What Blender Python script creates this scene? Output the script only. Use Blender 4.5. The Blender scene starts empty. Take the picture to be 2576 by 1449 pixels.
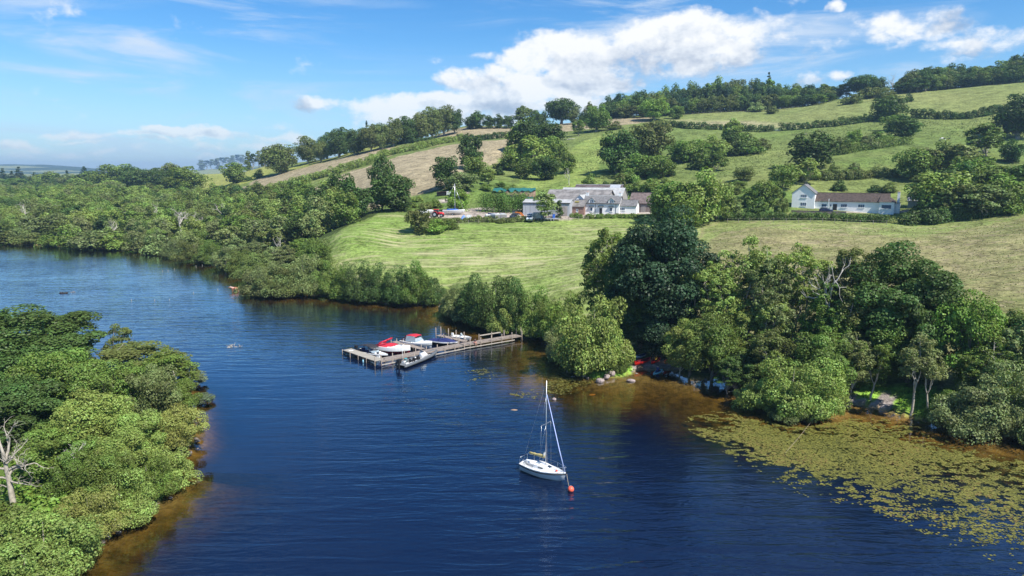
import bpy, math, random
import numpy as np
from math import radians, sin, cos, tan, atan2, pi, sqrt
random.seed(7)
rng = np.random.default_rng(7)
SC = bpy.context.scene
COL = SC.collection

# ------------------------------------------------------------------ camera
PITCH = radians(9.4)
CAMZ = 30.0
FPX = 1717.0            # focal length in units of a 2576 px wide frame
cam_d = bpy.data.cameras.new('camera')
cam = bpy.data.objects.new('camera', cam_d)
COL.objects.link(cam)
cam.location = (0, 0, CAMZ)
cam.rotation_euler = (radians(90) - PITCH, 0, 0)
cam_d.sensor_width = 36
cam_d.lens = 36 * FPX / 2576
cam_d.clip_start = 1
cam_d.clip_end = 20000
SC.camera = cam

# ------------------------------------------------------------------ sun and view
SUN_EL = radians(51)
SUN_H = (0.71, -0.70)     # horizontal direction towards the sun
n_ = sqrt(SUN_H[0]**2 + SUN_H[1]**2)
SV = (SUN_H[0]/n_*cos(SUN_EL), SUN_H[1]/n_*cos(SUN_EL), sin(SUN_EL))
sd = bpy.data.lights.new('sun', 'SUN')
sd.energy = 4.9
sd.angle = radians(0.53)
sd.color = (1.0, 0.955, 0.87)
so = bpy.data.objects.new('sun', sd)
COL.objects.link(so)
from mathutils import Vector
so.rotation_euler = Vector(SV).to_track_quat('Z', 'Y').to_euler()
SC.view_settings.view_transform = 'Standard'
SC.view_settings.look = 'None'
SC.view_settings.exposure = 0.63
SC.view_settings.gamma = 1
SC.view_settings.use_curve_mapping = False
SC.render.engine = 'CYCLES'
SC.cycles.max_bounces = 6
SC.cycles.diffuse_bounces = 3
SC.cycles.glossy_bounces = 2
SC.cycles.transmission_bounces = 3
SC.cycles.volume_bounces = 0
SC.cycles.transparent_max_bounces = 12
SC.cycles.caustics_reflective = False
SC.cycles.caustics_refractive = False
SC.cycles.use_denoising = True
SC.cycles.sample_clamp_indirect = 4.0

# ------------------------------------------------------------------ node helpers
class NT:
    def __init__(s, tree):
        s.t = tree; s.n = tree.nodes; s.l = tree.links
    def new(s, typ, **kw):
        nd = s.n.new(typ)
        for k, v in kw.items():
            setattr(nd, k, v)
        return nd
    def link(s, a, b): s.l.new(a, b)
    def math(s, op, a, b=None, c=None, clamp=False):
        nd = s.n.new('ShaderNodeMath'); nd.operation = op; nd.use_clamp = clamp
        for i, v in enumerate((a, b, c)):
            if v is None: continue
            if isinstance(v, (int, float)): nd.inputs[i].default_value = v
            else: s.l.new(v, nd.inputs[i])
        return nd.outputs[0]
    def vmath(s, op, a, b=None):
        nd = s.n.new('ShaderNodeVectorMath'); nd.operation = op
        for i, v in enumerate((a, b)):
            if v is None: continue
            if isinstance(v, (tuple, list)): nd.inputs[i].default_value = v
            else: s.l.new(v, nd.inputs[i])
        return nd.outputs[0]
    def mix(s, fac, a, b, mode='MIX'):
        nd = s.n.new('ShaderNodeMix'); nd.data_type = 'RGBA'; nd.blend_type = mode
        for i, v in ((0, fac), (6, a), (7, b)):
            if isinstance(v, (int, float)): nd.inputs[i].default_value = v
            elif isinstance(v, (tuple, list)): nd.inputs[i].default_value = tuple(v)[:3] + (1,)
            else: s.l.new(v, nd.inputs[i])
        return nd.outputs[2]
    def noise(s, vec, scale, detail=3, rough=0.5, dist=0.0, out=0, dims='3D'):
        nd = s.n.new('ShaderNodeTexNoise'); nd.noise_dimensions = dims
        nd.inputs['Scale'].default_value = scale
        nd.inputs['Detail'].default_value = detail
        nd.inputs['Roughness'].default_value = rough
        nd.inputs['Distortion'].default_value = dist
        if vec is not None: s.l.new(vec, nd.inputs['Vector'])
        return nd.outputs[out]
    def ramp(s, fac, stops):
        nd = s.n.new('ShaderNodeValToRGB')
        e = nd.color_ramp.elements
        while len(e) > 1: e.remove(e[-1])
        e[0].position = stops[0][0]; c = stops[0][1]
        e[0].color = (c, c, c, 1) if isinstance(c, (int, float)) else tuple(c) + (1,)
        for p, c in stops[1:]:
            k = e.new(p); k.color = (c, c, c, 1) if isinstance(c, (int, float)) else tuple(c) + (1,)
        s.l.new(fac, nd.inputs[0])
        return nd.outputs[0]
    def mapr(s, v, a, b, c=0.0, d=1.0, smooth=True):
        nd = s.n.new('ShaderNodeMapRange')
        nd.interpolation_type = 'SMOOTHSTEP' if smooth else 'LINEAR'
        nd.inputs[1].default_value = a; nd.inputs[2].default_value = b
        nd.inputs[3].default_value = c; nd.inputs[4].default_value = d
        s.l.new(v, nd.inputs[0])
        return nd.outputs[0]

# ------------------------------------------------------------------ sky
world = bpy.data.worlds.new('World')
SC.world = world
world.use_nodes = True
W = NT(world.node_tree)
W.n.clear()
out = W.new('ShaderNodeOutputWorld')
bg = W.new('ShaderNodeBackground')
SKY_STRENGTH = 0.088
bg.inputs[1].default_value = SKY_STRENGTH
W.link(bg.outputs[0], out.inputs[0])
sky = W.new('ShaderNodeTexSky')
sky.sky_type = 'NISHITA'
sky.sun_disc = False
sky.sun_elevation = SUN_EL
sky.sun_rotation = atan2(SUN_H[0], SUN_H[1])
sky.altitude = 0
sky.air_density = 1.0
sky.dust_density = 0.3
sky.ozone_density = 2.2
tc = W.new('ShaderNodeTexCoord')
D = tc.outputs['Generated']
sep = W.new('ShaderNodeSeparateXYZ'); W.link(D, sep.inputs[0])
dx, dy, dz = sep.outputs
AZ = W.math('ARCTAN2', dx, dy)                    # radians, + to the right
EL = W.math('ARCSINE', dz)
# clear-sky colour: a little more saturated than the bare model
hsv = W.new('ShaderNodeHueSaturation')
hsv.inputs['Saturation'].default_value = 1.38
hsv.inputs['Value'].default_value = 1.0
W.link(sky.outputs[0], hsv.inputs['Color'])
skyc = W.mix(1.0, hsv.outputs[0], (0.84, 1.03, 1.17), 'MULTIPLY')

def azel(u, v):
    """direction (azimuth, elevation) of a point of the sky"""
    x = (u-1288)/FPX; y = -(v-724.5)/FPX
    d = np.array([x, cos(PITCH) + y*sin(PITCH), -sin(PITCH) + y*cos(PITCH)])
    d /= np.linalg.norm(d)
    return atan2(d[0], d[1]), math.asin(d[2])

# cumulus: soft envelopes (u, v, half width, half height, weight) cut out by fractal noise
BLOBS = [
 (2180, 40, 160, 16, .35), (1760, 20, 200, 14, .25),
 (1740, 72, 100, 46, 1.0), (1850, 70, 110, 42, .8), (1640, 115, 120, 55, 1.0), (1560, 150, 120, 55, 1.0),
 (1420, 140, 130, 60, 1.0), (1330, 165, 60, 35, .8), (1500, 185, 160, 40, .9), (1760, 130, 160, 55, 1.0), (1950, 105, 80, 40, .55),
 (1230, 200, 90, 36, .9), (1150, 195, 70, 25, .75), (1350, 225, 170, 45, 1.0), (1500, 215, 100, 40, .95),
 (1250, 260, 170, 32, 1.0), (1080, 262, 120, 30, .95), (960, 275, 130, 28, .8), (820, 265, 120, 20, .65),
 (1450, 262, 160, 25, .8), (960, 300, 150, 18, .6), (1100, 300, 200, 26, .9), (780, 318, 130, 12, .4),
 (430, 330, 80, 13, .9), (545, 338, 100, 15, .9), (300, 338, 110, 11, .7), (190, 336, 80, 9, .6), (660, 345, 70, 13, .65), (350, 352, 220, 9, .55),
 (640, 362, 90, 16, .6), (480, 372, 230, 13, .5), (60, 365, 80, 16, .75), (250, 380, 120, 12, .55), (720, 350, 80, 20, .6),
 (120, 395, 160, 16, .3), (400, 400, 250, 16, .3),
 (2098, 12, 34, 18, .8), (2290, 72, 110, 42, .72), (2190, 80, 70, 30, .55), (2345, 45, 55, 32, .65), (2075, 122, 75, 30, .62),
 (2430, 105, 70, 30, .55), (2520, 95, 70, 36, .45), (1240, 140, 70, 14, .45), (1940, 165, 40, 14, .35),
 (2040, 200, 60, 24, .7), (2110, 190, 50, 18, .6), (2560, 120, 80, 40, .5), (2750, 140, 200, 60, .8), (3100, 60, 250, 60, .7),
 (-200, 360, 200, 24, .7), (-600, 330, 300, 40, .7), (2280, 120, 120, 20, .45),
]
sc_ = 1/FPX
wob = W.noise(D, 14.0, 4, .6, out=1)
wob = W.vmath('SUBTRACT', wob, (.5, .5, .5))
swob = W.new('ShaderNodeSeparateXYZ'); W.link(wob, swob.inputs[0])
AZw = W.math('ADD', AZ, W.math('MULTIPLY', swob.outputs[0], 0.075))
ELw = W.math('ADD', EL, W.math('MULTIPLY', swob.outputs[1], 0.036))
total = None; lower = None
for (u, v, hw, hh, wt) in BLOBS:
    a, e = azel(u, v)
    cu = cos(atan2((u-1288), FPX))
    sa = hw*sc_*cu*cu*1.0; se = hh*sc_*cu*.86; wt = wt*.93
    p = W.math('DIVIDE', W.math('SUBTRACT', AZw, a), sa)
    q = W.math('DIVIDE', W.math('SUBTRACT', ELw, e), se)
    r2 = W.math('ADD', W.math('MULTIPLY', p, p), W.math('MULTIPLY', q, q))
    g = W.math('MULTIPLY', W.math('SUBTRACT', 1.0, W.math('MULTIPLY', r2, .42), clamp=True), wt)
    g = W.math('MULTIPLY', g, g) if False else g
    sh = W.math('MULTIPLY', g, q)              # >0 in the upper part of the blob
    total = g if total is None else W.math('SMOOTH_MAX', total, g, .12)
    lower = sh if lower is None else W.math('ADD', lower, sh)
    cnt = g if lower is sh else W.math('ADD', cnt, g)
cv = W.new('ShaderNodeCombineXYZ')
W.link(W.math('MULTIPLY', AZ, 1.0), cv.inputs[0]); W.link(W.math('MULTIPLY', EL, 1.55), cv.inputs[1])
n1 = W.noise(cv.outputs[0], 15.0, 9, .60)
# the same noise looked up a little towards the sun gives relief
cv2 = W.vmath('ADD', cv.outputs[0], (0.010, 0.018, 0))
n2 = W.noise(cv2, 15.0, 9, .60)
dens = W.math('ADD', total, W.math('MULTIPLY', W.math('SUBTRACT', n1, .5), 1.9))
cover = W.mapr(dens, .28, .74)
cv3 = W.vmath('ADD', cv.outputs[0], (0.022, 0.040, 0))
relief = W.math('ADD', W.math('MULTIPLY', W.math('SUBTRACT', n1, n2), 2.0), W.math('MULTIPLY', W.math('SUBTRACT', W.noise(cv.outputs[0], 8.0, 5, .5), W.noise(cv3, 8.0, 5, .5)), 2.2))
hgt = W.math('DIVIDE', lower, W.math('MAXIMUM', cnt, .05))
lit = W.math('ADD', W.math('ADD', W.math('MULTIPLY', hgt, .62), .66), relief)
n3 = W.noise(cv.outputs[0], 5.0, 3, .5)
lit = W.math('SUBTRACT', lit, W.math('MULTIPLY', W.mapr(dens, .62, 1.15), .22))
lit = W.math('ADD', lit, W.math('MULTIPLY', W.math('SUBTRACT', n3, .5), .9))
lit = W.math('ADD', lit, .20)
# wisps of high cirrus
rot = W.new('ShaderNodeMapping'); rot.inputs['Rotation'].default_value = (0, 0, radians(-13)); rot.inputs['Scale'].default_value = (2.2, 9.0, 1)
W.link(cv.outputs[0], rot.inputs[0])
ci = W.noise(rot.outputs[0], 1.3, 6, .62, 1.1)
cim = W.mapr(ci, .44, .78)
cib = W.noise(cv.outputs[0], 3.0, 2, .5)
right_more = W.mapr(AZ, -0.2, .3, .30, 1.0)
left_some = W.mapr(W.math('ABSOLUTE', W.math('ADD', AZ, .5)), .05, .35, .55, 0)
cirrus = W.math('MULTIPLY', W.math('MULTIPLY', cim, W.mapr(cib, .28, .55)), W.math('ADD', right_more, left_some))
cirrus = W.math('MULTIPLY', cirrus, 1.0)
k = 1/SKY_STRENGTH
ccol = W.ramp(lit, [(0.0, (.30*k*.1, .34*k*.1, .44*k*.1)), (1.0, (.1, .1, .1))])
CL = W.ramp(lit, [(.10, (.40, .46, .58)), (.40, (.56, .62, .72)), (.66, (.80, .84, .89)), (.90, (1.0, 1.0, .99))])
CLs = W.new('ShaderNodeVectorMath', operation='SCALE'); CLs.inputs['Scale'].default_value = k*.70
W.link(CL, CLs.inputs[0])
c0 = W.mix(cirrus, skyc, (.62*k*.8, .70*k*.8, .80*k*.8))
hz = W.mapr(EL, -.02, .20, .48, 0)
c0b = W.mix(hz, c0, (.36*k*.8, .55*k*.8, .84*k*.8))
c1 = W.mix(W.math('MULTIPLY', cover, W.mapr(EL, 0.0, .16, .60, .96)), c0b, CLs.outputs[0])
W.link(c1, bg.inputs[0])

# ------------------------------------------------------------------ pixel rays (used only to survey the site from the photograph)
def ray(u, v):
    x = (np.asarray(u, float)-1288)/FPX; y = -(np.asarray(v, float)-724.5)/FPX
    return x, cos(PITCH) + y*sin(PITCH), -sin(PITCH) + y*cos(PITCH)
def PZ(u, v, z=0.0):
    x, y, w = ray(u, v)
    t = (z-CAMZ)/w
    return np.array([x*t, y*t])
def slope(v):
    x, y, w = ray(1288, v); return w/y
def toP(x, y, z):
    zz = z-CAMZ
    f = y*cos(PITCH) - zz*sin(PITCH); up = y*sin(PITCH) + zz*cos(PITCH)
    return 1288 + FPX*x/f, 724.5 - FPX*up/f

# ------------------------------------------------------------------ shorelines (z = 0)
def wpoly(pts): return np.array([PZ(u, v) for u, v in pts])
SHORE = [(-700,596),(-300,600),(0,612),(130,618),(200,624),(300,627),(400,637),(460,650),(510,660),(560,672),(600,682),(622,700),(640,722),(680,745),(740,744),(800,742),(900,756),(1000,764),(1080,766),(1108,760),
 (1118,778),(1150,803),(1200,820),(1240,832),(1300,842),(1370,850),(1405,880),(1430,915),(1445,938),(1490,951),(1520,951),(1560,948),(1590,938),(1612,926),(1640,930),(1680,928),(1710,940),(1740,955),(1780,955),(1810,948),
 (1850,945),(1880,955),(1910,990),(1950,1022),(2000,1040),(2060,1040),(2100,1022),(2120,1014),(2170,1018),(2230,1034),(2270,1044),(2330,1060),(2400,1078),(2480,1092),(2576,1102),(2800,1130),(3200,1160)]
shore = wpoly(SHORE)
lake = np.vstack([shore, [[170, 20], [170, -60], [-900, -60], [-900, 320]]])
ISLE = [(-900,1700),(60,1600),(100,1475),(150,1440),(200,1385),(275,1335),(350,1295),(405,1260),(420,1240),(410,1195),(440,1160),(478,1125),(482,1060),(478,990),(440,962),(300,945),(100,925),(-100,915),(-500,900),(-1300,930)]
isle = wpoly(ISLE)

def inside(px, py, poly):
    r = np.zeros(px.shape, bool)
    n = len(poly); j = n-1
    for i in range(n):
        xi, yi = poly[i]; xj, yj = poly[j]
        c = ((yi > py) != (yj > py)) & (px < (xj-xi)*(py-yi)/((yj-yi) if yj != yi else 1e-9) + xi)
        r ^= c; j = i
    return r
def pdist(px, py, poly, closed=True):
    d = np.full(px.shape, 1e9)
    n = len(poly)
    for i in range(n if closed else n-1):
        a = poly[i]; b = poly[(i+1) % n]
        ab = b-a; L = (ab**2).sum() + 1e-12
        t = np.clip(((px-a[0])*ab[0]+(py-a[1])*ab[1])/L, 0, 1)
        d = np.minimum(d, (px-a[0]-t*ab[0])**2+(py-a[1]-t*ab[1])**2)
    return np.sqrt(d)

# ------------------------------------------------------------------ terrain heights
CP = []    # (a = x/y, b = ln y, z)
def cpv(u, v, Y):
    x, y, w = ray(u, v); CP.append((x/y, math.log(Y), CAMZ + w/y*Y))
def cpz(u, Y, z):
    x, y, w = ray(u, 500); CP.append((x/y, math.log(Y), z))
for u in (-900, -300, 0): 
    cpz(u, 330, 1.5); cpz(u, 440, 4); cpz(u, 600, 8); cpz(u, 850, 11); cpz(u, 1400, 14); cpz(u, 3000, 25)
cpz(300, 310, 1.5); cpz(300, 440, 6.5); cpz(300, 520, 11); cpz(300, 800, 14); cpz(300, 1500, 15); cpz(300, 3000, 25)
for u in (0, 60, 130): cpv(u, 417, 5600)
cpv(-300, 410, 5600); cpv(-900, 405, 5600); cpv(210, 424, 5600); cpv(320, 432, 5600); cpv(600, 430, 5600); cpv(100, 430, 4600); cpv(350, 434, 4600); cpz(1000, 5600, 120); cpz(1800, 5600, 120); cpz(2600, 5600, 120)
for u in (-900, 0, 300, 1200, 2600): cpz(u, 8500, 20)
cpz(500, 250, 1.2); cpz(500, 330, 2.5); cpz(500, 420, 6.5); cpv(520, 492, 520); cpv(560, 455, 640); cpv(650, 425, 640); cpz(520, 900, 30); cpz(500, 1500, 20)
cpv(600, 472, 510); cpv(700, 482, 430); cpv(700, 450, 500); cpv(700, 433, 560); cpv(800, 480, 380); cpz(680, 230, 3); cpz(650, 330, 6)
cpv(775, 410, 590); cpv(850, 396, 590); cpv(850, 450, 400); cpv(900, 500, 320); cpv(950, 470, 320); cpv(950, 412, 430); cpv(1000, 362, 580); cpv(1100, 342, 580); cpv(1000, 392, 450); cpv(930, 372, 560)
cpz(770, 200, 5); cpv(850, 590, 205); cpv(900, 556, 235); cpz(760, 260, 9); cpv(950, 541, 238); cpv(1050, 500, 285); cpv(1070, 460, 310); cpv(1150, 470, 285); cpv(1150, 395, 400); cpv(1250, 370, 410)
cpv(1160, 321, 600); cpv(1290, 321, 600); cpv(1200, 350, 500)
cpv(1100, 548, 232); cpv(1200, 552, 228); cpv(1330, 553, 226); cpv(1450, 550, 228); cpv(1550, 543, 230); cpv(1640, 545, 228)
cpv(1200, 515, 262); cpv(1330, 520, 258); cpz(1400, 262, 17.6); cpz(1450, 262, 17.4); cpz(1560, 262, 17.4); cpz(1500, 278, 18.6); cpv(1350, 488, 285); cpv(1500, 478, 296); cpv(1600, 485, 285)
cpv(1000, 600, 205); cpv(1000, 650, 182); cpv(1150, 600, 204); cpv(1150, 700, 160); cpv(1300, 600, 203); cpv(1300, 650, 180); cpv(1300, 720, 155); cpv(1480, 600, 200); cpv(1480, 700, 150)
cpz(1450, 128, 2.0); cpz(1550, 112, 1.6); cpz(1700, 112, 1.8)
cpv(1320, 455, 320); cpv(1320, 400, 395); cpv(1450, 440, 330); cpv(1450, 470, 292); cpv(1450, 350, 440); cpv(1440, 325, 520); cpv(1400, 312, 590); cpv(1550, 440, 320); cpv(1550, 330, 460); cpv(1560, 296, 560); cpv(1500, 300, 590)
cpv(1700, 400, 355); cpv(1700, 500, 268); cpv(1700, 300, 520); cpv(1700, 284, 570); cpv(1830, 278, 565); cpv(1700, 322, 440); cpv(1850, 440, 300); cpv(1850, 380, 375); cpv(1850, 332, 430); cpv(1850, 480, 265)
cpv(1800, 540, 222); cpv(1800, 575, 200); cpv(1800, 650, 155)
cpv(1950, 330, 425); cpv(1950, 440, 290); cpv(1950, 500, 240); cpv(1950, 290, 500); cpv(2030, 265, 560)
cpv(2130, 520, 226); cpv(2000, 533, 214); cpv(2130, 533, 213); cpv(2280, 533, 212); cpv(2130, 560, 196); cpv(2130, 470, 262); cpv(2200, 430, 285); cpv(2200, 365, 345); cpv(2230, 305, 420); cpv(2120, 320, 410); cpv(2150, 245, 540); cpv(2270, 228, 550)
cpv(2400, 540, 200); cpv(2400, 600, 168); cpv(2400, 700, 130); cpv(2300, 480, 250); cpv(2400, 410, 290); cpv(2380, 350, 345); cpv(2400, 298, 405); cpv(2400, 222, 540)
cpv(2560, 520, 200); cpv(2560, 600, 160); cpv(2560, 700, 125); cpv(2560, 790, 104); cpv(2570, 430, 270); cpv(2560, 350, 340); cpv(2576, 275, 400); cpv(2576, 208, 510)
cpv(2150, 650, 150); cpv(2150, 750, 116); cpz(2000, 100, 2.5); cpz(2300, 88, 1.5); cpz(2500, 84, 2.2); cpv(2300, 800, 104); cpz(2560, 82, 1.8)
for u in (3000, 3600):
    cpz(u, 80, 2); cpz(u, 105, 8); cpz(u, 160, 16); cpz(u, 220, 20); cpz(u, 340, 44); cpz(u, 500, 90)
for u, z in ((1160, 50), (1500, 62), (1800, 75), (2150, 88), (2400, 92), (2700, 92), (3300, 92)):
    cpz(u, 760, z); cpz(u, 1300, z*.6); cpz(u, 3000, 60)
cpz(800, 900, 30); cpz(800, 1500, 22)
for u in (-900, -200, 300, 900, 1300, 1700, 2200, 2700, 3600): cpz(u, 26, 1.0)
cpz(-900, 200, 1); cpz(-200, 200, 1); cpz(200, 150, 1); cpz(600, 120, 1); cpz(900, 90, 1); cpz(1000, 140, 2)
CP = np.array(CP)
def phi(r2): return .5*r2*np.log(r2+1e-9)
S_ = np.array([1.0, 0.55])
def kern(A, B):
    d = (A[:, None, :]-B[None, :, :])
    return phi((d**2).sum(-1))
Pc = CP[:, :2]*S_
n = len(CP)
K = kern(Pc, Pc) + np.eye(n)*2e-5
T_ = np.hstack([np.ones((n, 1)), Pc])
Amat = np.block([[K, T_], [T_.T, np.zeros((3, 3))]])
sol = np.linalg.solve(Amat, np.concatenate([CP[:, 2], np.zeros(3)]))
NA, NB = 520, 470
ga = np.linspace(-1.35, 1.35, NA)
gb = np.linspace(math.log(24), math.log(8500), NB)
GA, GB = np.meshgrid(ga, gb, indexing='ij')
pts = np.stack([GA.ravel(), GB.ravel()], 1)*S_
zz = np.empty(len(pts))
for i in range(0, len(pts), 20000):
    q = pts[i:i+20000]
    zz[i:i+20000] = kern(q, Pc) @ sol[:n] + np.hstack([np.ones((len(q), 1)), q]) @ sol[n:]
ZL = zz.reshape(GA.shape)
GY = np.exp(GB); GX = GA*GY
inl = inside(GX, GY, lake) & ~inside(GX, GY, isle)
ds = np.minimum(pdist(GX, GY, shore, False), pdist(GX, GY, isle))
near_isle = inside(GX, GY, isle)
r1 = np.random.default_rng(3)
def vnoise(x, y, s, seed=0):
    """smooth value noise, numpy"""
    r = np.random.default_rng(seed); tab = r.random((257, 257))
    X = x/s; Y = y/s; xi = np.floor(X).astype(int); yi = np.floor(Y).astype(int)
    fx = X-xi; fy = Y-yi; fx = fx*fx*(3-2*fx); fy = fy*fy*(3-2*fy)
    a = tab[xi % 256, yi % 256]; b = tab[(xi+1) % 256, yi % 256]; c = tab[xi % 256, (yi+1) % 256]; d = tab[(xi+1) % 256, (yi+1) % 256]
    return (a*(1-fx)+b*fx)*(1-fy)+(c*(1-fx)+d*fx)*fy
_bc = PZ(1690, 1030); _bd = PZ(2250, 1140)
shal = np.maximum(np.exp(-((GX-_bc[0])/33)**2-((GY-_bc[1])/30)**2), np.exp(-((GX-_bd[0])/26)**2-((GY-_bd[1])/15)**2))
ds_i = pdist(GX, GY, isle); ds_s = pdist(GX, GY, shore, False)
kk = np.where(ds_s < ds_i, .085, np.where(GY < 66, .14, .34))*(1-.62*shal)
bed = -np.minimum(0.10 + kk*ds + .0016*ds**2, 7.0) - .25*vnoise(GX, GY, 9, 5)*np.clip(ds/6, 0, 1)
land = np.maximum(ZL, 0.7)*(1-np.exp(-ds/9.0)) + np.minimum(ds, .35)*1.2
land = np.where(near_isle, .35*(ds > .3) + 1.1*(1-np.exp(-ds/6)), land)
land = land + (vnoise(GX, GY, 14, 1)-.5)*.7*np.clip(ds/25, 0, 1) + (vnoise(GX, GY, 45, 2)-.5)*1.6*np.clip((ds-20)/60, 0, 1)
far = np.clip((GY-1500)/3000, 0, 1)
land = land + (vnoise(GX, GY, 420, 9)-.5)*34*far + (vnoise(GX, GY, 150, 19)-.5)*14*far
# the farm stands on a levelled yard cut into the hill
_sm = lambda t: np.clip(t, 0, 1)**2*(3-2*np.clip(t, 0, 1))
yw = _sm((GA-.035)/.02)*_sm((.215-GA)/.02)*_sm((GY-236)/6)*_sm((291-GY)/6)
land = land*(1-yw) + np.minimum(land, 16.2+.012*(GY-236))*yw
ZG = np.where(inl, bed, land)
def HT(x, y):
    x = np.asarray(x, float); y = np.maximum(np.asarray(y, float), 24.01)
    fa = np.clip((x/y-ga[0])/(ga[1]-ga[0]), 0, NA-1.001); fb = np.clip((np.log(y)-gb[0])/(gb[1]-gb[0]), 0, NB-1.001)
    i = fa.astype(int); j = fb.astype(int); p = fa-i; q = fb-j
    return (ZG[i, j]*(1-p)+ZG[i+1, j]*p)*(1-q)+(ZG[i, j+1]*(1-p)+ZG[i+1, j+1]*p)*q
_ts = np.exp(np.linspace(math.log(25), math.log(8000), 1600))
def GR(u, v, water=False):
    """the ground point seen at (u, v)"""
    x, y, w = ray(u, v)
    X = x/y*_ts; Z = CAMZ + w/y*_ts
    h = HT(X, _ts)
    if water: h = np.maximum(h, 0)
    k = np.argmax(Z < h)
    if k == 0: k = int(np.argmin(Z-h))
    lo, hi = _ts[max(k-1, 0)], _ts[k]
    for _ in range(20):
        m = .5*(lo+hi); hm = float(HT(x/y*m, m)); hm = max(hm, 0) if water else hm
        if CAMZ+w/y*m < hm: hi = m
        else: lo = m
    return np.array([x/y*hi, hi, float(HT(x/y*hi, hi))])
def gpoly(pts, step=40):
    o = []
    for i in range(len(pts)):
        a = pts[i]; b = pts[(i+1) % len(pts)]
        k = max(1, int(math.hypot(a[0]-b[0], a[1]-b[1])/step))
        for j in range(k):
            g = GR(a[0]+(b[0]-a[0])*j/k, a[1]+(b[1]-a[1])*j/k); o.append(g[:2])
    return np.array(o)

# ------------------------------------------------------------------ materials
MATS = {}
def mat(name, color, rough=.7, metal=0.0, var=0.0, vscale=3.0, bump=0.0, bscale=20.0, spec=.4, stretch=None):
    if name in MATS: return MATS[name]
    m = bpy.data.materials.new(name); m.use_nodes = True
    T = NT(m.node_tree); b = T.n['Principled BSDF']
    b.inputs['Roughness'].default_value = rough; b.inputs['Metallic'].default_value = metal
    b.inputs['Specular IOR Level'].default_value = spec
    if var > 0:
        t = T.new('ShaderNodeTexCoord'); vec = t.outputs['Object']
        if stretch:
            mp = T.new('ShaderNodeMapping'); mp.inputs['Scale'].default_value = stretch; T.link(vec, mp.inputs[0]); vec = mp.outputs[0]
        f = T.noise(vec, vscale, 5, .65)
        f = T.mapr(f, .28, .72, 1-var, 1+var*.7)
        c = T.new('ShaderNodeVectorMath', operation='SCALE'); c.inputs[0].default_value = color; T.link(f, c.inputs['Scale'])
        T.link(c.outputs[0], b.inputs['Base Color'])
    else:
        b.inputs['Base Color'].default_value = tuple(color)+(1,)
    if bump > 0:
        t = T.new('ShaderNodeTexCoord')
        bp = T.new('ShaderNodeBump'); bp.inputs['Strength'].default_value = 1; bp.inputs['Distance'].default_value = bump
        T.link(T.noise(t.outputs['Object'], bscale, 4, .6), bp.inputs['Height']); T.link(bp.outputs[0], b.inputs['Normal'])
    MATS[name] = m
    return m

def tag(o, label=None, cat=None, group=None, kind=None):
    if label: o['label'] = label
    if cat: o['category'] = cat
    if group: o['group'] = group
    if kind: o['kind'] = kind
    return o
def link(o, parent=None):
    COL.objects.link(o)
    if parent: o.parent = parent
    return o
def fast_mesh(name, V, F, mats=(), smooth=False, attrs=None):
    """V (n,3), F (m,k) with one k"""
    me = bpy.data.meshes.new(name)
    V = np.asarray(V, np.float32); F = np.asarray(F, np.int32); k = F.shape[1]
    me.vertices.add(len(V)); me.vertices.foreach_set('co', V.ravel())
    me.loops.add(F.size); me.loops.foreach_set('vertex_index', F.ravel())
    me.polygons.add(len(F)); me.polygons.foreach_set('loop_start', np.arange(0, F.size, k, dtype=np.int32))
    me.polygons.foreach_set('loop_total', np.full(len(F), k, np.int32))
    if smooth: me.polygons.foreach_set('use_smooth', np.ones(len(F), bool))
    me.update(calc_edges=True)
    for m in mats: me.materials.append(m)
    if attrs:
        for nm, (typ, arr) in attrs.items():
            a = me.attributes.new(nm, typ, 'POINT')
            a.data.foreach_set('value' if typ == 'FLOAT' else 'color', np.asarray(arr, np.float32).ravel())
    me.validate()
    return me
def grid_faces(na, nb):
    i = np.arange(na-1)[:, None]*nb + np.arange(nb-1)[None, :]
    i = i.ravel()
    return np.stack([i, i+nb, i+nb+1, i+1], 1)

# ------------------------------------------------------------------ ground colours: what grows or lies where
def apoly(pts):      # polygon of points surveyed on the ground -> (a, b) coordinates
    g = gpoly(pts); return np.stack([g[:, 0]/g[:, 1], np.log(g[:, 1])], 1)
Q1 = vnoise(GX, GY, 6, 11); Q2 = vnoise(GX, GY, 22, 12); Q3 = vnoise(GX, GY, 70, 13); Q4 = vnoise(GX, GY, 2.5, 14)
JA = GA + (vnoise(GX, GY, 12, 21)-.5)*.010; JB = GB + (vnoise(GX, GY, 12, 22)-.5)*.012
def region(pts, jit=True):
    P = apoly(pts)
    return inside(JA if jit else GA, JB if jit else GB, P)
def lerp3(a, b, t): return np.array(a)[None, None, :]*(1-t[..., None]) + np.array(b)[None, None, :]*t[..., None]
past = lerp3((.095, .145, .038), (.185, .21, .068), np.clip(.62*Q2+.5*Q3-.1, 0, 1))
rough = lerp3((.075, .13, .03), (.17, .24, .06), Q1*.6+Q2*.4)
C = past.copy()
gull = np.clip((vnoise(GX, GY, 38, 31)*.6+Q1*.4-.56)*7, 0, 1)*((GY < 420) & (GY > 235))
C = C*(1-gull[..., None]*.6) + rough*gull[..., None]*.6
wood_floor = lerp3((.04, .06, .02), (.08, .11, .035), Q1)
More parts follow.
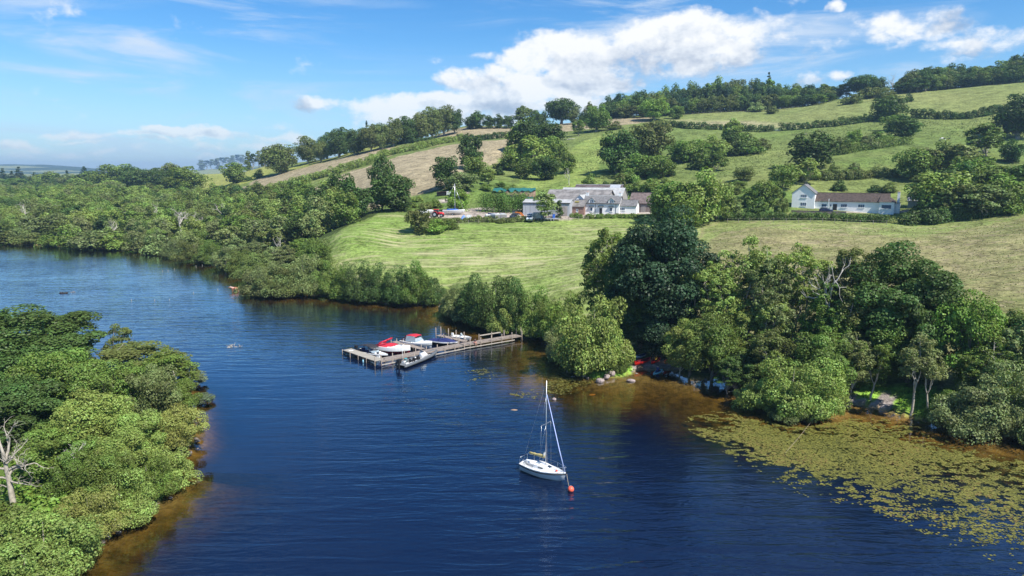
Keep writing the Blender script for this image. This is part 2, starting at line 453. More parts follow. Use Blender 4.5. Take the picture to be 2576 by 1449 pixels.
# band of rough ground by the water everywhere
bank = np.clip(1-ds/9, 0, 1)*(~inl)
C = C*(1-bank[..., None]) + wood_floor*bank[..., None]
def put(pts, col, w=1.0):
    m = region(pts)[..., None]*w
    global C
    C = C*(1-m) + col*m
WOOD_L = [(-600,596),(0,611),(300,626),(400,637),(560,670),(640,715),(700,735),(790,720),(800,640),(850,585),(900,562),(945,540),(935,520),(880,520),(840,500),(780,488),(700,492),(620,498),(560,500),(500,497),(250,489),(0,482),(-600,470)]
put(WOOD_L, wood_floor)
MOWN = [(780,650),(796,606),(850,586),(905,556),(945,541),(1030,539),(1070,562),(1130,570),(1240,559),(1330,554),(1480,551),(1560,549),(1680,545),(1740,552),(1765,562),(1740,640),(1690,720),(1600,800),(1500,800),(1380,800),(1200,780),(1100,740),(1000,725),(860,700)]
mown = lerp3((.14, .215, .045), (.225, .265, .085), np.clip(.7*Q2+.4*Q3, 0, 1))
put(MOWN, mown)
mownmask = region(MOWN).astype(float)
MEAD = [(1765,562),(1800,560),(1900,558),(2200,562),(2300,572),(2400,560),(2480,545),(2576,525),(2900,500),(3300,500),(3300,1100),(2576,1000),(2300,960),(1900,880),(1700,860),(1600,800),(1690,720),(1740,640)]
mead = lerp3((.155, .17, .06), (.245, .22, .105), np.clip(.6*Q2+.5*Q1, 0, 1))
put(MEAD, mead)
meadmask = region(MEAD).astype(float)
green_edge = region([(1760,560),(2250,562),(2480,545),(2576,525),(2576,545),(2480,568),(2300,596),(2200,590),(1900,572),(1800,590),(1770,640)])[..., None]*.55
C = C*(1-green_edge) + lerp3((.16, .23, .055), (.21, .27, .075), Q2)*green_edge
brown = lerp3((.265, .225, .135), (.32, .265, .17), np.clip(.8*Q3+.2*Q1, 0, 1))
brownmask = np.zeros(GX.shape)
for pl in ([(495,500),(560,484),(620,470),(650,450),(690,440),(760,424),(830,402),(900,386),(960,372),(1040,365),(1130,358),(1090,368),(1010,382),(930,408),(880,425),(800,450),(740,466),(700,482),(640,510)],
           [(1035,356),(1080,344),(1130,330),(1165,321),(1230,319),(1300,321),(1330,330),(1300,344),(1200,350),(1130,354)],
           [(720,520),(740,490),(800,468),(880,432),(950,412),(1010,392),(1100,372),(1165,358),(1290,350),(1300,370),(1270,400),(1180,430),(1130,470),(1080,480),(1000,500),(960,520),(900,540)],
           [(1300,345),(1340,322),(1400,310),(1480,300),(1560,298),(1640,296),(1640,306),(1500,322),(1400,335)]):
    r_ = region(pl); brownmask = np.maximum(brownmask, r_)
    put(pl, brown)
put([(1640,312),(1700,300),(1830,300),(1960,305),(2040,312),(2100,318),(1940,324),(1730,321)], lerp3((.27, .27, .12), (.33, .28, .18), Q2), .8)
upper = region([(1640,300),(1700,288),(1830,280),(1950,274),(2040,262),(2270,232),(2400,220),(2576,200),(2800,190),(2800,270),(2576,272),(2440,292),(2300,290),(2100,318),(1960,308)])[..., None]*.75
C = C*(1-upper) + lerp3((.165, .205, .065), (.225, .235, .085), np.clip(Q3*.6+Q2*.5, 0, 1))*upper
yel = lerp3((.22, .255, .06), (.275, .28, .085), Q3)
put([(490,470),(500,437),(560,428),(660,414),(700,420),(690,432),(650,445),(620,462),(540,482),(490,486)], yel)
put([(680,434),(760,412),(850,392),(950,366),(1010,352),(1010,358),(950,374),(850,400),(760,422),(700,436)], yel)
put([(1300,470),(1330,430),(1440,420),(1520,440),(1520,470),(1420,478)], lerp3((.15, .22, .05), (.24, .29, .08), Q1), .8)
put([(1440,420),(1440,370),(1500,345),(1540,330),(1560,345),(1510,400),(1500,440)], lerp3((.18, .25, .06), (.25, .29, .085), Q1), .8)
# scrub ground between farm and hill
put([(960,520),(1080,480),(1250,475),(1480,470),(1640,478),(1850,490),(2000,480),(2000,530),(1850,545),(1640,545),(1640,500),(1480,505),(1200,512),(1050,538)], rough, .85)
# farm yard, tracks
grav = lerp3((.33, .28, .235), (.42, .36, .31), Q4)
for pl in ([(1030,541),(1060,533),(1180,530),(1300,528),(1420,532),(1490,536),(1500,545),(1440,550),(1330,552),(1240,553),(1180,549),(1100,549),(1045,549)],
           [(1172,526),(1190,523),(1240,519),(1252,524),(1240,532),(1200,536),(1178,534)],
           [(1098,505),(1130,500),(1165,488),(1175,478),(1182,480),(1172,495),(1150,508),(1110,512)],
           [(1500,536),(1640,532),(1640,538),(1500,544)], [(2000,531),(2280,531),(2290,534),(2000,536)]):
    put(pl, grav)
# hayfield strip by the hedge, far hills
woodfar = GY > 2500
fw = np.clip((vnoise(GX, GY, 300, 41)-.47)*9, 0, 1)[..., None]
C = np.where(woodfar[..., None], lerp3((.035, .06, .025), (.05, .08, .03), Q3)*(1-fw*.8) + np.array([.26, .28, .11])*fw*.8, C)
# island and right bank details
C = np.where(near_isle[..., None], lerp3((.07, .12, .03), (.16, .24, .05), Q1), C)
lawn = lerp3((.20, .36, .05), (.28, .44, .08), Q1)
put([(2140,985),(2180,975),(2330,978),(2400,1000),(2400,1058),(2330,1052),(2270,1040),(2240,1022),(2160,1008)], lawn)
put([(1476,950),(1490,932),(1540,930),(1590,925),(1600,938),(1560,951),(1500,955)], lawn)
peb = lerp3((.30, .26, .24), (.46, .40, .38), Q4)
for pl in ([(2098,1020),(2110,1002),(2150,1000),(2165,1008),(2180,1014),(2190,1024),(2150,1020),(2120,1014)],
           [(2192,1026),(2205,1012),(2216,992),(2236,990),(2260,1000),(2248,1016),(2252,1026),(2240,1040),(2215,1034)],
           [(1586,938),(1600,905),(1700,900),(1712,925),(1690,940),(1640,938)], [(2380,1072),(2400,1058),(2420,1066),(2440,1080)]):
    put(pl, peb*.75)
# lake bed: sand and weed
bedc = lerp3((.26, .175, .06), (.38, .26, .10), np.clip(Q2*.8+Q1*.3, 0, 1))
weed = np.clip((vnoise(GX, GY, 11, 51)-.55)*6, 0, 1)[..., None]*.55
bedc = bedc*(1-weed) + np.array([.10, .09, .03])*weed
C = np.where(inl[..., None], bedc, C)
C = np.clip(C, 0, 1)

gm = bpy.data.materials.new('ground'); gm.use_nodes = True
T = NT(gm.node_tree); b = T.n['Principled BSDF']
b.inputs['Roughness'].default_value = 1; b.inputs['Specular IOR Level'].default_value = .05
at = T.new('ShaderNodeAttribute'); at.attribute_name = 'cover'
am = T.new('ShaderNodeAttribute'); am.attribute_name = 'mown'
ad = T.new('ShaderNodeAttribute'); ad.attribute_name = 'seedy'
geo = T.new('ShaderNodeNewGeometry'); P0 = geo.outputs['Position']
nf = T.noise(P0, .9, 6, .7); nm = T.noise(P0, .16, 5, .6); ng = T.noise(P0, .035, 4, .6)
v = T.math('ADD', T.math('MULTIPLY', T.mapr(nf, .32, .68), .85), T.math('ADD', T.math('MULTIPLY', T.mapr(nm, .3, .7), .55), .30))
c = T.new('ShaderNodeVectorMath', operation='SCALE'); T.link(at.outputs['Color'], c.inputs[0]); T.link(v, c.inputs['Scale'])
# swaths left by the mower: bands that curve with the field
mp = T.new('ShaderNodeMapping'); mp.inputs['Rotation'].default_value = (0, 0, radians(8)); T.link(P0, mp.inputs[0])
wv = T.new('ShaderNodeTexWave'); wv.wave_type = 'BANDS'; wv.bands_direction = 'Y'
wv.inputs['Scale'].default_value = .115; wv.inputs['Distortion'].default_value = 9; wv.inputs['Detail'].default_value = 3; wv.inputs['Detail Scale'].default_value = .35; wv.inputs['Detail Roughness'].default_value = .6
T.link(mp.outputs[0], wv.inputs[0])
mps = T.new('ShaderNodeMapping'); mps.inputs['Scale'].default_value = (.10, 1.0, 1); mps.inputs['Rotation'].default_value = (0, 0, radians(-6)); T.link(P0, mps.inputs[0])
streak = T.noise(mps.outputs[0], .55, 5, .6)
st = T.math('MULTIPLY', T.mapr(wv.outputs[0], .45, .95), T.mapr(streak, .42, .62))
st = T.math('ADD', T.math('MULTIPLY', st, .55), T.math('MULTIPLY', T.math('MULTIPLY', T.mapr(ng, .48, .66), T.mapr(streak, .40, .6)), .75))
c2 = T.mix(T.math('MULTIPLY', T.math('MULTIPLY', st, am.outputs['Fac']), .85, clamp=True), c.outputs[0], (.40, .38, .20))
# seed heads and tussocks of the long grass
mpd = T.new('ShaderNodeMapping'); mpd.inputs['Scale'].default_value = (.45, 1.0, 1); T.link(P0, mpd.inputs[0])
sd1 = T.noise(mpd.outputs[0], .42, 6, .72)
c3 = T.mix(T.math('MULTIPLY', T.mapr(sd1, .50, .66), T.math('MULTIPLY', ad.outputs['Fac'], .55)), c2, (.36, .29, .19))
c3 = T.mix(T.math('MULTIPLY', T.mapr(sd1, .46, .36), T.math('MULTIPLY', ad.outputs['Fac'], .5)), c3, (.13, .165, .05))
T.link(c3, b.inputs['Base Color'])
bp = T.new('ShaderNodeBump'); bp.inputs['Strength'].default_value = .55; bp.inputs['Distance'].default_value = .9
T.link(T.math('ADD', nf, T.math('MULTIPLY', T.noise(P0, 2.6, 4, .6), .35)), bp.inputs['Height']); T.link(bp.outputs[0], b.inputs['Normal'])
Vt = np.stack([GX.ravel(), GY.ravel(), ZG.ravel()], 1)
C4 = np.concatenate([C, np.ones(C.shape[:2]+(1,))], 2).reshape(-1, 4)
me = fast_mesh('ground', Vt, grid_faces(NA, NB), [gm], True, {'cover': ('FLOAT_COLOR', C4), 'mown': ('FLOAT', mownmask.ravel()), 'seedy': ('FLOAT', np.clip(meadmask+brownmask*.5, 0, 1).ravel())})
ground = link(bpy.data.objects.new('ground', me)); ground['kind'] = 'structure'

# ------------------------------------------------------------------ water
wm = bpy.data.materials.new('water'); wm.use_nodes = True
T = NT(wm.node_tree); T.n.clear()
o_ = T.new('ShaderNodeOutputMaterial')
dep = T.new('ShaderNodeAttribute'); dep.attribute_name = 'depth'
geo = T.new('ShaderNodeNewGeometry'); P0 = geo.outputs['Position']
mA = T.new('ShaderNodeMapping'); mA.inputs['Scale'].default_value = (.20, 1.0, 1); mA.inputs['Rotation'].default_value = (0, 0, radians(-9)); T.link(P0, mA.inputs[0])
mB = T.new('ShaderNodeMapping'); mB.inputs['Scale'].default_value = (.38, 1.0, 1); mB.inputs['Rotation'].default_value = (0, 0, radians(12)); T.link(P0, mB.inputs[0])
wA = T.noise(mA.outputs[0], .62, 3, .5, .5); wB = T.noise(mB.outputs[0], 1.9, 3, .55, .4)
big = T.noise(P0, .022, 3, .5)
calm = T.new('ShaderNodeAttribute'); calm.attribute_name = 'calm'
hh = T.math('ADD', T.math('MULTIPLY', wA, 1.0), T.math('MULTIPLY', wB, .30))
amp = T.math('MULTIPLY', T.mapr(big, .30, .68, .35, 1.25), calm.outputs['Fac'])
bp = T.new('ShaderNodeBump'); bp.inputs['Distance'].default_value = .32
T.link(T.math('MULTIPLY', hh, amp), bp.inputs['Height']); bp.inputs['Strength'].default_value = 1
fr = T.new('ShaderNodeFresnel'); fr.inputs['IOR'].default_value = 1.333; T.link(bp.outputs[0], fr.inputs['Normal'])
F = T.math('MULTIPLY', fr.outputs[0], 1.75, clamp=True)
gl = T.new('ShaderNodeBsdfGlossy'); gl.inputs['Roughness'].default_value = .045; gl.inputs['Color'].default_value = (.80, .92, 1, 1); T.link(bp.outputs[0], gl.inputs['Normal'])
# peat-brown water: what comes back from the bed falls off with the depth of water above it
dd = T.math('MULTIPLY', dep.outputs['Fac'], 1.35)
tr = T.math('EXPONENT', T.math('MULTIPLY', dd, -.62)); tg = T.math('EXPONENT', T.math('MULTIPLY', dd, -.76)); tb = T.math('EXPONENT', T.math('MULTIPLY', dd, -1.25))
cc = T.new('ShaderNodeCombineColor'); T.link(tr, cc.inputs[0]); T.link(tg, cc.inputs[1]); T.link(tb, cc.inputs[2])
tp = T.new('ShaderNodeBsdfTransparent'); T.link(cc.outputs[0], tp.inputs[0])
df = T.new('ShaderNodeBsdfDiffuse'); df.inputs['Color'].default_value = (.003, .008, .028, 1)
deepf = T.mapr(dep.outputs['Fac'], 0.7, 2.3, 0, 1)
body = T.new('ShaderNodeMixShader'); T.link(deepf, body.inputs[0]); T.link(tp.outputs[0], body.inputs[1]); T.link(df.outputs[0], body.inputs[2])
ms = T.new('ShaderNodeMixShader'); T.link(F, ms.inputs[0]); T.link(body.outputs[0], ms.inputs[1]); T.link(gl.outputs[0], ms.inputs[2])
T.link(ms.outputs[0], o_.inputs[0])
depth = np.clip(-ZG, 0, 8)
# sheltered water along the banks is smoother
calm_ = np.clip(.10 + ds/55, .10, 1)
msk = (GY < 420)
jb = int(np.argmax(gb > math.log(420)))
Vw = np.stack([GX[:, :jb].ravel(), GY[:, :jb].ravel(), np.zeros(NA*jb)], 1)
Fw = grid_faces(NA, jb)
inl8 = (ZG[:, :jb] < .25).ravel()
Fw = Fw[inl8[Fw].any(1)]
me = fast_mesh('water', Vw, Fw, [wm], True, {'depth': ('FLOAT', depth[:, :jb].ravel()), 'calm': ('FLOAT', calm_[:, :jb].ravel())})
water = link(bpy.data.objects.new('water', me)); water['kind'] = 'structure'

# ------------------------------------------------------------------ haze
hm = bpy.data.materials.new('haze'); hm.use_nodes = True
T = NT(hm.node_tree); T.n.clear()
o_ = T.new('ShaderNodeOutputMaterial'); pv = T.new('ShaderNodeVolumePrincipled')
pv.inputs['Color'].default_value = (.48, .72, 1.0, 1); pv.inputs['Density'].default_value = 1.35e-4; pv.inputs['Anisotropy'].default_value = .2
T.link(pv.outputs[0], o_.inputs['Volume'])
def box_mesh(name, x0, x1, y0, y1, z0, z1, m=None):
    V = [(x, y, z) for x in (x0, x1) for y in (y0, y1) for z in (z0, z1)]
    F = [(0, 1, 3, 2), (4, 6, 7, 5), (0, 4, 5, 1), (2, 3, 7, 6), (0, 2, 6, 4), (1, 5, 7, 3)]
    return fast_mesh(name, V, F, [m] if m else [])
HAZE = link(bpy.data.objects.new('haze', box_mesh('haze', -12000, 12000, -60, 8800, -9, max(185, float(ZG.max())+4), hm)))
HAZE['kind'] = 'stuff'

# ------------------------------------------------------------------ foliage
fm = bpy.data.materials.new('foliage'); fm.use_nodes = True
T = NT(fm.node_tree); T.n.clear()
o_ = T.new('ShaderNodeOutputMaterial'); oi = T.new('ShaderNodeObjectInfo')
lf = T.new('ShaderNodeAttribute'); lf.attribute_name = 'leaf'
sp = T.new('ShaderNodeSeparateColor'); T.link(oi.outputs['Color'], sp.inputs[0])
hs = T.new('ShaderNodeHueSaturation'); T.link(oi.outputs['Color'], hs.inputs['Color'])
T.link(T.math('ADD', T.math('MULTIPLY', lf.outputs['Fac'], .05), .475), hs.inputs['Hue'])
T.link(T.math('ADD', T.math('MULTIPLY', lf.outputs['Fac'], 1.0), .52), hs.inputs['Value'])
hs.inputs['Saturation'].default_value = 1.0
di = T.new('ShaderNodeBsdfDiffuse'); T.link(hs.outputs[0], di.inputs[0])
tl = T.new('ShaderNodeBsdfTranslucent'); T.link(T.mix(1.0, hs.outputs[0], (1.1, 1.25, .55), 'MULTIPLY'), tl.inputs[0])
m1 = T.new('ShaderNodeMixShader'); m1.inputs[0].default_value = .24; T.link(di.outputs[0], m1.inputs[1]); T.link(tl.outputs[0], m1.inputs[2])
g1 = T.new('ShaderNodeBsdfGlossy'); g1.inputs['Roughness'].default_value = .5; g1.inputs['Color'].default_value = (1, 1, 1, 1)
m2 = T.new('ShaderNodeMixShader'); m2.inputs[0].default_value = .015; T.link(m1.outputs[0], m2.inputs[1]); T.link(g1.outputs[0], m2.inputs[2])
T.link(m2.outputs[0], o_.inputs[0])
bark = mat('bark', (.17, .145, .11), .9, var=.4, vscale=2)
pale_bark = mat('pale_bark', (.50, .46, .40), .85, var=.3, vscale=3)
light_bark = mat('light_bark', (.44, .40, .33), .9, var=.3, vscale=3)
mid_bark = mat('grey_bark', (.30, .27, .22), .9, var=.35, vscale=3)

def unit(v): return v/np.maximum(np.linalg.norm(v, axis=-1, keepdims=True), 1e-9)
def leaf_cloud(r, cen, rad, flat, n_per, size, jit=.55, up=.25, low=-.65, cvar=.5):
    cen = np.asarray(cen, float); nC = len(cen); rad = np.broadcast_to(np.asarray(rad, float), (nC,))
    ci = np.repeat(np.arange(nC), n_per); N = len(ci)
    d = unit(r.normal(size=(N, 3)))
    d[:, 2] = np.where(d[:, 2] < low, -d[:, 2], d[:, 2])
    rr = rad[ci]*(.62+.42*r.random(N)**.6)
    pos = cen[ci] + d*rr[:, None]*np.array([1, 1, flat])
    nrm = unit(d*np.array([1, 1, 1/flat]) + np.array([0, 0, up]) + jit*r.normal(size=(N, 3)))
    t = unit(np.cross(nrm, r.normal(size=(N, 3)))); b = np.cross(nrm, t)
    s = size*(.6+.8*r.random(N))[:, None]
    k = .62 + .2*r.random(N)[:, None]
    V = np.stack([pos-t*s*.5, pos-b*s*.5*k+t*s*.08, pos+t*s*.5, pos+b*s*.5*k+t*s*.08], 1).reshape(-1, 3)
    F = np.arange(N*4).reshape(-1, 4)
    cl = r.random(nC)
    val = np.clip(.5+(r.random(N)-.5)*.7+(cl[ci]-.5)*cvar, 0, 1)
    return V, F, np.repeat(val, 4)
def tube(pts, rads, k=5):
    pts = np.asarray(pts, float); n = len(pts)
    V = []; 
    tg = unit(np.gradient(pts, axis=0))
    ref = np.array([.3, .9, .2])
    for i in range(n):
        a = unit(np.cross(tg[i], ref)); b = np.cross(tg[i], a)
        for j in range(k):
            th = 2*pi*j/k
            V.append(pts[i]+rads[i]*(a*cos(th)+b*sin(th)))
    F = []
    for i in range(n-1):
        for j in range(k):
            F.append((i*k+j, i*k+(j+1) % k, (i+1)*k+(j+1) % k, (i+1)*k+j))
    return np.array(V), np.array(F)
def join(parts):
    V = []; F = []; o = 0
    for v, f in parts:
        V.append(v); F.append(f+o); o += len(v)
    return np.vstack(V), np.vstack(F)
def bent(r, a, b, n=5, sag=.12):
    a = np.asarray(a, float); b = np.asarray(b, float); L = np.linalg.norm(b-a)
    t = np.linspace(0, 1, n)[:, None]
    p = a*(1-t)+b*t
    off = r.normal(size=3)*L*sag; off[2] = abs(off[2])*.6
    p = p + off*(np.sin(t*pi)) + r.normal(size=p.shape)*L*.025*(np.sin(t*pi) > .05)
    return p
def crown_shell(r, nC, R, z0, z1, kind='round', lobes=.34):
    """clump centres over a crown of radius R between z0 and z1"""
    lob = r.normal(size=(6, 3)); lob = unit(lob)
    out = []; H = (z1-z0)/2; zc = (z0+z1)/2
    while len(out) < nC:
        d = unit(r.normal(size=3)); 
        if kind == 'dome' and d[2] < -.1: d[2] = -d[2]*.5
        bulge = 1 + lobes*max(0, (lob@d).max()-.55)*2 - .16*(r.random())
        s = (.50+.50*r.random()**.55)*bulge if r.random() < .85 else .45*r.random()+.1
        taper = 1.0
        if kind == 'round': 
            if d[2] < 0: taper = 1-.25*(-d[2])
        c = np.array([d[0]*R*s*taper, d[1]*R*s*taper, zc+d[2]*H*s])
        if kind == 'dome': c[2] = z0+abs(d[2])*(z1-z0)*s
        out.append(c)
    return np.array(out)
def make_tree(name, seed, kind, H, Wd, nC, npl, leaf, clump, flat=.75, z0=.25, trunk_r=None, limbs=14, bark_m=None, twigs=0, jit=.55, lean=.0):
    r = np.random.default_rng(seed)
    R = Wd/2
    cr = clump
    if kind == 'layer':
        cen = []; rads = []
        for q in range(nC):
            zf = r.random()**.8; th = r.random()*2*pi
            rr = R*(.25+.75*(1-zf)**.7)*(.35+.65*r.random()**.5)
            cen.append((rr*cos(th), rr*sin(th), H*(z0+(1-z0)*zf*.95))); rads.append(cr*(.6+.6*r.random()))
        cen = np.array(cen); rads = np.array(rads)
    elif kind == 'column':
        cen = []; rads = []
        for q in range(nC):
            zf = r.random(); th = r.random()*2*pi
            rr = (R-cr*.6)*(.3+.7*r.random()**.5)*max(.25, sin(min(1, zf*.9+.22)*pi)**.6)
            cen.append((rr*cos(th), rr*sin(th), H*(z0+(1-z0)*zf)-cr*.6)); rads.append(cr*(.6+.5*r.random()))
        cen = np.array(cen); rads = np.array(rads)
    else:
        cen = crown_shell(r, nC, R-cr*.75, H*z0+cr*.5, H-cr*flat*.8, 'dome' if kind == 'dome' else 'round', .12 if H > 18 else .34)
        rads = cr*(.62+.65*r.random(nC))
    V, F, val = leaf_cloud(r, cen, rads, flat, npl, leaf, jit)
    parts = []
    if kind == 'open':     # thin twiggy outer sprays
        extra = cen[r.integers(0, nC, nC)] + r.normal(size=(nC, 3))*cr*.9
        V2, F2, v2 = leaf_cloud(r, extra, cr*.5, flat, npl//3, leaf)
        V, F = join([(V, F), (V2, F2)]); val = np.concatenate([val, v2])
    keep = V.reshape(-1, 4, 3)[:, :, 2].min(1) > .05
    F = F[keep]
    crown = fast_mesh('crown', V, F, [fm], False, {'leaf': ('FLOAT', val)})
    tr = trunk_r or H*.022
    top = np.array([r.normal()*R*.1+lean*H, r.normal()*R*.1, H*.74])
    tp = bent(r, (0, 0, -.25), top, 7, .05)
    parts.append(tube(tp, np.linspace(tr*1.15, tr*.22, 7)*np.array([1.25]+[1]*6), 7))
    idx = r.permutation(nC)[:limbs]
    for q in idx:
        c = cen[q]; tt = np.clip((c[2]/H-.22)*.75+.10*r.random(), .12, .9)
        a = tp[0]*(1-tt)+tp[-1]*tt
        f = tt*6; i0 = int(f); a = tp[i0]*(1-(f-i0))+tp[min(i0+1, 6)]*(f-i0)
        rb = tr*(.55-.35*tt)
        bp_ = bent(r, a, c, 5, .10)
        parts.append(tube(bp_, np.linspace(rb, rb*.25, 5), 5))
        for w in range(twigs):
            s = bp_[r.integers(2, 5)]; e = s+unit(r.normal(size=3)+np.array([0, 0, .5]))*cr*(.8+r.random())
            parts.append(tube(bent(r, s, e, 3, .1), np.linspace(rb*.28, rb*.08, 3), 3))
    V, F = join(parts)
    trunk = fast_mesh('trunk', V, F, [bark_m or bark], True)
    return dict(crown=crown, trunk=trunk, H=H, W=Wd, name=name)
def make_ash(name, seed, H, Wd, stems, br, npl, leaf, crad, bm, tr, z0=.22, lean=0., flat=.7):
    """several stems climb from one foot and carry separate small sprays: an airy crown with sky and field showing through"""
    r = np.random.default_rng(seed); parts = []; cen = []; rad = []; R = Wd/2
    fork = H*z0*.6
    parts.append(tube(bent(r, (0, 0, -.25), (lean*fork, 0, fork), 4, .04), np.linspace(tr*1.25, tr*.85, 4), 7))
    for s in range(stems):
        th = 2*pi*s/stems+r.uniform(-.4, .4); ro = R*r.uniform(.15, .72) if s else 0; hz = H*(1-.42*(ro/R)**1.6)*r.uniform(.86, 1.0)
        a = np.array([lean*fork, 0, fork*.9]); b = np.array([ro*cos(th)+lean*H*.6, ro*sin(th), hz-crad*.7])
        q = bent(r, a, b, 7, .07); q[:, :2] += (np.array([cos(th), sin(th)])*R*.12*np.sin(np.linspace(0, 1, 7)*pi)[:, None])
        parts.append(tube(q, np.linspace(tr*.62, tr*.10, 7), 5))
        for k in range(br):
            t = r.uniform(.10, 1.0)**.85; f = t*6; i = min(int(f), 5); p0 = q[i]*(1-(f-i))+q[i+1]*(f-i)
            if p0[2] < H*z0: continue
            ph = th+r.uniform(-1.7, 1.7) if s else r.random()*2*pi
            L = R*(.20+.42*(1-t))*r.uniform(.6, 1.15)
            e = p0+np.array([cos(ph)*L, sin(ph)*L, L*r.uniform(.0, .6)])
            lim = R/max(1e-6, np.hypot(e[0]-lean*H*.5, e[1])); 
            if lim < 1: e[:2] *= lim
            bq = bent(r, p0, e, 4, .12); parts.append(tube(bq, np.linspace(tr*.20, tr*.05, 4), 3))
            cen.append(bq[3]); rad.append(crad*r.uniform(.55, 1.15)); cen.append(bq[2]+r.normal(size=3)*crad*.4); rad.append(crad*r.uniform(.4, .8))
        cen.append(b); rad.append(crad)
    V, F, val = leaf_cloud(r, np.array(cen), rad, flat, npl, leaf, .6)
    crown = fast_mesh('crown', V, F, [fm], False, {'leaf': ('FLOAT', val)})
    V, F = join(parts)
    return dict(crown=crown, trunk=fast_mesh('trunk', V, F, [bm], True), H=H, W=Wd, name=name)
def make_conifer(name, seed, H, Wd, leaf=.6):
    r = np.random.default_rng(seed); Vs = []; cen = []; rad = []
    lev = 15
    for i in range(lev):
        f = i/(lev-1); z = H*(.12+.86*f); R = Wd/2*(1-f)**.85+.12
        k = max(2, int(9*(1-f))+1)
        for j in range(k):
            th = 2*pi*(j+r.random()*.6)/k+i
            for s in (.45, .9):
                cen.append((R*s*cos(th), R*s*sin(th), z-R*s*.28+r.normal()*.15)); rad.append(.28+R*.28)
    V, F, val = leaf_cloud(r, cen, rad, .45, 26, leaf, .5, .2)
    crown = fast_mesh('crown', V, F, [fm], False, {'leaf': ('FLOAT', val)})
    V, F = tube([(0, 0, -.2), (0, 0, H*.5), (0, 0, H*.96)], [H*.02, H*.012, .02], 6)
    return dict(crown=crown, trunk=fast_mesh('trunk', V, F, [bark], True), H=H, W=Wd, name=name)
def make_snag(name, H, Wd, m):
    r = np.random.default_rng(77); parts = []
    tp = np.array([(0, 0, -.3), (.05, 0, .6), (-.1, .05, 1.8), (-.12, 0, 3.0), (-.3, 0, 4.2), (-.42, 0, 5.3)])*np.array([1, 1, H/9*1.25])
    parts.append(tube(tp, [.52, .40, .36, .33, .27, .20], 9))
    def br(a, d, L, rad, lev):
        b = a+unit(np.array(d, float))*L; q = bent(r, a, b, 5, .16); parts.append(tube(q, np.linspace(rad, rad*.35, 5), 6 if lev == 0 else 4))
        if lev < 3:
            for _ in range(4 if lev == 0 else 3):
                nd = unit(np.array(d, float)*.7+r.normal(size=3)*.65+np.array([0, 0, .12])); br(q[r.integers(2, 5)], nd, L*(.35+.25*r.random()), rad*.42, lev+1)
    for h, d, L, rad in ((5.2, (-.3, 0, 1.6), 2.4, .24), (5.1, (.35, .1, 1.7), 3.2, .22), (4.0, (1, -.2, .3), 3.4, .17), (3.4, (1, .3, .45), 3.6, .20), (3.0, (1, -.3, -.05), 3.6, .14), (4.2, (-1, .2, .3), 2.8, .17), (3.2, (-1, -.3, .15), 3.0, .15), (4.6, (.8, .6, .9), 2.8, .14), (2.4, (-1, .4, -.1), 2.0, .10), (4.4, (.9, -.5, .7), 3.0, .13)):
        z = h*H/9*1.25; i = int(np.clip(np.searchsorted(tp[:, 2], z)-1, 0, 4)); f = (z-tp[i, 2])/(tp[i+1, 2]-tp[i, 2]); br(tp[i]*(1-f)+tp[i+1]*f, d, L, rad, 0)
    V, F = join(parts); V[:, 2] *= H/V[:, 2].max()
    return dict(crown=fast_mesh('branches', V, F, [m], True), trunk=None, H=H, W=np.abs(V[:, :2]).max()*2, name=name)
def make_dead(name, seed, H, Wd, m, depth=4, tr=None, stub=False, spread=.8):
    r = np.random.default_rng(seed); parts = []
    def rec(a, d, L, rad, lev):
        b = a+d*L
        p = bent(r, a, b, 4, .09)
        parts.append(tube(p, np.linspace(rad, rad*.6, 4), 6 if lev < 2 else 4))
        if lev >= depth: return
        k = 3 if lev < 2 else 2+int(r.random() < .5)
        for _ in range(k):
            nd = unit(d*.75+r.normal(size=3)*spread*.75+np.array([0, 0, .22]))
            s = p[-1] if r.random() < .5 else p[2]
            rec(s, nd, L*(.52+.25*r.random()), rad*.52, lev+1)
    tr = tr or H*.03
    rec(np.array([0, 0, -.2]), unit(np.array([.06, 0, 1.])), H*.42, tr, 0)
    V, F = join(parts)
    V[:, 2] *= H/V[:, 2].max(); w = np.abs(V[:, :2]).max(); V[:, :2] *= (Wd/2)/w
    # keep the trunk's girth
    return dict(crown=fast_mesh('branches', V, F, [m], True), trunk=None, H=H, W=Wd, name=name)

PROT = {}
def proto(key, *p): PROT[key] = list(p)
# near trees (leaf sprays 0.25 - 0.35 m)
proto('round', *[make_tree('tree', 100+i, 'round', 10, 9, 64, 430, .235, 1.30, .85, z0=.04, limbs=16) for i in range(3)])
proto('open', *[make_ash('tree', 120+i, 10, 7.6, 7, 16, 80, .22, .70, light_bark, .15) for i in range(3)])
proto('bush', *[make_tree('bush', 140+i, 'dome', 6, 8.5, 90, 300, .185, 1.0, .82, z0=.03, limbs=18, bark_m=mid_bark, twigs=1, trunk_r=.10) for i in range(3)])
proto('big', *[make_tree('tree', 160+i, 'round', 20, 15, 150, 480, .31, 1.6, .85, z0=.04, limbs=26, trunk_r=.42) for i in range(2)])
proto('bigopen', *[make_ash('tree', 170+i, 20, 12.5, 9, 27, 62, .30, .88, light_bark, .24, z0=.16) for i in range(3)])
proto('stem', *[make_ash('tree', 175+i, 12, 6.5, 4, 13, 80, .22, .75, light_bark, .15, z0=.48, lean=(.16, -.05)[i]) for i in range(2)])
proto('layer', *[make_tree('tree', 180+i, 'layer', 10, 8, 36, 190, .25, 1.05, .42, z0=.35, limbs=26, bark_m=mid_bark, twigs=1) for i in range(2)])
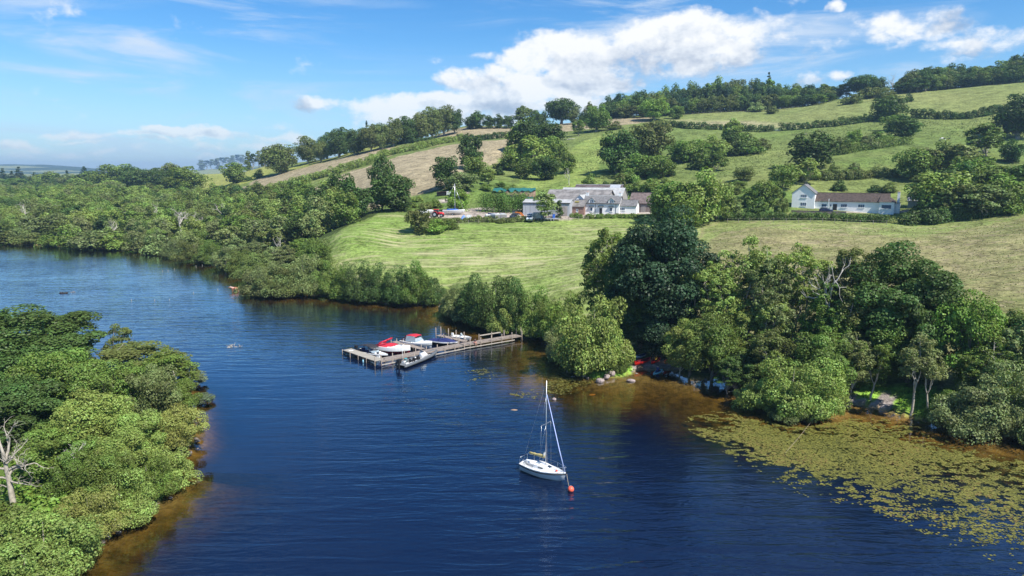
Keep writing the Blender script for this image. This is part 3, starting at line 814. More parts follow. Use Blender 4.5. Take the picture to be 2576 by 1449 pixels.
# distant trees (coarser sprays)
proto('fround', *[make_tree('tree', 200+i, 'round', 10, 9.5, 52, 105, .52, 1.5, .9, z0=-.02, limbs=8) for i in range(4)])
proto('fopen', *[make_ash('tree', 220+i, 10, 8, 6, 12, 34, .44, .95, mid_bark, .16, z0=.12) for i in range(3)])
proto('fbush', *[make_tree('bush', 240+i, 'dome', 5, 7.5, 44, 85, .42, 1.1, .75, z0=.02, limbs=5) for i in range(3)])
proto('beech', *[make_tree('tree', 260+i, 'round', 16, 15, 84, 130, .62, 2.3, .9, z0=.0, limbs=12, trunk_r=.5, bark_m=mid_bark) for i in range(3)])
proto('column', *[make_tree('tree', 280+i, 'column', 12, 5, 26, 100, .5, 1.2, .8, z0=.1, limbs=8, bark_m=mid_bark) for i in range(2)])
proto('pine', *[make_tree('tree', 290+i, 'column', 14, 5.5, 20, 80, .5, 1.3, .6, z0=.48, limbs=8, bark_m=mid_bark, trunk_r=.22) for i in range(2)])
proto('conifer', *[make_conifer('conifer', 300+i, 14, 6.5) for i in range(2)])
proto('snag', make_snag('dead_tree', 9, 8, mat('bleached_bark', (.40, .355, .29), .9, var=.4, vscale=2.5)))
proto('dead', *[make_dead('dead_tree', 320+i, 9, 7, pale_bark, 4) for i in range(3)])

PROT['oak'] = PROT['fround']  # same round broadleaf model under a second, made-up kind name
G_DARK = (.075, .125, .030); G_MID = (.145, .210, .042); G_LIGHT = (.225, .295, .070); G_YEL = (.27, .31, .075)
G_GREY = (.190, .230, .080); G_BLUE = (.045, .088, .040); G_BRI = (.17, .27, .045); G_OLIVE = (.145, .175, .048); G_BROWN = (.11, .095, .045)
CN = {G_DARK: 'dark green', G_MID: 'mid green', G_LIGHT: 'light green', G_YEL: 'yellow-green', G_GREY: 'grey-green', G_BLUE: 'deep bluish green', G_BRI: 'bright fresh green', G_OLIVE: 'dull olive', G_BROWN: 'brownish'}
NAMES = {'oak': ('other_broadleaf_tree', 'spreading', 'tree'), 'round': ('round_tree', 'round-crowned', 'tree'), 'open': ('open_tree', 'loose airy', 'tree'), 'bush': ('willow_bush', 'domed', 'bush'), 'big': ('large_tree', 'towering dense', 'tree'),
 'bigopen': ('tall_airy_tree', 'tall airy', 'tree'), 'stem': ('slim_tree', 'slim bare-stemmed', 'tree'), 'layer': ('layered_tree', 'flat-layered', 'tree'), 'fround': ('broadleaf_tree', 'round', 'tree'), 'fopen': ('alder_tree', 'loose-crowned', 'tree'),
 'fbush': ('shrub', 'low spreading', 'shrub'), 'beech': ('beech_tree', 'broad domed', 'tree'), 'column': ('slender_tree', 'slender', 'tree'), 'pine': ('pine_tree', 'bare-stemmed pine', 'tree'),
 'conifer': ('spruce_tree', 'pointed spruce', 'tree'), 'dead': ('dead_tree', 'leafless dead', 'tree'), 'snag': ('dead_tree', 'leafless dead', 'tree')}
TREES = []
tr_r = random.Random(11)
def tree_at(kind, x, y, z, h, w, col, where, label=None, group=None, idx=None, rot=None, colj=.22):
    pr = PROT[kind]; p = pr[idx if idx is not None else tr_r.randrange(len(pr))]
    root = bpy.data.objects.new(NAMES[kind][0], None); root.empty_display_size = .5
    COL.objects.link(root); root.location = (x, y, z)
    root.rotation_euler = (0, 0, tr_r.random()*2*pi if rot is None else rot)
    root.scale = (w/p['W'], w/p['W'], h/p['H'])
    kf = 1+tr_r.uniform(-colj, colj)*.75; cc = tuple(max(.01, c*kf*(1+tr_r.uniform(-.05, .05))) for c in col)
    for nm, key in (('crown', 'crown'), ('trunk', 'trunk')):
        if p[key] is None: continue
        o = bpy.data.objects.new(nm if kind not in ('dead', 'snag') else 'branches', p[key]); o.color = cc+(1,)
        COL.objects.link(o); o.parent = root
    u, v = toP(x, y, z+h*.55)
    TREES.append(dict(o=root, kind=kind, col=CN.get(col, ''), u=float(u), v=float(v), h=h, where=where, label=label, group=group))
    root['category'] = NAMES[kind][2]
    return root
def TR(kind, u, vt, vb, wpx, col, where='', back=0.0, **kw):
    """a tree whose top, foot and width were read off the photograph"""
    if kind == 'fround' and (int(u*7+vb*13) % 5) < 2: kind = 'oak'  # an arbitrary share of the round broadleaf trees takes the second kind name
    g = GR(u, vb, water=True)
    x, y = g[0], g[1]
    if back: s = 1+back/y; x *= s; y *= s
    z = max(float(HT(x, y)), -.3)
    h = CAMZ + slope(vt)*y - z
    h = max(h, 1.0)
    d = sqrt(x*x+y*y+(z-CAMZ)**2); w = wpx/FPX*d
    return tree_at(kind, x, y, z-.1, h, w, col, where, **kw)

# ------------------------------------------------------------------ trees: the near island
I = 'on the near wooded island'
for a in [
 ('big', 60, 768, 985, 330, G_DARK), ('layer', 310, 812, 955, 74, G_OLIVE), ('layer', 345, 862, 985, 240, G_OLIVE), ('open', 425, 872, 1005, 140, G_MID),
 ('open', 215, 890, 990, 130, G_GREY), ('open', 110, 820, 960, 150, G_MID),
 ('round', 275, 905, 1085, 140, G_MID), ('round', 395, 915, 1085, 125, G_GREY), ('round', 165, 870, 1060, 170, G_MID), ('round', 60, 950, 1110, 200, G_DARK),
 ('round', 235, 985, 1160, 165, G_LIGHT), ('round', 455, 1020, 1140, 120, G_YEL), ('round', 350, 1030, 1170, 125, G_LIGHT), ('round', 140, 1070, 1200, 150, G_MID),
 ('bush', 420, 1110, 1215, 140, G_LIGHT), ('bush', 375, 1135, 1250, 120, G_MID), ('round', 285, 1130, 1285, 120, G_MID), ('bush', 235, 1210, 1340, 130, G_YEL),
 ('bush', 320, 1185, 1310, 130, G_LIGHT), ('bush', 110, 1270, 1440, 210, G_LIGHT), ('bush', 15, 1280, 1449, 200, G_LIGHT), 
 ('bush', 195, 1130, 1240, 110, G_MID), ('round', 300, 1090, 1220, 140, G_LIGHT), ('round', 240, 1100, 1215, 120, G_MID), ('bush', 175, 1330, 1425, 90, G_LIGHT),
 ('bush', 60, 1350, 1500, 190, G_LIGHT), ('round', -60, 980, 1150, 240, G_DARK), ('round', -150, 860, 1040, 300, G_MID), ('bush', -130, 1200, 1400, 260, G_MID), ('round', 20, 860, 1030, 160, G_DARK),
 ('round', 455, 960, 1060, 100, G_MID), ('open', 330, 905, 1030, 150, G_MID), ('layer', 465, 900, 1000, 80, G_OLIVE)]:
    TR(*a, I)
TR('open', 497, 925, 968, 62, (.16, .2, .12), I, label='pale flooded bush standing in open water beyond the island\'s point', idx=0)
TR('open', 512, 985, 1012, 52, (.16, .2, .12), I, label='smaller pale flooded bush in the water nearest the island\'s tip', idx=1)
TR('snag', 34, 1052, 1278, 160, G_GREY, I, idx=0, rot=0.0, label='big white dead tree with a thick barkless trunk on the near island')
TR('dead', 205, 1105, 1225, 75, G_GREY, I, idx=1, label='thin grey dead stem among leafy bushes beside the big white dead tree')

# ------------------------------------------------------------------ trees: far left shore
F_ = 'along the far shore'
for a in [(20,566,611,78),(75,580,614,64),(125,583,619,60),(180,570,622,72),(235,568,625,118),(295,580,627,84),(350,588,632,70),(400,582,639,80),(445,592,648,74),(490,598,658,90),(530,604,664,80),
          (575,610,676,84),(612,620,690,92),(650,628,706,110),(680,648,738,90),(715,660,745,100)]:
    TR('fbush' if a[2] < 640 else 'bush', *a, tr_r.choice([G_GREY, G_GREY, G_OLIVE, G_MID]), F_)
for a in [('bush',655,672,742,110,G_GREY),('bush',712,655,742,130,G_GREY),('bush',770,622,744,100,G_GREY),('bush',830,645,744,90,G_MID),('bush',868,660,752,80,G_MID),('bush',905,655,758,90,G_DARK),
          ('bush',950,662,760,86,G_DARK),('bush',1000,668,764,90,G_DARK),('bush',1050,655,765,100,G_MID),('bush',1090,690,766,70,G_DARK),('open',720,612,690,100,G_GREY),('open',640,600,668,80,G_GREY),
          ('round',800,600,690,90,G_MID),('open',760,590,670,80,G_MID)]:
    TR(*a, 'on the wooded point by the hay field')
TR('open', 568, 640, 684, 50, G_GREY, F_, label='small leaning alder standing with its foot in the lake, off the far shore')
for a in [('bush',1150,712,795,90,G_GREY),('bush',1195,692,812,120,G_DARK),('bush',1245,678,822,130,G_DARK),('bush',1300,700,835,110,G_DARK),('bush',1275,745,838,110,G_LIGHT),('bush',1345,720,845,110,G_MID),
          ('bush',1330,765,845,90,G_LIGHT),('bush',1385,742,852,100,G_MID),('bush',1425,715,870,120,G_MID),('bush',1170,745,806,80,G_GREY),('bush',1220,760,824,80,G_MID),
          ('bush',1490,722,928,200,G_LIGHT),('bush',1420,800,905,100,G_GREY),('bush',1530,800,930,90,G_LIGHT),('bush',1465,830,938,100,G_MID),('bush',1130,728,790,60,G_GREY),('bush',1562,885,938,40,G_MID)]:
    TR(*a, 'on the bank between jetty and hay field' if a[1] < 1400 else 'on the bank beside the grey boulders')
# ------------------------------------------------------------------ trees: right bank
B = 'on the right-hand bank'
for a in [('bigopen',1530,548,845,150,G_MID,0),('big',1655,528,892,300,G_BLUE,0),('big',1600,600,885,180,G_DARK,1),
          ('bigopen',1865,580,905,190,G_LIGHT,1),('bigopen',1995,592,905,180,G_LIGHT,0),('bigopen',1925,640,925,150,G_GREY,2),('big',2235,604,930,265,G_DARK,1),('bigopen',2125,615,930,150,G_OLIVE,2),('round',2330,700,965,170,G_DARK,0),
          ('round',2430,738,1000,150,G_BRI,1),('open',2540,790,1030,140,G_GREY,2),('open',2480,830,1040,140,G_MID,0),('bigopen',1770,640,915,150,G_LIGHT,0),('open',2590,760,1010,160,G_OLIVE,1),
          ('round',1735,800,945,130,G_LIGHT,0),('open',1710,850,944,90,G_GREY,1),('round',1790,790,958,140,G_MID,1),('round',1880,820,958,150,G_MID,2),('open',1850,880,985,120,G_DARK,2),('open',1940,820,980,140,G_OLIVE,1),
          ('bush',1985,880,1040,190,G_LIGHT,0),('bush',1905,952,1022,115,G_LIGHT,1),('bush',2060,900,1038,140,G_LIGHT,2),('bush',2000,985,1050,120,G_GREY,0),('round',2060,830,1000,150,G_MID,0),
          ('open',2140,820,1000,110,G_GREY,0),('round',2170,790,965,170,G_MID,2),('round',2280,810,960,150,G_DARK,2),
          ('bush',2440,950,1088,180,G_GREY,1),('bush',2385,985,1068,90,G_MID,2),('bush',2530,915,1096,170,G_GREY,2),('bush',2590,960,1105,120,G_MID,0),('bush',2690,930,1120,200,G_MID,1),('round',2700,760,1020,260,G_DARK,1),
          ('open',1830,730,930,130,G_LIGHT,0),('bigopen',1930,730,940,110,G_LIGHT,0),('bigopen',2080,700,935,160,G_MID,1),('round',1660,760,905,150,G_BLUE,2)]:
    k, u, vt, vb, w, c, ix = a
    TR(k, u, vt, vb, w, c, B, idx=ix)
TR('stem', 2188, 850, 1006, 90, G_MID, B, label='slim tree with a leaning pale trunk beside the pebble path', idx=0, rot=.1)
TR('stem', 2290, 820, 1044, 110, G_GREY, B, label='waterside tree with twisted bare limbs on the bright grass', idx=1)
TR('stem', 2335, 840, 1043, 80, G_GREY, B, label='straight-stemmed thin tree on the bright grass by the drooping willows', idx=0)
TR('dead', 2075, 640, 935, 120, G_GREY, B, idx=1, label='bare grey treetop poking out between the green crowns on the right bank')
TR('dead', 1900, 610, 905, 110, G_GREY, B, idx=2, label='bare twigged tree behind the light green airy crown on the right bank')
TR('layer', 1831, 925, 992, 75, G_DARK, B, label='dark little tree rooted in the shallows in front of the wood', idx=1)

# ------------------------------------------------------------------ the wood behind the far left shore
def scatter(poly, spacing, fn, seed):
    P = gpoly(poly, 60); r = np.random.default_rng(seed)
    x0, y0 = P.min(0); x1, y1 = P.max(0)
    done = []
    nx = int((x1-x0)/spacing)+1; ny = int((y1-y0)/spacing)+1
    for j in range(ny):
        for i in range(nx):
            x = x0+(i+.5*(j % 2)+r.uniform(-.32, .32))*spacing; y = y0+(j+r.uniform(-.32, .32))*spacing
            if abs(x/y) > .80: continue
            if inside(np.array([x]), np.array([y]), P)[0] : done.append((x, y))
    for x, y in done: fn(x, y, r)
WOODP = [(-250,606),(0,611),(200,620),(300,624),(400,634),(500,648),(560,662),(640,685),(720,690),(770,640),(800,600),(850,575),(900,552),(930,530),(900,515),(830,506),(700,497),(600,499),(520,502),(400,500),(250,492),(0,484),(-250,478)]
def wood_tree(x, y, r):
    d0 = float(pdist(np.array([x]), np.array([y]), shore, False)[0])
    z = float(HT(x, y)); 
    if z < .1: return
    h = r.uniform(8.5, 12.5)*(.72 if d0 < 14 else 1)*(.9 if y < 250 else 1)
    w = h*r.uniform(.95, 1.25)
    k = ('fround' if r.random() < .5 else 'oak') if r.random() < .62 else ('fopen' if r.random() < .8 else 'fbush')
    u_, v_ = toP(x, y, z)
    col = [G_MID, G_MID, G_LIGHT, G_DARK, G_GREY, G_OLIVE, G_LIGHT][r.integers(0, 7)]
    if d0 < 25 and r.random() < .6: col = G_GREY
    tree_at(k, x, y, z-.1, h, w, col, 'in the wood behind the far shore')
scatter(WOODP, 12.2, wood_tree, 5)
for a in [('beech',255,428,480,100,G_MID),('beech',310,414,482,125,G_MID),('beech',375,420,484,110,G_DARK),('beech',445,402,480,72,G_OLIVE),('beech',470,420,488,95,G_MID),('beech',415,428,486,90,G_DARK),
          ('fround',215,450,488,90,G_LIGHT),('fround',180,440,478,80,G_GREY),('fround',120,432,476,80,G_MID),('fround',40,445,480,90,G_MID),('fround',345,432,484,80,G_DARK),('fround',285,450,490,90,G_LIGHT),('beech',350,416,478,80,G_DARK)]:
    TR(*a, 'in the tall clump below the yellow field')
for u, t, w in [(-20,436,34),(12,424,32),(34,430,28),(52,420,34),(90,434,30),(216,418,34),(244,432,26),(150,438,30),(172,428,26),(-60,430,36)]:
    TR('conifer', u, t, 474, w, G_BLUE, 'on the flat ground at the far left')
def far_tree(x, y, r):
    tree_at('fround' if r.random() < .75 else 'conifer', x, y, float(HT(x, y)), r.uniform(11, 16), r.uniform(13, 18), [G_BLUE, G_DARK, G_MID, G_OLIVE][r.integers(0, 4)], 'in the distant woods')
scatter([(-200,476),(0,479),(260,486),(260,470),(130,463),(-200,463)], 26, far_tree, 6)
# dead trees of the wood
for u, t, b_, w in [(65,505,575,62),(455,520,602,66),(478,530,600,52),(395,505,570,44),(705,585,650,46),(262,520,575,30),(640,560,620,30)]:
    TR('dead', u, t, b_, w, G_GREY, 'in the wood behind the far shore', back=-4)
for i, (u, v) in enumerate(((40,560),(150,545),(210,570),(330,560),(420,590),(520,585),(585,600),(620,575),(690,610),(740,640),(560,545),(290,590))):
    TR('dead', u, v-30-(i % 3)*6, v+14, 30+(i % 4)*6, G_GREY, 'in the wood behind the far shore', back=-2)
for u, v in ((110,560),(380,560),(610,540),(760,575),(480,548)): TR('column', u, v-44, v+16, 30, tr_r.choice([G_BRI, G_LIGHT, G_OLIVE]), 'in the wood behind the far shore')
for u, v in ((838,548),(720,560)): TR('conifer', u, v-62, v+20, 50, G_OLIVE, 'in the wood behind the far shore')
# pines and poplars on the skyline left of the beeches
for i, u in enumerate(range(508, 690, 13)):
    base = 428-(u-508)*.10; TR('pine' if i % 3 else 'column', u, base-18-(u-508)*.09-tr_r.random()*8, base+2, 21, [G_OLIVE, G_BLUE, G_GREY][i % 3], 'on the skyline behind the yellow field', back=60)
TR('fround', 592, 403, 462, 66, G_MID, '', label='lone rounded tree at the edge of the yellow-green field', idx=0)
TR('fbush', 624, 440, 455, 26, G_DARK, '', label='small dark bush next to the lone field tree')
TR('fbush', 650, 428, 448, 30, G_MID, '', label='pale green bush between the lone field tree and the first beech')
# beeches in a row
BR = 'in the beech row above the brown field'
for u, t, b_, w in [(706,352,437,92),(776,343,412,64),(808,352,408,40),(823,335,400,60),(853,322,397,66),(893,318,390,60),(934,310,381,58),(962,305,375,50),(990,298,369,56),(1025,293,361,58),(1060,280,354,60),(1088,270,349,62),(1118,260,342,62),(1145,272,336,46)]:
    TR('beech', u, t, b_, w, G_DARK if (u % 2) else G_OLIVE, BR)
for u, t, b_, w in [(870,322,380,50),(915,312,372,50),(950,306,366,50),(1005,296,358,50),(1045,288,352,50)]:
    TR('fround', u, t+4, b_, w, G_DARK, BR, back=25)
TR('conifer', 924, 303, 372, 22, G_BLUE, BR, back=30)
for u, t, b_, w in [(1182,290,323,34),(1202,279,322,52),(1232,290,322,36),(1254,288,322,34),(1278,290,322,36)]:
    TR('fround', u, t, b_+1, w, G_DARK, 'on the hill crest beyond the beeches')
for k, u, t, b_, w, c in [('fopen',1314,264,322,52,G_OLIVE),('fround',1345,275,320,40,G_DARK),('fround',1365,280,318,36,G_DARK),('beech',1412,242,310,88,G_DARK),('fround',1445,270,312,40,G_OLIVE),('beech',1500,264,331,78,G_MID),
                    ('fopen',1455,300,342,34,G_MID),('fopen',1483,252,306,30,G_GREY),('fbush',1545,306,326,44,G_OLIVE),('fround',1470,280,316,34,G_DARK)]:
    TR(k, u, t, b_, w, c, 'on the hill crest beyond the beeches' if u < 1440 else 'on the hill shoulder above the steep pasture')
# the crest woods
def lerpv(u, tab):
    return float(np.interp(u, [a for a, _ in tab], [b for _, b in tab]))
BASE = [(1520,297),(1600,296),(1680,290),(1760,284),(1850,280),(1950,274),(2010,268),(2060,262),(2120,245)]
TOP = [(1510,252),(1533,240),(1583,232),(1628,228),(1678,214),(1720,208),(1760,204),(1800,194),(1860,196),(1930,196),(1970,208),(2030,212),(2068,210),(2110,218)]
CW = 'in the dark wood on the hill crest'
for row, (bk, f, du) in enumerate([(2, .52, 24), (16, .80, 22), (34, 1.0, 25)]):
    u = 1520+row*7
    while u < 2105:
        bv = lerpv(u, BASE); tv = lerpv(u, TOP); t = bv-(bv-tv)*f*tr_r.uniform(.9, 1.04)
        TR('fround' if tr_r.random() < .8 else 'fopen', u, t, bv+1, tr_r.uniform(40, 52), tr_r.choice([G_DARK, G_DARK, G_OLIVE, G_BLUE, G_MID]), CW, back=bk)
        u += du*tr_r.uniform(.85, 1.15)
TR('conifer', 1930, 183, 270, 30, G_BLUE, CW, back=30)
TR('beech', 1648, 243, 304, 74, G_BRI, CW, label='fresh green broad tree standing out before the dark crest wood')
for k, u, t, b_, w, c in [('fround',1700,262,300,40,G_MID),('fbush',1902,252,281,44,G_GREY),('fbush',1942,260,286,34,G_OLIVE),('beech',2168,184,238,74,G_DARK),('fround',2210,195,235,46,G_DARK),('fbush',2190,215,246,60,G_OLIVE),
          ('fbush',2140,232,262,46,G_OLIVE),('fbush',2085,236,252,40,G_OLIVE),('fbush',2230,222,250,50,G_OLIVE),('fbush',2286,236,256,22,G_DARK),('fopen',2130,205,245,44,G_DARK)]:
    TR(k, u, t, b_, w, c, 'on the bracken knoll at the hilltop' if u > 2050 else 'in front of the dark crest wood')
TR('dead', 2243, 180, 236, 38, G_GREY, '', label='bare pale dead tree on the skyline between the two crest woods')
BASE2 = [(2260,234),(2300,233),(2400,222),(2480,214),(2576,206),(2700,200)]
TOP2 = [(2262,200),(2290,172),(2320,162),(2380,160),(2430,165),(2480,162),(2530,148),(2576,122),(2650,110)]
for row, (bk, f, du) in enumerate([(2, .62, 22), (14, .88, 22), (30, 1.0, 24)]):
    u = 2266+row*6
    while u < 2640:
        bv = lerpv(u, BASE2); tv = lerpv(u, TOP2); t = bv-(bv-tv)*f*tr_r.uniform(.88, 1.04)
        TR('fround' if tr_r.random() < .8 else 'fopen', u, t, bv+1, tr_r.uniform(38, 50), tr_r.choice([G_DARK, G_DARK, G_OLIVE, G_MID]), 'in the dark wood at the top right of the hill', back=bk)
        u += du*tr_r.uniform(.85, 1.15)
# ------------------------------------------------------------------ hillside trees
HL = 'on the hillside above the farm'
for a in [('fround',962,388,505,66,G_DARK),('fround',1000,430,530,110,G_DARK),('fround',960,450,530,90,G_DARK),('fround',860,432,545,86,G_DARK),('fround',895,455,552,90,G_DARK),('fround',815,470,560,90,G_DARK),('fround',870,480,566,80,G_MID),
 ('fround',745,470,530,90,G_MID),('fround',690,478,530,90,G_MID),('fopen',600,466,510,44,G_BLUE),
 ('fround',1118,392,474,76,G_DARK),('fround',1158,428,480,86,G_GREY),('fround',1184,338,426,70,G_DARK),('fround',1196,392,450,70,G_MID),('fopen',1228,418,468,50,G_LIGHT),
 ('beech',1350,292,392,130,G_DARK),('fround',1308,305,392,80,G_MID),('fopen',1330,335,432,110,G_LIGHT),('fround',1388,335,408,74,G_MID),('fround',1372,388,452,78,G_DARK),('fround',1428,378,436,52,G_MID),('fround',1290,370,430,60,G_MID),
 ('fround',1320,395,450,60,G_MID),('fbush',1262,400,425,46,G_OLIVE),('fbush',1256,420,440,30,G_DARK),
 ('beech',1552,316,436,116,G_DARK),('beech',1636,290,402,120,G_OLIVE),('fround',1600,380,445,90,G_MID),('fround',1655,385,448,90,G_MID),('fbush',1580,415,460,60,G_MID),
 ('fround',1712,348,408,80,G_MID),('fround',1755,345,404,84,G_MID),('fround',1800,342,400,76,G_LIGHT),('fopen',1841,293,374,62,G_LIGHT),('fround',1835,335,392,70,G_DARK),('fbush',1880,338,388,84,G_MID),('fbush',1915,350,376,50,G_OLIVE),('fbush',1765,380,425,70,G_MID),
 ('fopen',1802,378,430,54,G_MID),('fround',2038,330,424,120,G_DARK),('fopen',2144,323,374,44,G_BRI),('fbush',2186,336,374,54,G_GREY),('fbush',2104,348,388,50,G_OLIVE),('fround',2120,345,386,44,G_MID),
 ('beech',2236,232,303,80,G_DARK),('fround',2272,290,348,80,G_DARK),('fround',2245,285,330,50,G_MID),('fbush',2215,325,356,60,G_MID),('fopen',2480,305,392,90,G_MID),('beech',2560,238,350,96,G_DARK),('fround',2548,352,408,56,G_DARK),
 ('fround',2300,372,452,92,G_MID),('fround',2350,355,444,84,G_OLIVE),('fopen',2402,360,446,100,G_GREY),('fround',2450,392,480,104,G_MID),('fround',2352,430,540,130,G_LIGHT),('fround',2415,445,545,110,G_OLIVE),('fopen',2475,460,548,100,G_GREY),
 ('fround',2540,440,525,110,G_MID),('fround',2585,400,500,100,G_DARK),('fround',2400,410,500,90,G_DARK),('fopen',2500,415,500,90,G_MID),('fbush',2335,478,545,70,G_DARK),('fround',2320,462,520,60,G_GREY),('fbush',2525,470,540,80,G_MID),
 ('fopen',2026,393,464,66,G_LIGHT),('fround',1965,412,476,70,G_MID),('fround',1930,452,520,70,G_MID),('fround',1868,418,455,54,G_OLIVE),('fbush',1965,490,536,40,G_OLIVE),('fbush',1895,470,520,70,G_MID),('fbush',1905,500,540,60,G_DARK),
 ('fround',1690,445,562,120,G_MID),('fround',1752,430,566,130,G_LIGHT),('fround',1800,458,556,90,G_LIGHT),('fround',1660,470,560,70,G_MID),('fround',1720,480,575,100,G_MID),('fopen',1840,490,548,60,G_GREY),
 ('fbush',2150,405,432,30,G_GREY),('fbush',1480,440,478,50,G_MID),('fbush',1520,448,480,44,G_DARK),('fbush',1555,440,478,50,G_OLIVE),('fbush',1595,450,482,50,G_MID),('fbush',1640,440,482,60,G_MID),
 ('fbush',2200,462,482,34,G_DARK),('fbush',2235,460,484,40,G_OLIVE),('fbush',2110,455,480,40,G_DARK)]:
    TR(*a, HL if a[1] > 900 else 'at the near corner of the brown field')
TR('fopen', 1370, 476, 556, 74, G_GREY, '', label='tree with a dark forked trunk in front of the pale flat-roofed shed', idx=0)
TR('column', 1406, 503, 548, 24, G_DARK, '', label='narrow dark evergreen beside the flat-roofed shed wall', idx=0)
TR('fround', 1153, 474, 532, 68, G_BRI, '', label='fresh green chestnut-like tree behind the bare boat mast', idx=1)
TR('fround', 1055, 514, 588, 70, G_OLIVE, '', label='dull bushy tree at the hay field\'s top corner beside the boat yard', idx=2)
TR('fbush', 1095, 545, 582, 80, G_BRI, '', label='fresh green bramble mound below the red tractor')
TR('fbush', 1130, 552, 575, 60, G_MID, '', label='low green scrub below the parked tractor, above the mown grass')
TR('dead', 1432, 420, 466, 34, G_GREY, '', label='bare pale tree standing behind the barns')
TR('fbush', 2158, 500, 529, 16, (.40, .33, .03), '', label='golden yellow conifer against the white bungalow wall')
TR('dead', 2075, 335, 358, 10, G_GREY, '', idx=1, label='tiny bare thorn beside the dark hillside thicket')
# scrub between farm and hill
def scrub(x, y, r):
    z = float(HT(x, y)); u, v = toP(x, y, z)
    # keep the buildings clear
    if 1310 < u < 1650 and 470 < v < 545: return
    if 1975 < u < 2335 and 480 < v < 552: return
    if 1180 < u < 1310 and v > 524: return
    if 1085 < u < 1190 and 478 < v < 512: return
    h = r.uniform(2.0, 4.6)
    tree_at('fbush' if r.random() < .7 else 'fround', x, y, z-.2, h, h*r.uniform(1.3, 2.0), [G_MID, G_LIGHT, G_OLIVE, G_DARK, G_MID][r.integers(0, 5)], 'in the scrub between farm and hill')
scatter([(970,530),(1060,500),(1100,478),(1250,470),(1480,476),(1640,478),(1850,475),(1900,480),(1995,500),(1990,534),(1830,545),(1640,536),(1640,498),(1480,486),(1300,505),(1200,515),(1050,536)], 9.5, scrub, 8)
scatter([(1560,430),(1660,430),(1690,420),(1700,470),(1640,482),(1560,478)], 9, scrub, 9)
scatter([(2230,470),(2350,400),(2560,420),(2576,530),(2480,540),(2290,535)], 11, scrub, 10)
scatter([(1990,440),(2230,430),(2240,440),(2000,452)], 8, scrub, 12)
# understorey below the right bank trees
def under(x, y, r):
    z = float(HT(x, y))
    if z < .25: return
    u, v = toP(x, y, z)
    if 2110 < u < 2400 and v > 975: return
    if 1580 < u < 1720 and v > 895: return
    h = r.uniform(2.5, 5)
    tree_at('bush' if r.random() < .6 else 'open', x, y, z-.1, h, h*1.25, [G_MID, G_DARK, G_OLIVE, G_GREY][r.integers(0, 4)], 'in the undergrowth of the right bank')
scatter([(1700,935),(1780,950),(1900,955),(2000,1000),(2110,1005),(2150,990),(2400,1060),(2600,1085),(2600,1010),(2400,960),(2150,915),(1900,890),(1700,880)], 7.6, under, 13)

# ------------------------------------------------------------------ hedges
def hedge(name, pts, h, wd, col, label, cat='hedge', dens=1.0, leaf=.5, step=1.5, group=None, ragged=.35, seed=1, parts=True):
    r = np.random.default_rng(seed)
    W_ = np.array([GR(u, v)[:2] for u, v in pts])
    seg = np.linalg.norm(np.diff(W_, axis=0), axis=1); L = seg.sum(); n = max(3, int(L/step))
    s = np.linspace(0, L, n); cs = np.concatenate([[0], np.cumsum(seg)])
    x = np.interp(s, cs, W_[:, 0]); y = np.interp(s, cs, W_[:, 1])
    cen = []; rad = []
    for i in range(n):
        hh = h*(1+ragged*(vnoise(np.array([x[i]]), np.array([y[i]]), 7, seed)[0]-.5)*2 + r.normal()*ragged*.25)
        z = float(HT(x[i], y[i]))
        for k in range(3):
            cen.append((x[i]+r.normal()*wd*.22, y[i]+r.normal()*wd*.22, z+hh*(.22+.33*k))); rad.append(wd*.5*(.8+.4*r.random()))
    o = np.array([x[n//2], y[n//2], 0]); o[2] = float(HT(o[0], o[1]))
    V, F, val = leaf_cloud(r, np.array(cen)-o, rad, .9, int(min(420, 80*dens*(wd/2.6)**2*(.5/leaf)**1.6)), leaf, .5)
    ob = link(bpy.data.objects.new(name, fast_mesh(name, V, F, [fm], False, {'leaf': ('FLOAT', val)})))
    ob.location = o; ob.color = tuple(col)+(1,)
    return tag(ob, label, cat, group)
hedge('hedge', [(890,374),(937,364),(1014,362),(1055,358),(1090,355)], 3.2, 2.6, G_DARK, 'dark clipped hedge running under the last beeches between two brown fields', seed=1, dens=1.3)
hedge('hedge', [(1150,354),(1208,353),(1250,349),(1300,344)], 3.4, 2.8, G_DARK, 'short dark hedge closing off the crest field beside the big oak clump', seed=2, dens=1.3)
hedge('hedge', [(640,496),(700,478),(760,462),(830,442),(875,429),(930,412),(979,391),(1049,377),(1097,365),(1160,354)], 3.3, 3.6, G_LIGHT, 'long bushy bright green hedge rising diagonally between the brown fields', seed=3, dens=1.3)
hedge('hedge', [(1640,318),(1725,324),(1800,326),(1943,331)], 3.4, 2.6, G_DARK, 'dark hedge below the crest wood, ending at the open gateway', seed=4, dens=1.5)
hedge('hedge', [(1965,329),(2040,323),(2105,318),(2171,308),(2220,303)], 3.6, 2.6, G_DARK, 'dark hedge from the open gateway up to the big field oak', seed=5, dens=1.5)
hedge('hedge', [(2290,296),(2350,299),(2432,299),(2485,291),(2544,279),(2600,272)], 3.4, 3, G_DARK, 'dark uneven hedge across the upper pasture behind the grazing cow', seed=6, dens=1.5, ragged=.5)
hedge('hedge', [(1822,552),(1900,553),(2000,553),(2100,555),(2200,558),(2240,560)], 1.6, 2.0, (.10, .16, .04), 'straight clipped hedge between the white house garden and the seeding meadow', seed=7, dens=1.6, leaf=.3, step=1.1, ragged=.12)
hedge('bramble_bank', [(2296,562),(2330,562),(2380,556),(2440,550),(2500,540),(2600,528)], 2.2, 4.5, G_DARK, 'dark overgrown bank of brambles along the meadow\'s top edge', 'hedge', seed=8, dens=2, ragged=.5)
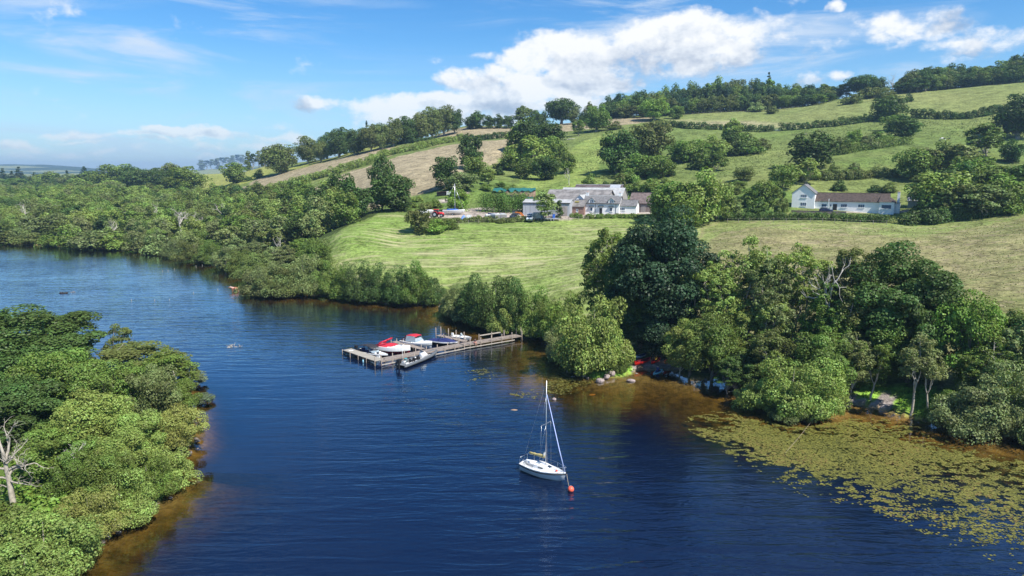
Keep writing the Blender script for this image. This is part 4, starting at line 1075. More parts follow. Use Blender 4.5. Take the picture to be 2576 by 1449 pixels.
hedge('hedge', [(1216,531),(1240,532),(1270,533),(1300,533),(1325,533)], 5.0, 5.5, (.12, .2, .04), 'tall thick ivy-topped hedge behind the livestock trailers', seed=9, dens=2.2, leaf=.36, ragged=.08, step=1.2)
hedge('bramble_bank', [(1060,560),(1130,562),(1200,556),(1260,560),(1330,556)], 0.8, 2.2, G_OLIVE, 'low rough grass and bramble bank between hay field and yard', 'bank', seed=10, dens=1.8, leaf=.35, ragged=.6)
hedge('garden_hedge', [(1440,547),(1480,549),(1540,548),(1600,548),(1640,549)], 0.6, 2.0, G_MID, 'low garden shrubs along the bottom of the cottage garden', 'hedge', seed=11, dens=1.8, leaf=.3, ragged=.5)
hedge('field_scrub', [(2000,455),(2060,452),(2150,449),(2240,444)], 2.0, 4.0, G_OLIVE, 'line of dark scrub along the terrace edge above the white house', 'scrub', seed=12, dens=1.6, ragged=.7)
hedge('field_scrub', [(2090,390),(2150,378),(2220,368),(2270,362)], 1.0, 7.0, G_MID, 'rushy green ditch running down the hill beside the stone trough', 'scrub', seed=13, dens=1.6, ragged=.5)
# fresh low growth on the islands and banks: stuff
def ground_cover(name, polys, dens, size, col, h, seed, zmin=.18):
    r = np.random.default_rng(seed); cs = []
    for poly in polys:
        P = gpoly(poly, 60); x0, y0 = P.min(0); x1, y1 = P.max(0)
        n = int((x1-x0)*(y1-y0)*dens); x = r.uniform(x0, x1, n); y = r.uniform(y0, y1, n)
        m = inside(x, y, P); x = x[m]; y = y[m]; z = HT(x, y); m = z > zmin; cs.append(np.stack([x, y, z], 1)[m])
    c = np.vstack(cs); n = len(c)
    o = c.mean(0)
    V, F, val = leaf_cloud(r, c-o+np.array([0, 0, h*.35]), h*.75*(.4+r.random(n)), .8, 9, size, .5, .5)
    ob = link(bpy.data.objects.new(name, fast_mesh(name, V, F, [fm], False, {'leaf': ('FLOAT', val)})))
    ob.location = o; ob.color = tuple(col)+(1,); ob['kind'] = 'stuff'
    return ob
tag(ground_cover('nettles', [[(60,1235),(110,1180),(160,1180),(200,1270),(180,1330),(60,1340)], [(0,1180),(80,1160),(80,1290),(0,1290)], [(250,1330),(420,1215),(440,1180),(300,1250)], [(140,1440),(260,1330),(230,1300),(100,1400)]], 2.6, .34, G_BRI, .8, 1), 'fresh green nettles and bramble under the island trees', 'undergrowth')
tag(ground_cover('bank_grass', [[(1476,952),(1490,932),(1540,928),(1590,925),(1600,938),(1560,951),(1500,955)], [(2160,1000),(2190,975),(2330,978),(2400,1000),(2400,1056),(2330,1052),(2260,1020),(2262,990),(2216,988),(2190,1010)],
   [(300,627),(500,655),(620,690),(700,740),(900,754),(900,740),(700,700),(500,640),(300,618)], [(740,744),(1000,764),(1000,752),(740,732)]], 5.0, .20, (.20, .36, .05), .22, 2, .1), 'lush short grass on the water\'s edge', 'grass')
tag(ground_cover('wood_undergrowth', [WOODP[:-1]], .16, .7, G_MID, 2.2, 3), 'tangled undergrowth beneath the far shore wood', 'undergrowth')
tag(ground_cover('tussocks', [[(1800,566),(2240,568),(2480,560),(2576,545),(2700,560),(2576,840),(2300,800),(2200,760),(1900,700),(1790,660)]], .45, .24, (.34, .32, .15), .10, 4), 'tufts of seeding grass across the long meadow', 'grass')
tag(ground_cover('rush_tufts', [[(1700,425),(1830,345),(1950,345),(2040,425),(1900,440),(1800,450)], [(2080,445),(2250,380),(2340,365),(2330,440)], [(1960,335),(2200,310),(2230,330),(2180,372),(2090,380),(2040,345)], [(2300,305),(2540,290),(2560,330),(2440,345),(2330,350)], [(1440,420),(1510,350),(1560,345),(1520,400),(1500,440)]], .16, .36, (.15, .20, .06), .28, 5), 'rush tufts dotted over the hill pastures', 'grass')
def fence(label, pts, step=3.2, rails=2, h=1.15):
    P = np.array([GR(u, v)[:2] for u, v in pts]); t = bpy.data.objects.new('field_fence', None); COL.objects.link(t); c = P.mean(0); t.location = (c[0], c[1], 0)
    seg = np.linalg.norm(np.diff(P, axis=0), axis=1); cs = np.concatenate([[0], np.cumsum(seg)]); n = int(cs[-1]/step); s_ = np.linspace(0, cs[-1], n+1)
    X = np.interp(s_, cs, P[:, 0])-c[0]; Y = np.interp(s_, cs, P[:, 1])-c[1]; Z = HT(X+c[0], Y+c[1])
    V, F = tube([(0, 0, -.3), (0, 0, h+.1)], [.07, .06], 5); pm = fast_mesh('post', V, F, [mid_bark])
    for x, y, z in zip(X, Y, Z):
        o = link(bpy.data.objects.new('post', pm), t); o.location = (x, y, z)
    for k in range(rails):
        V, F = tube(np.stack([X, Y, Z+h*(.5+.5*k)], 1), [.02]*len(X), 3); link(bpy.data.objects.new('wire', fast_mesh('wire', V, F, [mid_bark])), t)
    return tag(t, label, 'fence')
fence('post and wire fence between the mown hay field and the farm yard', [(1130,570),(1180,563),(1240,560),(1330,557),(1420,556),(1480,553)])
fence('post and wire fence along the top of the seeding meadow below the clipped hedge', [(1830,560),(1900,560),(2000,560),(2120,562),(2230,566)])
fence('post and wire fence on the skyline edge below the crest wood', [(1700,291),(1760,287),(1850,283),(1950,277),(2040,266)], 4)

# ------------------------------------------------------------------ mesh builder for made things
class M:
    def __init__(s): s.V = []; s.F = []; s.S = []
    def add(s, V, F, smooth=False):
        o = len(s.V); s.V += [tuple(v) for v in V]; s.F += [tuple(i+o for i in f) for f in F]; s.S += [smooth]*len(F); return s
    def box(s, x, y, z, sx, sy, sz, rz=0, rx=0, ry=0):
        """centre x, y, bottom z"""
        from mathutils import Matrix
        R = Matrix.Rotation(rz, 3, 'Z') @ Matrix.Rotation(ry, 3, 'Y') @ Matrix.Rotation(rx, 3, 'X')
        V = []
        for a in (-.5, .5):
            for b_ in (-.5, .5):
                for c in (-.5, .5):
                    v = R @ Vector((a*sx, b_*sy, c*sz)); V.append((v.x+x, v.y+y, v.z+z+sz/2))
        return s.add(V, [(0, 1, 3, 2), (4, 6, 7, 5), (0, 4, 5, 1), (2, 3, 7, 6), (0, 2, 6, 4), (1, 5, 7, 3)])
    def bar(s, a, b_, w, h=None):
        """square bar from a to b"""
        h = h or w
        a = np.array(a, float); b_ = np.array(b_, float); d = unit(b_-a)
        up = np.array([0, 0, 1.]) if abs(d[2]) < .95 else np.array([1., 0, 0])
        x = unit(np.cross(d, up)); y = np.cross(x, d)
        V = [p+x*sx*w/2+y*sy*h/2 for p in (a, b_) for sx, sy in ((-1, -1), (1, -1), (1, 1), (-1, 1))]
        return s.add(V, [(3, 2, 1, 0), (4, 5, 6, 7), (0, 1, 5, 4), (1, 2, 6, 5), (2, 3, 7, 6), (3, 0, 4, 7)])
    def tube(s, pts, r, k=6, cap=True):
        pts = np.asarray(pts, float); r = np.broadcast_to(np.asarray(r, float), (len(pts),))
        V, F = tube(pts, r, k); F = [tuple(f) for f in F]
        if cap: F += [tuple(range(k))[::-1], tuple(range((len(pts)-1)*k, len(pts)*k))]
        return s.add(V, F, True)
    def ring_loft(s, rings, close=True, cap=True, smooth=True):
        k = len(rings[0]); V = [p for R in rings for p in R]; F = []
        for i in range(len(rings)-1):
            for j in range(k if close else k-1):
                F.append((i*k+j, i*k+(j+1) % k, (i+1)*k+(j+1) % k, (i+1)*k+j))
        if cap: F += [tuple(range(k))[::-1], tuple(range((len(rings)-1)*k, len(rings)*k))]
        return s.add(V, F, smooth)
    def ell(s, x, y, z, rx, ry, rz, nu=8, nv=12, rot=0):
        V = [(0, 0, -1)]; F = []
        for i in range(1, nu):
            t = pi*i/nu-pi/2
            for j in range(nv):
                p = 2*pi*j/nv; V.append((cos(t)*cos(p), cos(t)*sin(p), sin(t)))
        V.append((0, 0, 1))
        for j in range(nv): F.append((0, 1+(j+1) % nv, 1+j))
        for i in range(nu-2):
            for j in range(nv): a = 1+i*nv; F.append((a+j, a+(j+1) % nv, a+nv+(j+1) % nv, a+nv+j))
        a = 1+(nu-2)*nv
        for j in range(nv): F.append((a+j, a+(j+1) % nv, len(V)-1))
        c, s_ = cos(rot), sin(rot)
        return s.add([(x+v[0]*rx*c-v[1]*ry*s_, y+v[0]*rx*s_+v[1]*ry*c, z+v[2]*rz) for v in V], F, True)
    def poly(s, P, z0, z1):
        n = len(P); V = [(p[0], p[1], z0) for p in P]+[(p[0], p[1], z1) for p in P]
        F = [tuple(range(n))[::-1], tuple(range(n, 2*n))]+[(i, (i+1) % n, n+(i+1) % n, n+i) for i in range(n)]
        return s.add(V, F)
    def wheel(s, x, y, z, r, w, axis='y', k=14):
        V = []; 
        for sgn in (-.5, .5):
            for j in range(k):
                a = 2*pi*j/k
                V.append((x+r*cos(a), y+sgn*w, z+r*sin(a)) if axis == 'y' else (x+sgn*w, y+r*cos(a), z+r*sin(a)))
        F = [tuple(range(k)), tuple(range(k, 2*k))[::-1]]+[(j, k+j, k+(j+1) % k, (j+1) % k) for j in range(k)]
        return s.add(V, F)
    def build(s, name, m, parent=None, loc=None, rz=0, col=None):
        me = bpy.data.meshes.new(name); me.from_pydata(s.V, [], s.F); me.materials.append(m)
        me.polygons.foreach_set('use_smooth', s.S); me.update()
        import bmesh
        bm = bmesh.new(); bm.from_mesh(me); bmesh.ops.recalc_face_normals(bm, faces=bm.faces); bm.to_mesh(me); bm.free()
        o = bpy.data.objects.new(name, me); COL.objects.link(o)
        if parent: o.parent = parent
        if loc is not None: o.location = loc
        if rz: o.rotation_euler = (0, 0, rz)
        return o
def thing(name, label, cat, loc, rz=0, group=None, scale=None):
    o = bpy.data.objects.new(name, None); COL.objects.link(o); o.location = tuple(loc); o.rotation_euler = (0, 0, rz)
    o.empty_display_size = .3
    if scale: o.scale = (scale,)*3
    return tag(o, label, cat, group)
def copy_tree(o, parent=None):
    c = o.copy(); COL.objects.link(c); c.parent = parent
    for ch in list(o.children): copy_tree(ch, c)
    return c

white = mat('white_gelcoat', (.80, .80, .78), .25, var=.05, vscale=1.5)
offwhite = mat('weathered_white', (.66, .66, .64), .5, var=.12, vscale=2)
navy = mat('navy_cloth', (.018, .028, .12), .75, var=.2, vscale=3, bump=.02, bscale=4)
redc = mat('red_cloth', (.50, .022, .040), .7, var=.15, vscale=3)
redg = mat('red_gelcoat', (.36, .010, .022), .2)
blackm = mat('black_rubber', (.018, .018, .02), .5)
darkg = mat('dark_grey', (.06, .065, .07), .5)
grey = mat('grey_tube', (.11, .12, .13), .45, var=.1)
alu = mat('aluminium', (.62, .62, .62), .35, .8)
steel = mat('steel', (.55, .56, .57), .3, .9)
glass = mat('dark_glass', (.03, .04, .05), .05, spec=.9)
clearg = mat('pale_glass', (.30, .36, .40), .06, spec=.9)
wood = mat('weathered_timber', (.27, .225, .19), .9, var=.28, vscale=2.2, stretch=(1, 1, 1), bump=.01)
woodp = mat('pale_timber', (.40, .36, .31), .9, var=.22, vscale=2.5)
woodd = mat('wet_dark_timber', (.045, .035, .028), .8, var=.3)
orange = mat('orange_buoy', (.82, .13, .075), .4)
yellowc = mat('yellow_sailcloth', (.52, .43, .17), .8, var=.25, vscale=5)
teal = mat('turquoise_plastic', (.10, .42, .44), .35)
bluep = mat('blue_plastic', (.03, .12, .50), .4)
rope = mat('rope', (.38, .31, .22), .9)
skin = mat('skin', (.52, .30, .22), .6)
silver = mat('silver_paint', (.45, .47, .50), .3, .3)
brick_ = mat('red_sandstone', (.27, .165, .13), .95, var=.35, vscale=1.6, bump=.03, bscale=3)

def hull_rings(L, B, free, draft, bow=2.0, rake=.10, sheer=.18, stern=.82, n=13, flare=.82, k=1.0):
    """rings from stern to bow; each ring: keel centre outwards to gunwale, both sides"""
    rings = []; sheerline = []
    for i in range(n):
        t = i/(n-1)
        w = B/2*(stern+(1-stern)*sin(min(1, t/.42)*pi/2)) if t < .42 else B/2*max(.015, (1-((t-.42)/.58)**bow))
        x = -L/2+L*t
        zg = free*(1+sheer*((t-.3)**2)*3.2 if t > .3 else 1)
        ch = .18*free*(1+1.8*max(0, t-.5))
        zk = -draft*(1-max(0, (t-.55)/.45)**2.2)+ (zg*.45)*max(0, (t-.9)/.1)
        wc = w*flare*(1-.45*max(0, (t-.55)/.45))
        xs = x-rake*L*0.9*max(0, (t-.75)/.25)*.55
        rings.append([(x, -w, zg), (x-(x-xs)*.5, -wc, ch), (xs, -wc*.5, (zk+ch)/2-.02), (xs, 0, zk), (xs, wc*.5, (zk+ch)/2-.02), (x-(x-xs)*.5, wc, ch), (x, w, zg)])
        sheerline.append((x, w, zg))
    return rings, sheerline
def band(sl, z0, z1, out=.012):
    """a strip round the hull just outside the side, dz below the sheer"""
    m = M()
    for sg in (-1, 1):
        V = []
        for (x, w, z) in sl: V += [(x, sg*(w+out), z-z0), (x, sg*(w+out), z-z1), (x, sg*(w-.02), z-z1), (x, sg*(w-.02), z-z0)]
        F = []
        for i in range(len(sl)-1):
            for j in range(4): a = i*4; F.append((a+j, a+(j+1) % 4, a+4+(j+1) % 4, a+4+j))
        m.add(V, F)
    return m
def deck(sl, t0, t1, crown=.06, inset=.03, zoff=.0, coam=None):
    """cambered deck between stations t0..t1; with coam the middle is left open"""
    n = len(sl); m = M(); a = int(round(t0*(n-1))); b_ = int(round(t1*(n-1)))
    rows = []
    for (x, w, z) in sl[a:b_+1]:
        w = max(w-inset, .01)
        rows.append([(x, w*s, z+zoff+crown*(1-s*s)) for s in (-1, -.6, -.25, .25, .6, 1)])
    m.ring_loft(rows, close=False, cap=False); return m
def side_decks(sl, t0, t1, wd=.22, zoff=.0):
    n = len(sl); m = M(); a = int(round(t0*(n-1))); b_ = int(round(t1*(n-1)))
    for sg in (-1, 1):
        rows = [[(x, sg*w, z+zoff), (x, sg*(w-wd), z+zoff+.02), (x, sg*(w-wd), z-.45)] for (x, w, z) in sl[a:b_+1]]
        m.ring_loft(rows, close=False, cap=False)
    return m
def at(u, v, z=0.0):
    p = PZ(u, v, z); return (float(p[0]), float(p[1]), z)
def span(u0, v0, u1, v1, z=0.0):
    """mid point, length and heading of a line between two surveyed points"""
    a = np.array(at(u0, v0, z)); b_ = np.array(at(u1, v1, z)); d = b_-a
    return (a+b_)/2, float(np.linalg.norm(d[:2])), atan2(d[1], d[0]), a, b_

# ------------------------------------------------------------------ sailing yacht on its mooring
def yacht():
    mid, L, hd, a, b_ = span(1320, 1186, 1411, 1214, 0.0)
    L = 6.3; hd = radians(-38)
    t = thing('sailing_yacht', 'small white sailing yacht with bare mast and yellow furled sail moored on the lake', 'yacht', (mid[0]+.15, mid[1]+.3, 0), hd)
    rings, sl = hull_rings(L, 2.25, .82, .35, bow=2.1, sheer=.16, stern=.66, flare=.80)
    M().ring_loft(rings, close=False, cap=False).add([rings[0][i] for i in range(7)], [tuple(range(7))]).build('hull', white, t)
    band(sl, .10, .20).build('rubbing_strake', blackm, t)
    hb = M()
    for sg in (-1, 1):
        rows = [[(x, sg*(w*.845+.02), .10), (x, sg*(w*.86+.02), .20)] for (x, w, z) in sl[:-1]]
        hb.ring_loft(rows, close=False, cap=False)
    dk = deck(sl, .30, 1.0, .07); dk.build('foredeck', white, t)
    side_decks(sl, 0, .34, .42).build('side_deck', white, t)
    ck = M(); ck.box(-L*.36, 0, .34, L*.26, 1.15, .05); ck.box(-L*.5+.08, 0, .80, .16, 1.4, .05)
    for s in (-1, 1): ck.box(-L*.36, s*.48, .38, L*.24, .28, .22)
    ck.build('cockpit', offwhite, t)
    # cabin trunk, tapering forward
    cab = M(); R = []
    for x, w, h in ((-1.05, .70, .36), (-.3, .72, .38), (.7, .58, .30), (1.25, .38, .12), (1.42, .30, .02)):
        z0 = .86; R.append([(x, -w, z0-.05), (x, -w*.9, z0+h*.85), (x, -w*.45, z0+h), (x, w*.45, z0+h), (x, w*.9, z0+h*.85), (x, w, z0-.05)])
    cab.ring_loft(R, close=False, smooth=False); cab.build('cabin', white, t)
    for s in (-1, 1):
        M().box(.05, s*.685, .99, .62, .03, .13).build('cabin_window', glass, t)
    M().box(-.72, 0, 1.235, .62, .55, .035).build('companionway_hatch', clearg, t)
    M().box(.85, 0, 1.17, .42, .36, .04).build('fore_hatch', glass, t)
    mz = 1.2; MH = 8.8
    M().tube([(.28, 0, mz), (.28, 0, mz+MH)], [.055, .045], 8).build('mast', alu, t)
    sp = M(); sp.bar((.28, -.85, mz+MH*.50), (.28, 0, mz+MH*.495), .05, .03); sp.bar((.28, 0, mz+MH*.495), (.28, .85, mz+MH*.50), .05, .03); sp.build('spreader', alu, t)
    M().tube([(.22, 0, mz+.75), (-2.3, 0, mz+.72)], .045, 6).build('boom', alu, t)
    sc = M(); R = []
    rr = random.Random(3)
    for i in range(12):
        f = i/11; x = .12-2.3*f; r = (.17-.07*f)*(1+rr.uniform(-.2, .2))
        R.append([(x, r*.75*cos(q), mz+.86-.08*f+r*1.2*sin(q)) for q in np.linspace(0, 2*pi, 9)[:-1]])
    sc.ring_loft(R); sc.build('furled_mainsail', yellowc, t)
    M().ell(.05, .05, mz+1.0, .06, .2, .34).build('spray_cover', offwhite, t)
    mast_top = (.28, 0, mz+MH); fs = (.28, 0, mz+MH*.84)
    R = [(3.05, 0, 1.0), (2.2, 0, 3.2), (.36, 0, mz+MH*.84)]
    M().tube(R, [.045, .06, .03], 6).build('furled_jib', mat('blue_white_sail', (.42, .50, .80), .7), t)
    w_ = M()
    for a_, b2 in (((-L/2+.05, 0, .9), mast_top), ((.2, -1.08, .9), (.28, -.85, mz+MH*.5)), ((.28, -.85, mz+MH*.5), fs), ((.2, 1.08, .9), (.28, .85, mz+MH*.5)), ((.28, .85, mz+MH*.5), fs), ((-.2, .95, .9), (.28, 0, mz+MH*.5)), ((-.2, -.95, .9), (.28, 0, mz+MH*.5))):
        w_.tube([a_, b2], .012, 4)
    w_.build('rigging', steel, t)
    pu = M()
    for s in (-1, 1):
        for x, w in ((2.35, .42), (2.95, .12)): pu.tube([(x, s*w, .95), (x, s*w, 1.55)], .018, 5)
        pu.tube([(2.35, s*.42, 1.55), (2.95, s*.15, 1.62), (3.2, 0, 1.6)], .02, 5)
    pu.build('pulpit', steel, t)
    pp = M()
    for s in (-1, 1):
        for x, w in ((-2.2, .92), (-3.05, .68)): pp.tube([(x, s*w, .8), (x, s*w, 1.45)], .018, 5)
        pp.tube([(-2.2, s*.92, 1.45), (-3.05, s*.68, 1.45)], .02, 5)
    pp.tube([(-3.05, -.68, 1.45), (-3.1, 0, 1.45), (-3.05, .68, 1.45)], .02, 5)
    pp.build('pushpit', steel, t)
    gl_ = M()
    for s in (-1, 1):
        for x, w in ((-1.0, 1.08), (.2, 1.08), (1.3, .9)): gl_.tube([(x, s*w, .85), (x, s*w, 1.42)], .015, 5)
        gl_.tube([(-2.2, s*.92, 1.42), (-1, s*1.08, 1.4), (.2, s*1.08, 1.4), (1.3, s*.9, 1.42), (2.35, s*.42, 1.5)], .012, 4)
    gl_.build('guard_rail', steel, t)
    M().ell(2.0, -.22, 1.08, .13, .13, .12).build('fender', orange, t)
    M().box(-3.2, 0, .25, .08, .3, .6).build('rudder', white, t)
    t.scale = (.84, .94, 1)
    return t, mid, hd
yt, ymid, yhd = yacht()
bp_ = at(1436, 1233, .12)
bo = thing('mooring_buoy', 'round orange mooring buoy floating off the yacht\'s bow', 'buoy', (bp_[0], bp_[1], 0))
M().ell(0, 0, .22, .31, .31, .31, 10, 16).build('float', orange, bo)
M().tube([(0, 0, .5), (0, 0, .6)], .03, 6).build('ring', steel, bo)
bow = (yt.location.x+2.75*cos(yhd), yt.location.y+2.75*sin(yhd), .95)
q = np.array(bow); e_ = np.array([bp_[0], bp_[1]+.25, .12]); pts = [q*(1-t)+e_*t-np.array([0, 0, .35*sin(pi*t)]) for t in np.linspace(0, 1, 6)]
tag(M().tube(pts, .025, 5).build('mooring_rope', rope), 'thin rope running from the yacht\'s bow to the orange buoy', 'rope')

# ------------------------------------------------------------------ jetty
DZ = .80
def deckrow(m, a, b_, wd, z, th=.05, bw=.155, r=random.Random(5)):
    """cross planks laid one beside another from a to b"""
    a = np.array(a[:2]); b_ = np.array(b_[:2]); d = b_-a; L = np.linalg.norm(d); d = d/L; nrm = np.array([-d[1], d[0]]); n = int(L/bw); hd = atan2(d[1], d[0])
    for i in range(n):
        p = a+d*(i+.5)*bw
        m.box(p[0], p[1], z+r.uniform(-.006, .006), bw*.88, wd+r.uniform(-.05, .05), th, hd+r.uniform(-.01, .01))
jet = thing('jetty', 'long weathered wooden jetty reaching out from the bank with boats tied alongside', 'jetty', (0, 0, 0))
JA_ = np.array(at(862, 880.5, DZ)); JB_ = np.array(at(942, 909.5, DZ))       # outer face of the head
JC_ = np.array(at(967, 903, DZ)); JD_ = np.array(at(884, 876.5, DZ))
J1 = np.array(at(952, 905.5, DZ)); J2 = np.array(at(1160, 866, DZ)); J3 = np.array(at(1306, 842, DZ))
def sec(name, a, b_, wd, m=wood):
    mm = M(); deckrow(mm, a, b_, wd, DZ-.05); return tag(mm.build(name, m, jet), kind='stuff')
WW = 1.75
# head platform: sheets of boarding
hd_mid0 = (JA_+JD_)/2; hd_mid1 = (JB_+JC_)/2
HWD = float(np.linalg.norm((JD_-JA_)[:2]))
HWD = min(max(HWD, 1.5), 2.4)
for i in range(5):
    a = hd_mid0+(hd_mid1-hd_mid0)*i/5; b_ = hd_mid0+(hd_mid1-hd_mid0)*(i+.985)/5
    mm = M(); d = (b_-a)[:2]; L = float(np.linalg.norm(d)); c = (a+b_)/2; mm.box(c[0], c[1], DZ-.05, L, HWD, .06, atan2(d[1], d[0])); mm.build('deck_panel', mat('pale_ply', (.33, .30, .25), .9, var=.15, vscale=1), jet)
sec('planking', J1, J2, WW); sec('planking', J2+(J3-J2)*.012, J3, WW-.15)
def F_line(u0, v0, u1, v1, wd=1.15):
    a = np.array(at(u0, v0, DZ)); b_ = np.array(at(u1, v1, DZ)); sec('planking', a, b_, wd); return a, b_
f1a, f1b = F_line(991, 858.5, 1064, 877.5); f2a, f2b = F_line(1103, 842.5, 1172, 858.5)
def post(x, y, top, r=.085, m=wood, z0=-1.2):
    rr = random.Random(int(x*97+y*31)); return M().tube([(x, y, z0), (x+rr.uniform(-.03, .03), y+rr.uniform(-.03, .03), top)], [r, r*.92], 7).build('post', m, jet)
def side_pts(a, b_, off, n, t0=0., t1=1.):
    d = unit((b_-a)[:2]); nr = np.array([-d[1], d[0]]); return [a[:2]+(b_-a)[:2]*t+nr*off for t in np.linspace(t0, t1, n)]
near1 = side_pts(J1, J2, -(WW/2+.09), 9); near2 = side_pts(J2, J3, -(WW/2+.02), 6, .1)
far1 = side_pts(J1, J2, WW/2+.09, 8, .06); far2 = side_pts(J2, J3, WW/2+.02, 5, .12)
for i, p in enumerate(near1): post(p[0], p[1], DZ+(.75 if i in (0,) else .35))
for p in near2: post(p[0], p[1], DZ+.95)
for i, p in enumerate(far1): post(p[0], p[1], DZ+.45)
for i, p in enumerate(far2): post(p[0], p[1], DZ+(.6 if i == 0 else 1.1))
pe = at(1306, 842, DZ); post(pe[0]+.3, pe[1]-.5, DZ+1.5, .07)
for a, b_, off in ((f1a, f1b, .62), (f1a, f1b, -.62)):
    for p in side_pts(a, b_, off, 4, 0, .85): post(p[0], p[1], DZ+.42, .08)
for off, tt in ((.62, 1.5), (-.62, .9)):
    for i, p in enumerate(side_pts(f2a, f2b, off, 4, 0, .85)): post(p[0], p[1], DZ+(1.45 if off > 0 else (1.5 if i == 0 else .7)), .09)
hdir = unit((JB_-JA_)[:2]); hn = np.array([-hdir[1], hdir[0]])
for t_ in (0, .25, .5, .75, 1.0):
    c = hd_mid0[:2]+(hd_mid1-hd_mid0)[:2]*t_
    for s in (-1, 1):
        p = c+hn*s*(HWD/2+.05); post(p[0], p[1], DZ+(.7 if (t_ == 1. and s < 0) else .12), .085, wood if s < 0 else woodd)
bm_ = M()
def beam(pts, z, w=.07, h=.16, m=woodp, name='waling_board'):
    o = M()
    for i in range(len(pts)-1): o.bar((pts[i][0], pts[i][1], z), (pts[i+1][0], pts[i+1][1], z), w, h)
    return o.build(name, m, jet)
beam(side_pts(J1, J2, -(WW/2+.2), 3), .22); beam(side_pts(J2, J3, -(WW/2+.12), 3, 0, .86), .25)
beam(side_pts(J1, J2, -(WW/2+.02), 3), DZ-.13, .06, .14, wood, 'edge_beam'); beam(side_pts(J2, J3, -(WW/2-.04), 3), DZ-.13, .06, .14, wood, 'edge_beam')
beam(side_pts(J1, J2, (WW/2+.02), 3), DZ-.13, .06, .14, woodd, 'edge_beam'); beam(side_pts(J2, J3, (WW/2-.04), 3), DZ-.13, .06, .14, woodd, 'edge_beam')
beam(side_pts(J2, J3, (WW/2+.1), 3, .36, .72), DZ+.75, .05, .2, woodp, 'handrail')
c0_ = hd_mid0[:2]; c1_ = hd_mid1[:2]
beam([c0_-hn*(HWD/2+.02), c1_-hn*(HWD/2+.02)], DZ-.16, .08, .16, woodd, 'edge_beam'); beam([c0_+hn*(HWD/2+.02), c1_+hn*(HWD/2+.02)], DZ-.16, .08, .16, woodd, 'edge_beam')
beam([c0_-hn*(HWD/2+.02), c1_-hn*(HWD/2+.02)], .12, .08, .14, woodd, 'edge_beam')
o = M()
for t_ in (0, .25, .5, .75):
    a = c0_+(c1_-c0_)*t_-hn*(HWD/2+.03); b_ = c0_+(c1_-c0_)*(t_+.25)-hn*(HWD/2+.03); o.bar((a[0], a[1], DZ-.15), (b_[0], b_[1], .1), .06, .09)
o.bar((c0_-hn*HWD/2)[[0, 1]].tolist()+[.1], (c0_+hn*HWD/2)[[0, 1]].tolist()+[DZ-.2], .06, .1)
o.build('cross_brace', woodd, jet)
# things on and at the jetty
p = at(875, 888, .35); fd = thing('fender', 'pale blue fender hanging on the outer end of the jetty head', 'fender', (p[0], p[1], .25)); M().tube([(0, 0, -.3), (0, 0, -.2), (0, 0, .2), (0, 0, .3)], [.04, .13, .13, .04], 8).build('body', mat('pale_blue', (.25, .5, .65), .5), fd); M().tube([(0, 0, .3), (0, .1, .6)], .015, 4).build('rope', rope, fd)
p = at(914, 906, .35); fd2 = copy_tree(fd); fd2.location = (p[0], p[1]-.2, .2); fd2['label'] = 'slim fender with red float on the outer face of the jetty head'
for f in (fd, fd2): f['group'] = 'fenders on the jetty head'
p = at(1275, 836.5, DZ); gr_ = thing('green_net', 'bright green landing net leaning on the jetty rail by the bank', 'net', (p[0], p[1]+.6, DZ+.55))
M().ell(.55, 0, .45, .30, .12, .22).build('net_bag', mat('green_plastic', (.02, .42, .22), .6), gr_); M().tube([(-1.0, 0, .05), (.4, 0, .38)], .025, 5).build('handle', teal, gr_)
p = at(883, 881.5, DZ+.03); tag(M().box(0, 0, 0, .75, .45, .03).build('white_board', white, None, (p[0], p[1], DZ+.015), .3), 'small white board lying on the jetty head', 'board')

# ------------------------------------------------------------------ motor boats
def motor(parent, x, y, z, s=1.0, m=blackm, name='outboard_motor'):
    o = M().box(x, y, z+.15*s, .42*s, .34*s, .45*s).box(x-.02, y, z-.55*s, .16*s, .12*s, .72*s).box(x-.05, y, z-.6*s, .34*s, .03, .12*s); return o.build(name, m, parent)
def base_boat(name, label, u0, v0, u1, v1, B, free, hullm, group='motor boats tied to the jetty', bow=2.2, zc=.25, Lmax=None, sheer=.15):
    mid, L, hd, a, b_ = span(u0, v0, u1, v1, zc)
    t = thing(name, label, 'boat', (mid[0], mid[1], 0), hd, group)
    rings, sl = hull_rings(L, B, free, .22, bow=bow, sheer=sheer, stern=.86)
    M().ring_loft(rings, close=False, cap=False).add([rings[0][i] for i in range(7)], [tuple(range(7))]).build('hull', hullm, t)
    return t, L, sl
# 1: black-hulled bowrider with a black wakeboard tower and bimini
t, L, sl = base_boat('motor_boat', 'open black and white speedboat with black bimini canopy, nearest the jetty head', 898, 884, 976, 899, 2.1, .62, blackm)
band(sl, -.03, .17, .02).build('white_topside', white, t)
deck(sl, .84, 1.0, .04).build('foredeck', white, t); side_decks(sl, 0, .85, .24).build('gunwale', white, t)
M().box(-.2, 0, .18, L*.72, 1.55, .05).build('floor', offwhite, t)
for x, y, sx, sy, h in ((-L*.30, 0, .5, 1.4, .4), (-L*.05, -.45, .5, .5, .45), (-L*.05, .45, .5, .5, .45), (L*.24, -.5, 1.1, .35, .28), (L*.24, .5, 1.1, .35, .28)):
    M().box(x, y, .22, sx, sy, h).box(x-sx*.42, y, .22, .12, sy, h+.35).build('seat', white if x > 0 else navy, t)
M().box(L*.10, -.42, .22, .3, .55, .62).box(L*.10, .42, .22, .3, .55, .62).build('console', navy, t)
ws = M(); ws.add([(L*.12, -.85, .8), (L*.12+.3, -.5, .78), (L*.12+.3, .5, .78), (L*.12, .85, .8), (L*.02, -.8, 1.08), (L*.15, -.45, 1.1), (L*.15, .45, 1.1), (L*.02, .8, 1.08)], [(0, 1, 5, 4), (1, 2, 6, 5), (2, 3, 7, 6)]); ws.build('windscreen', clearg, t)
tw = M()
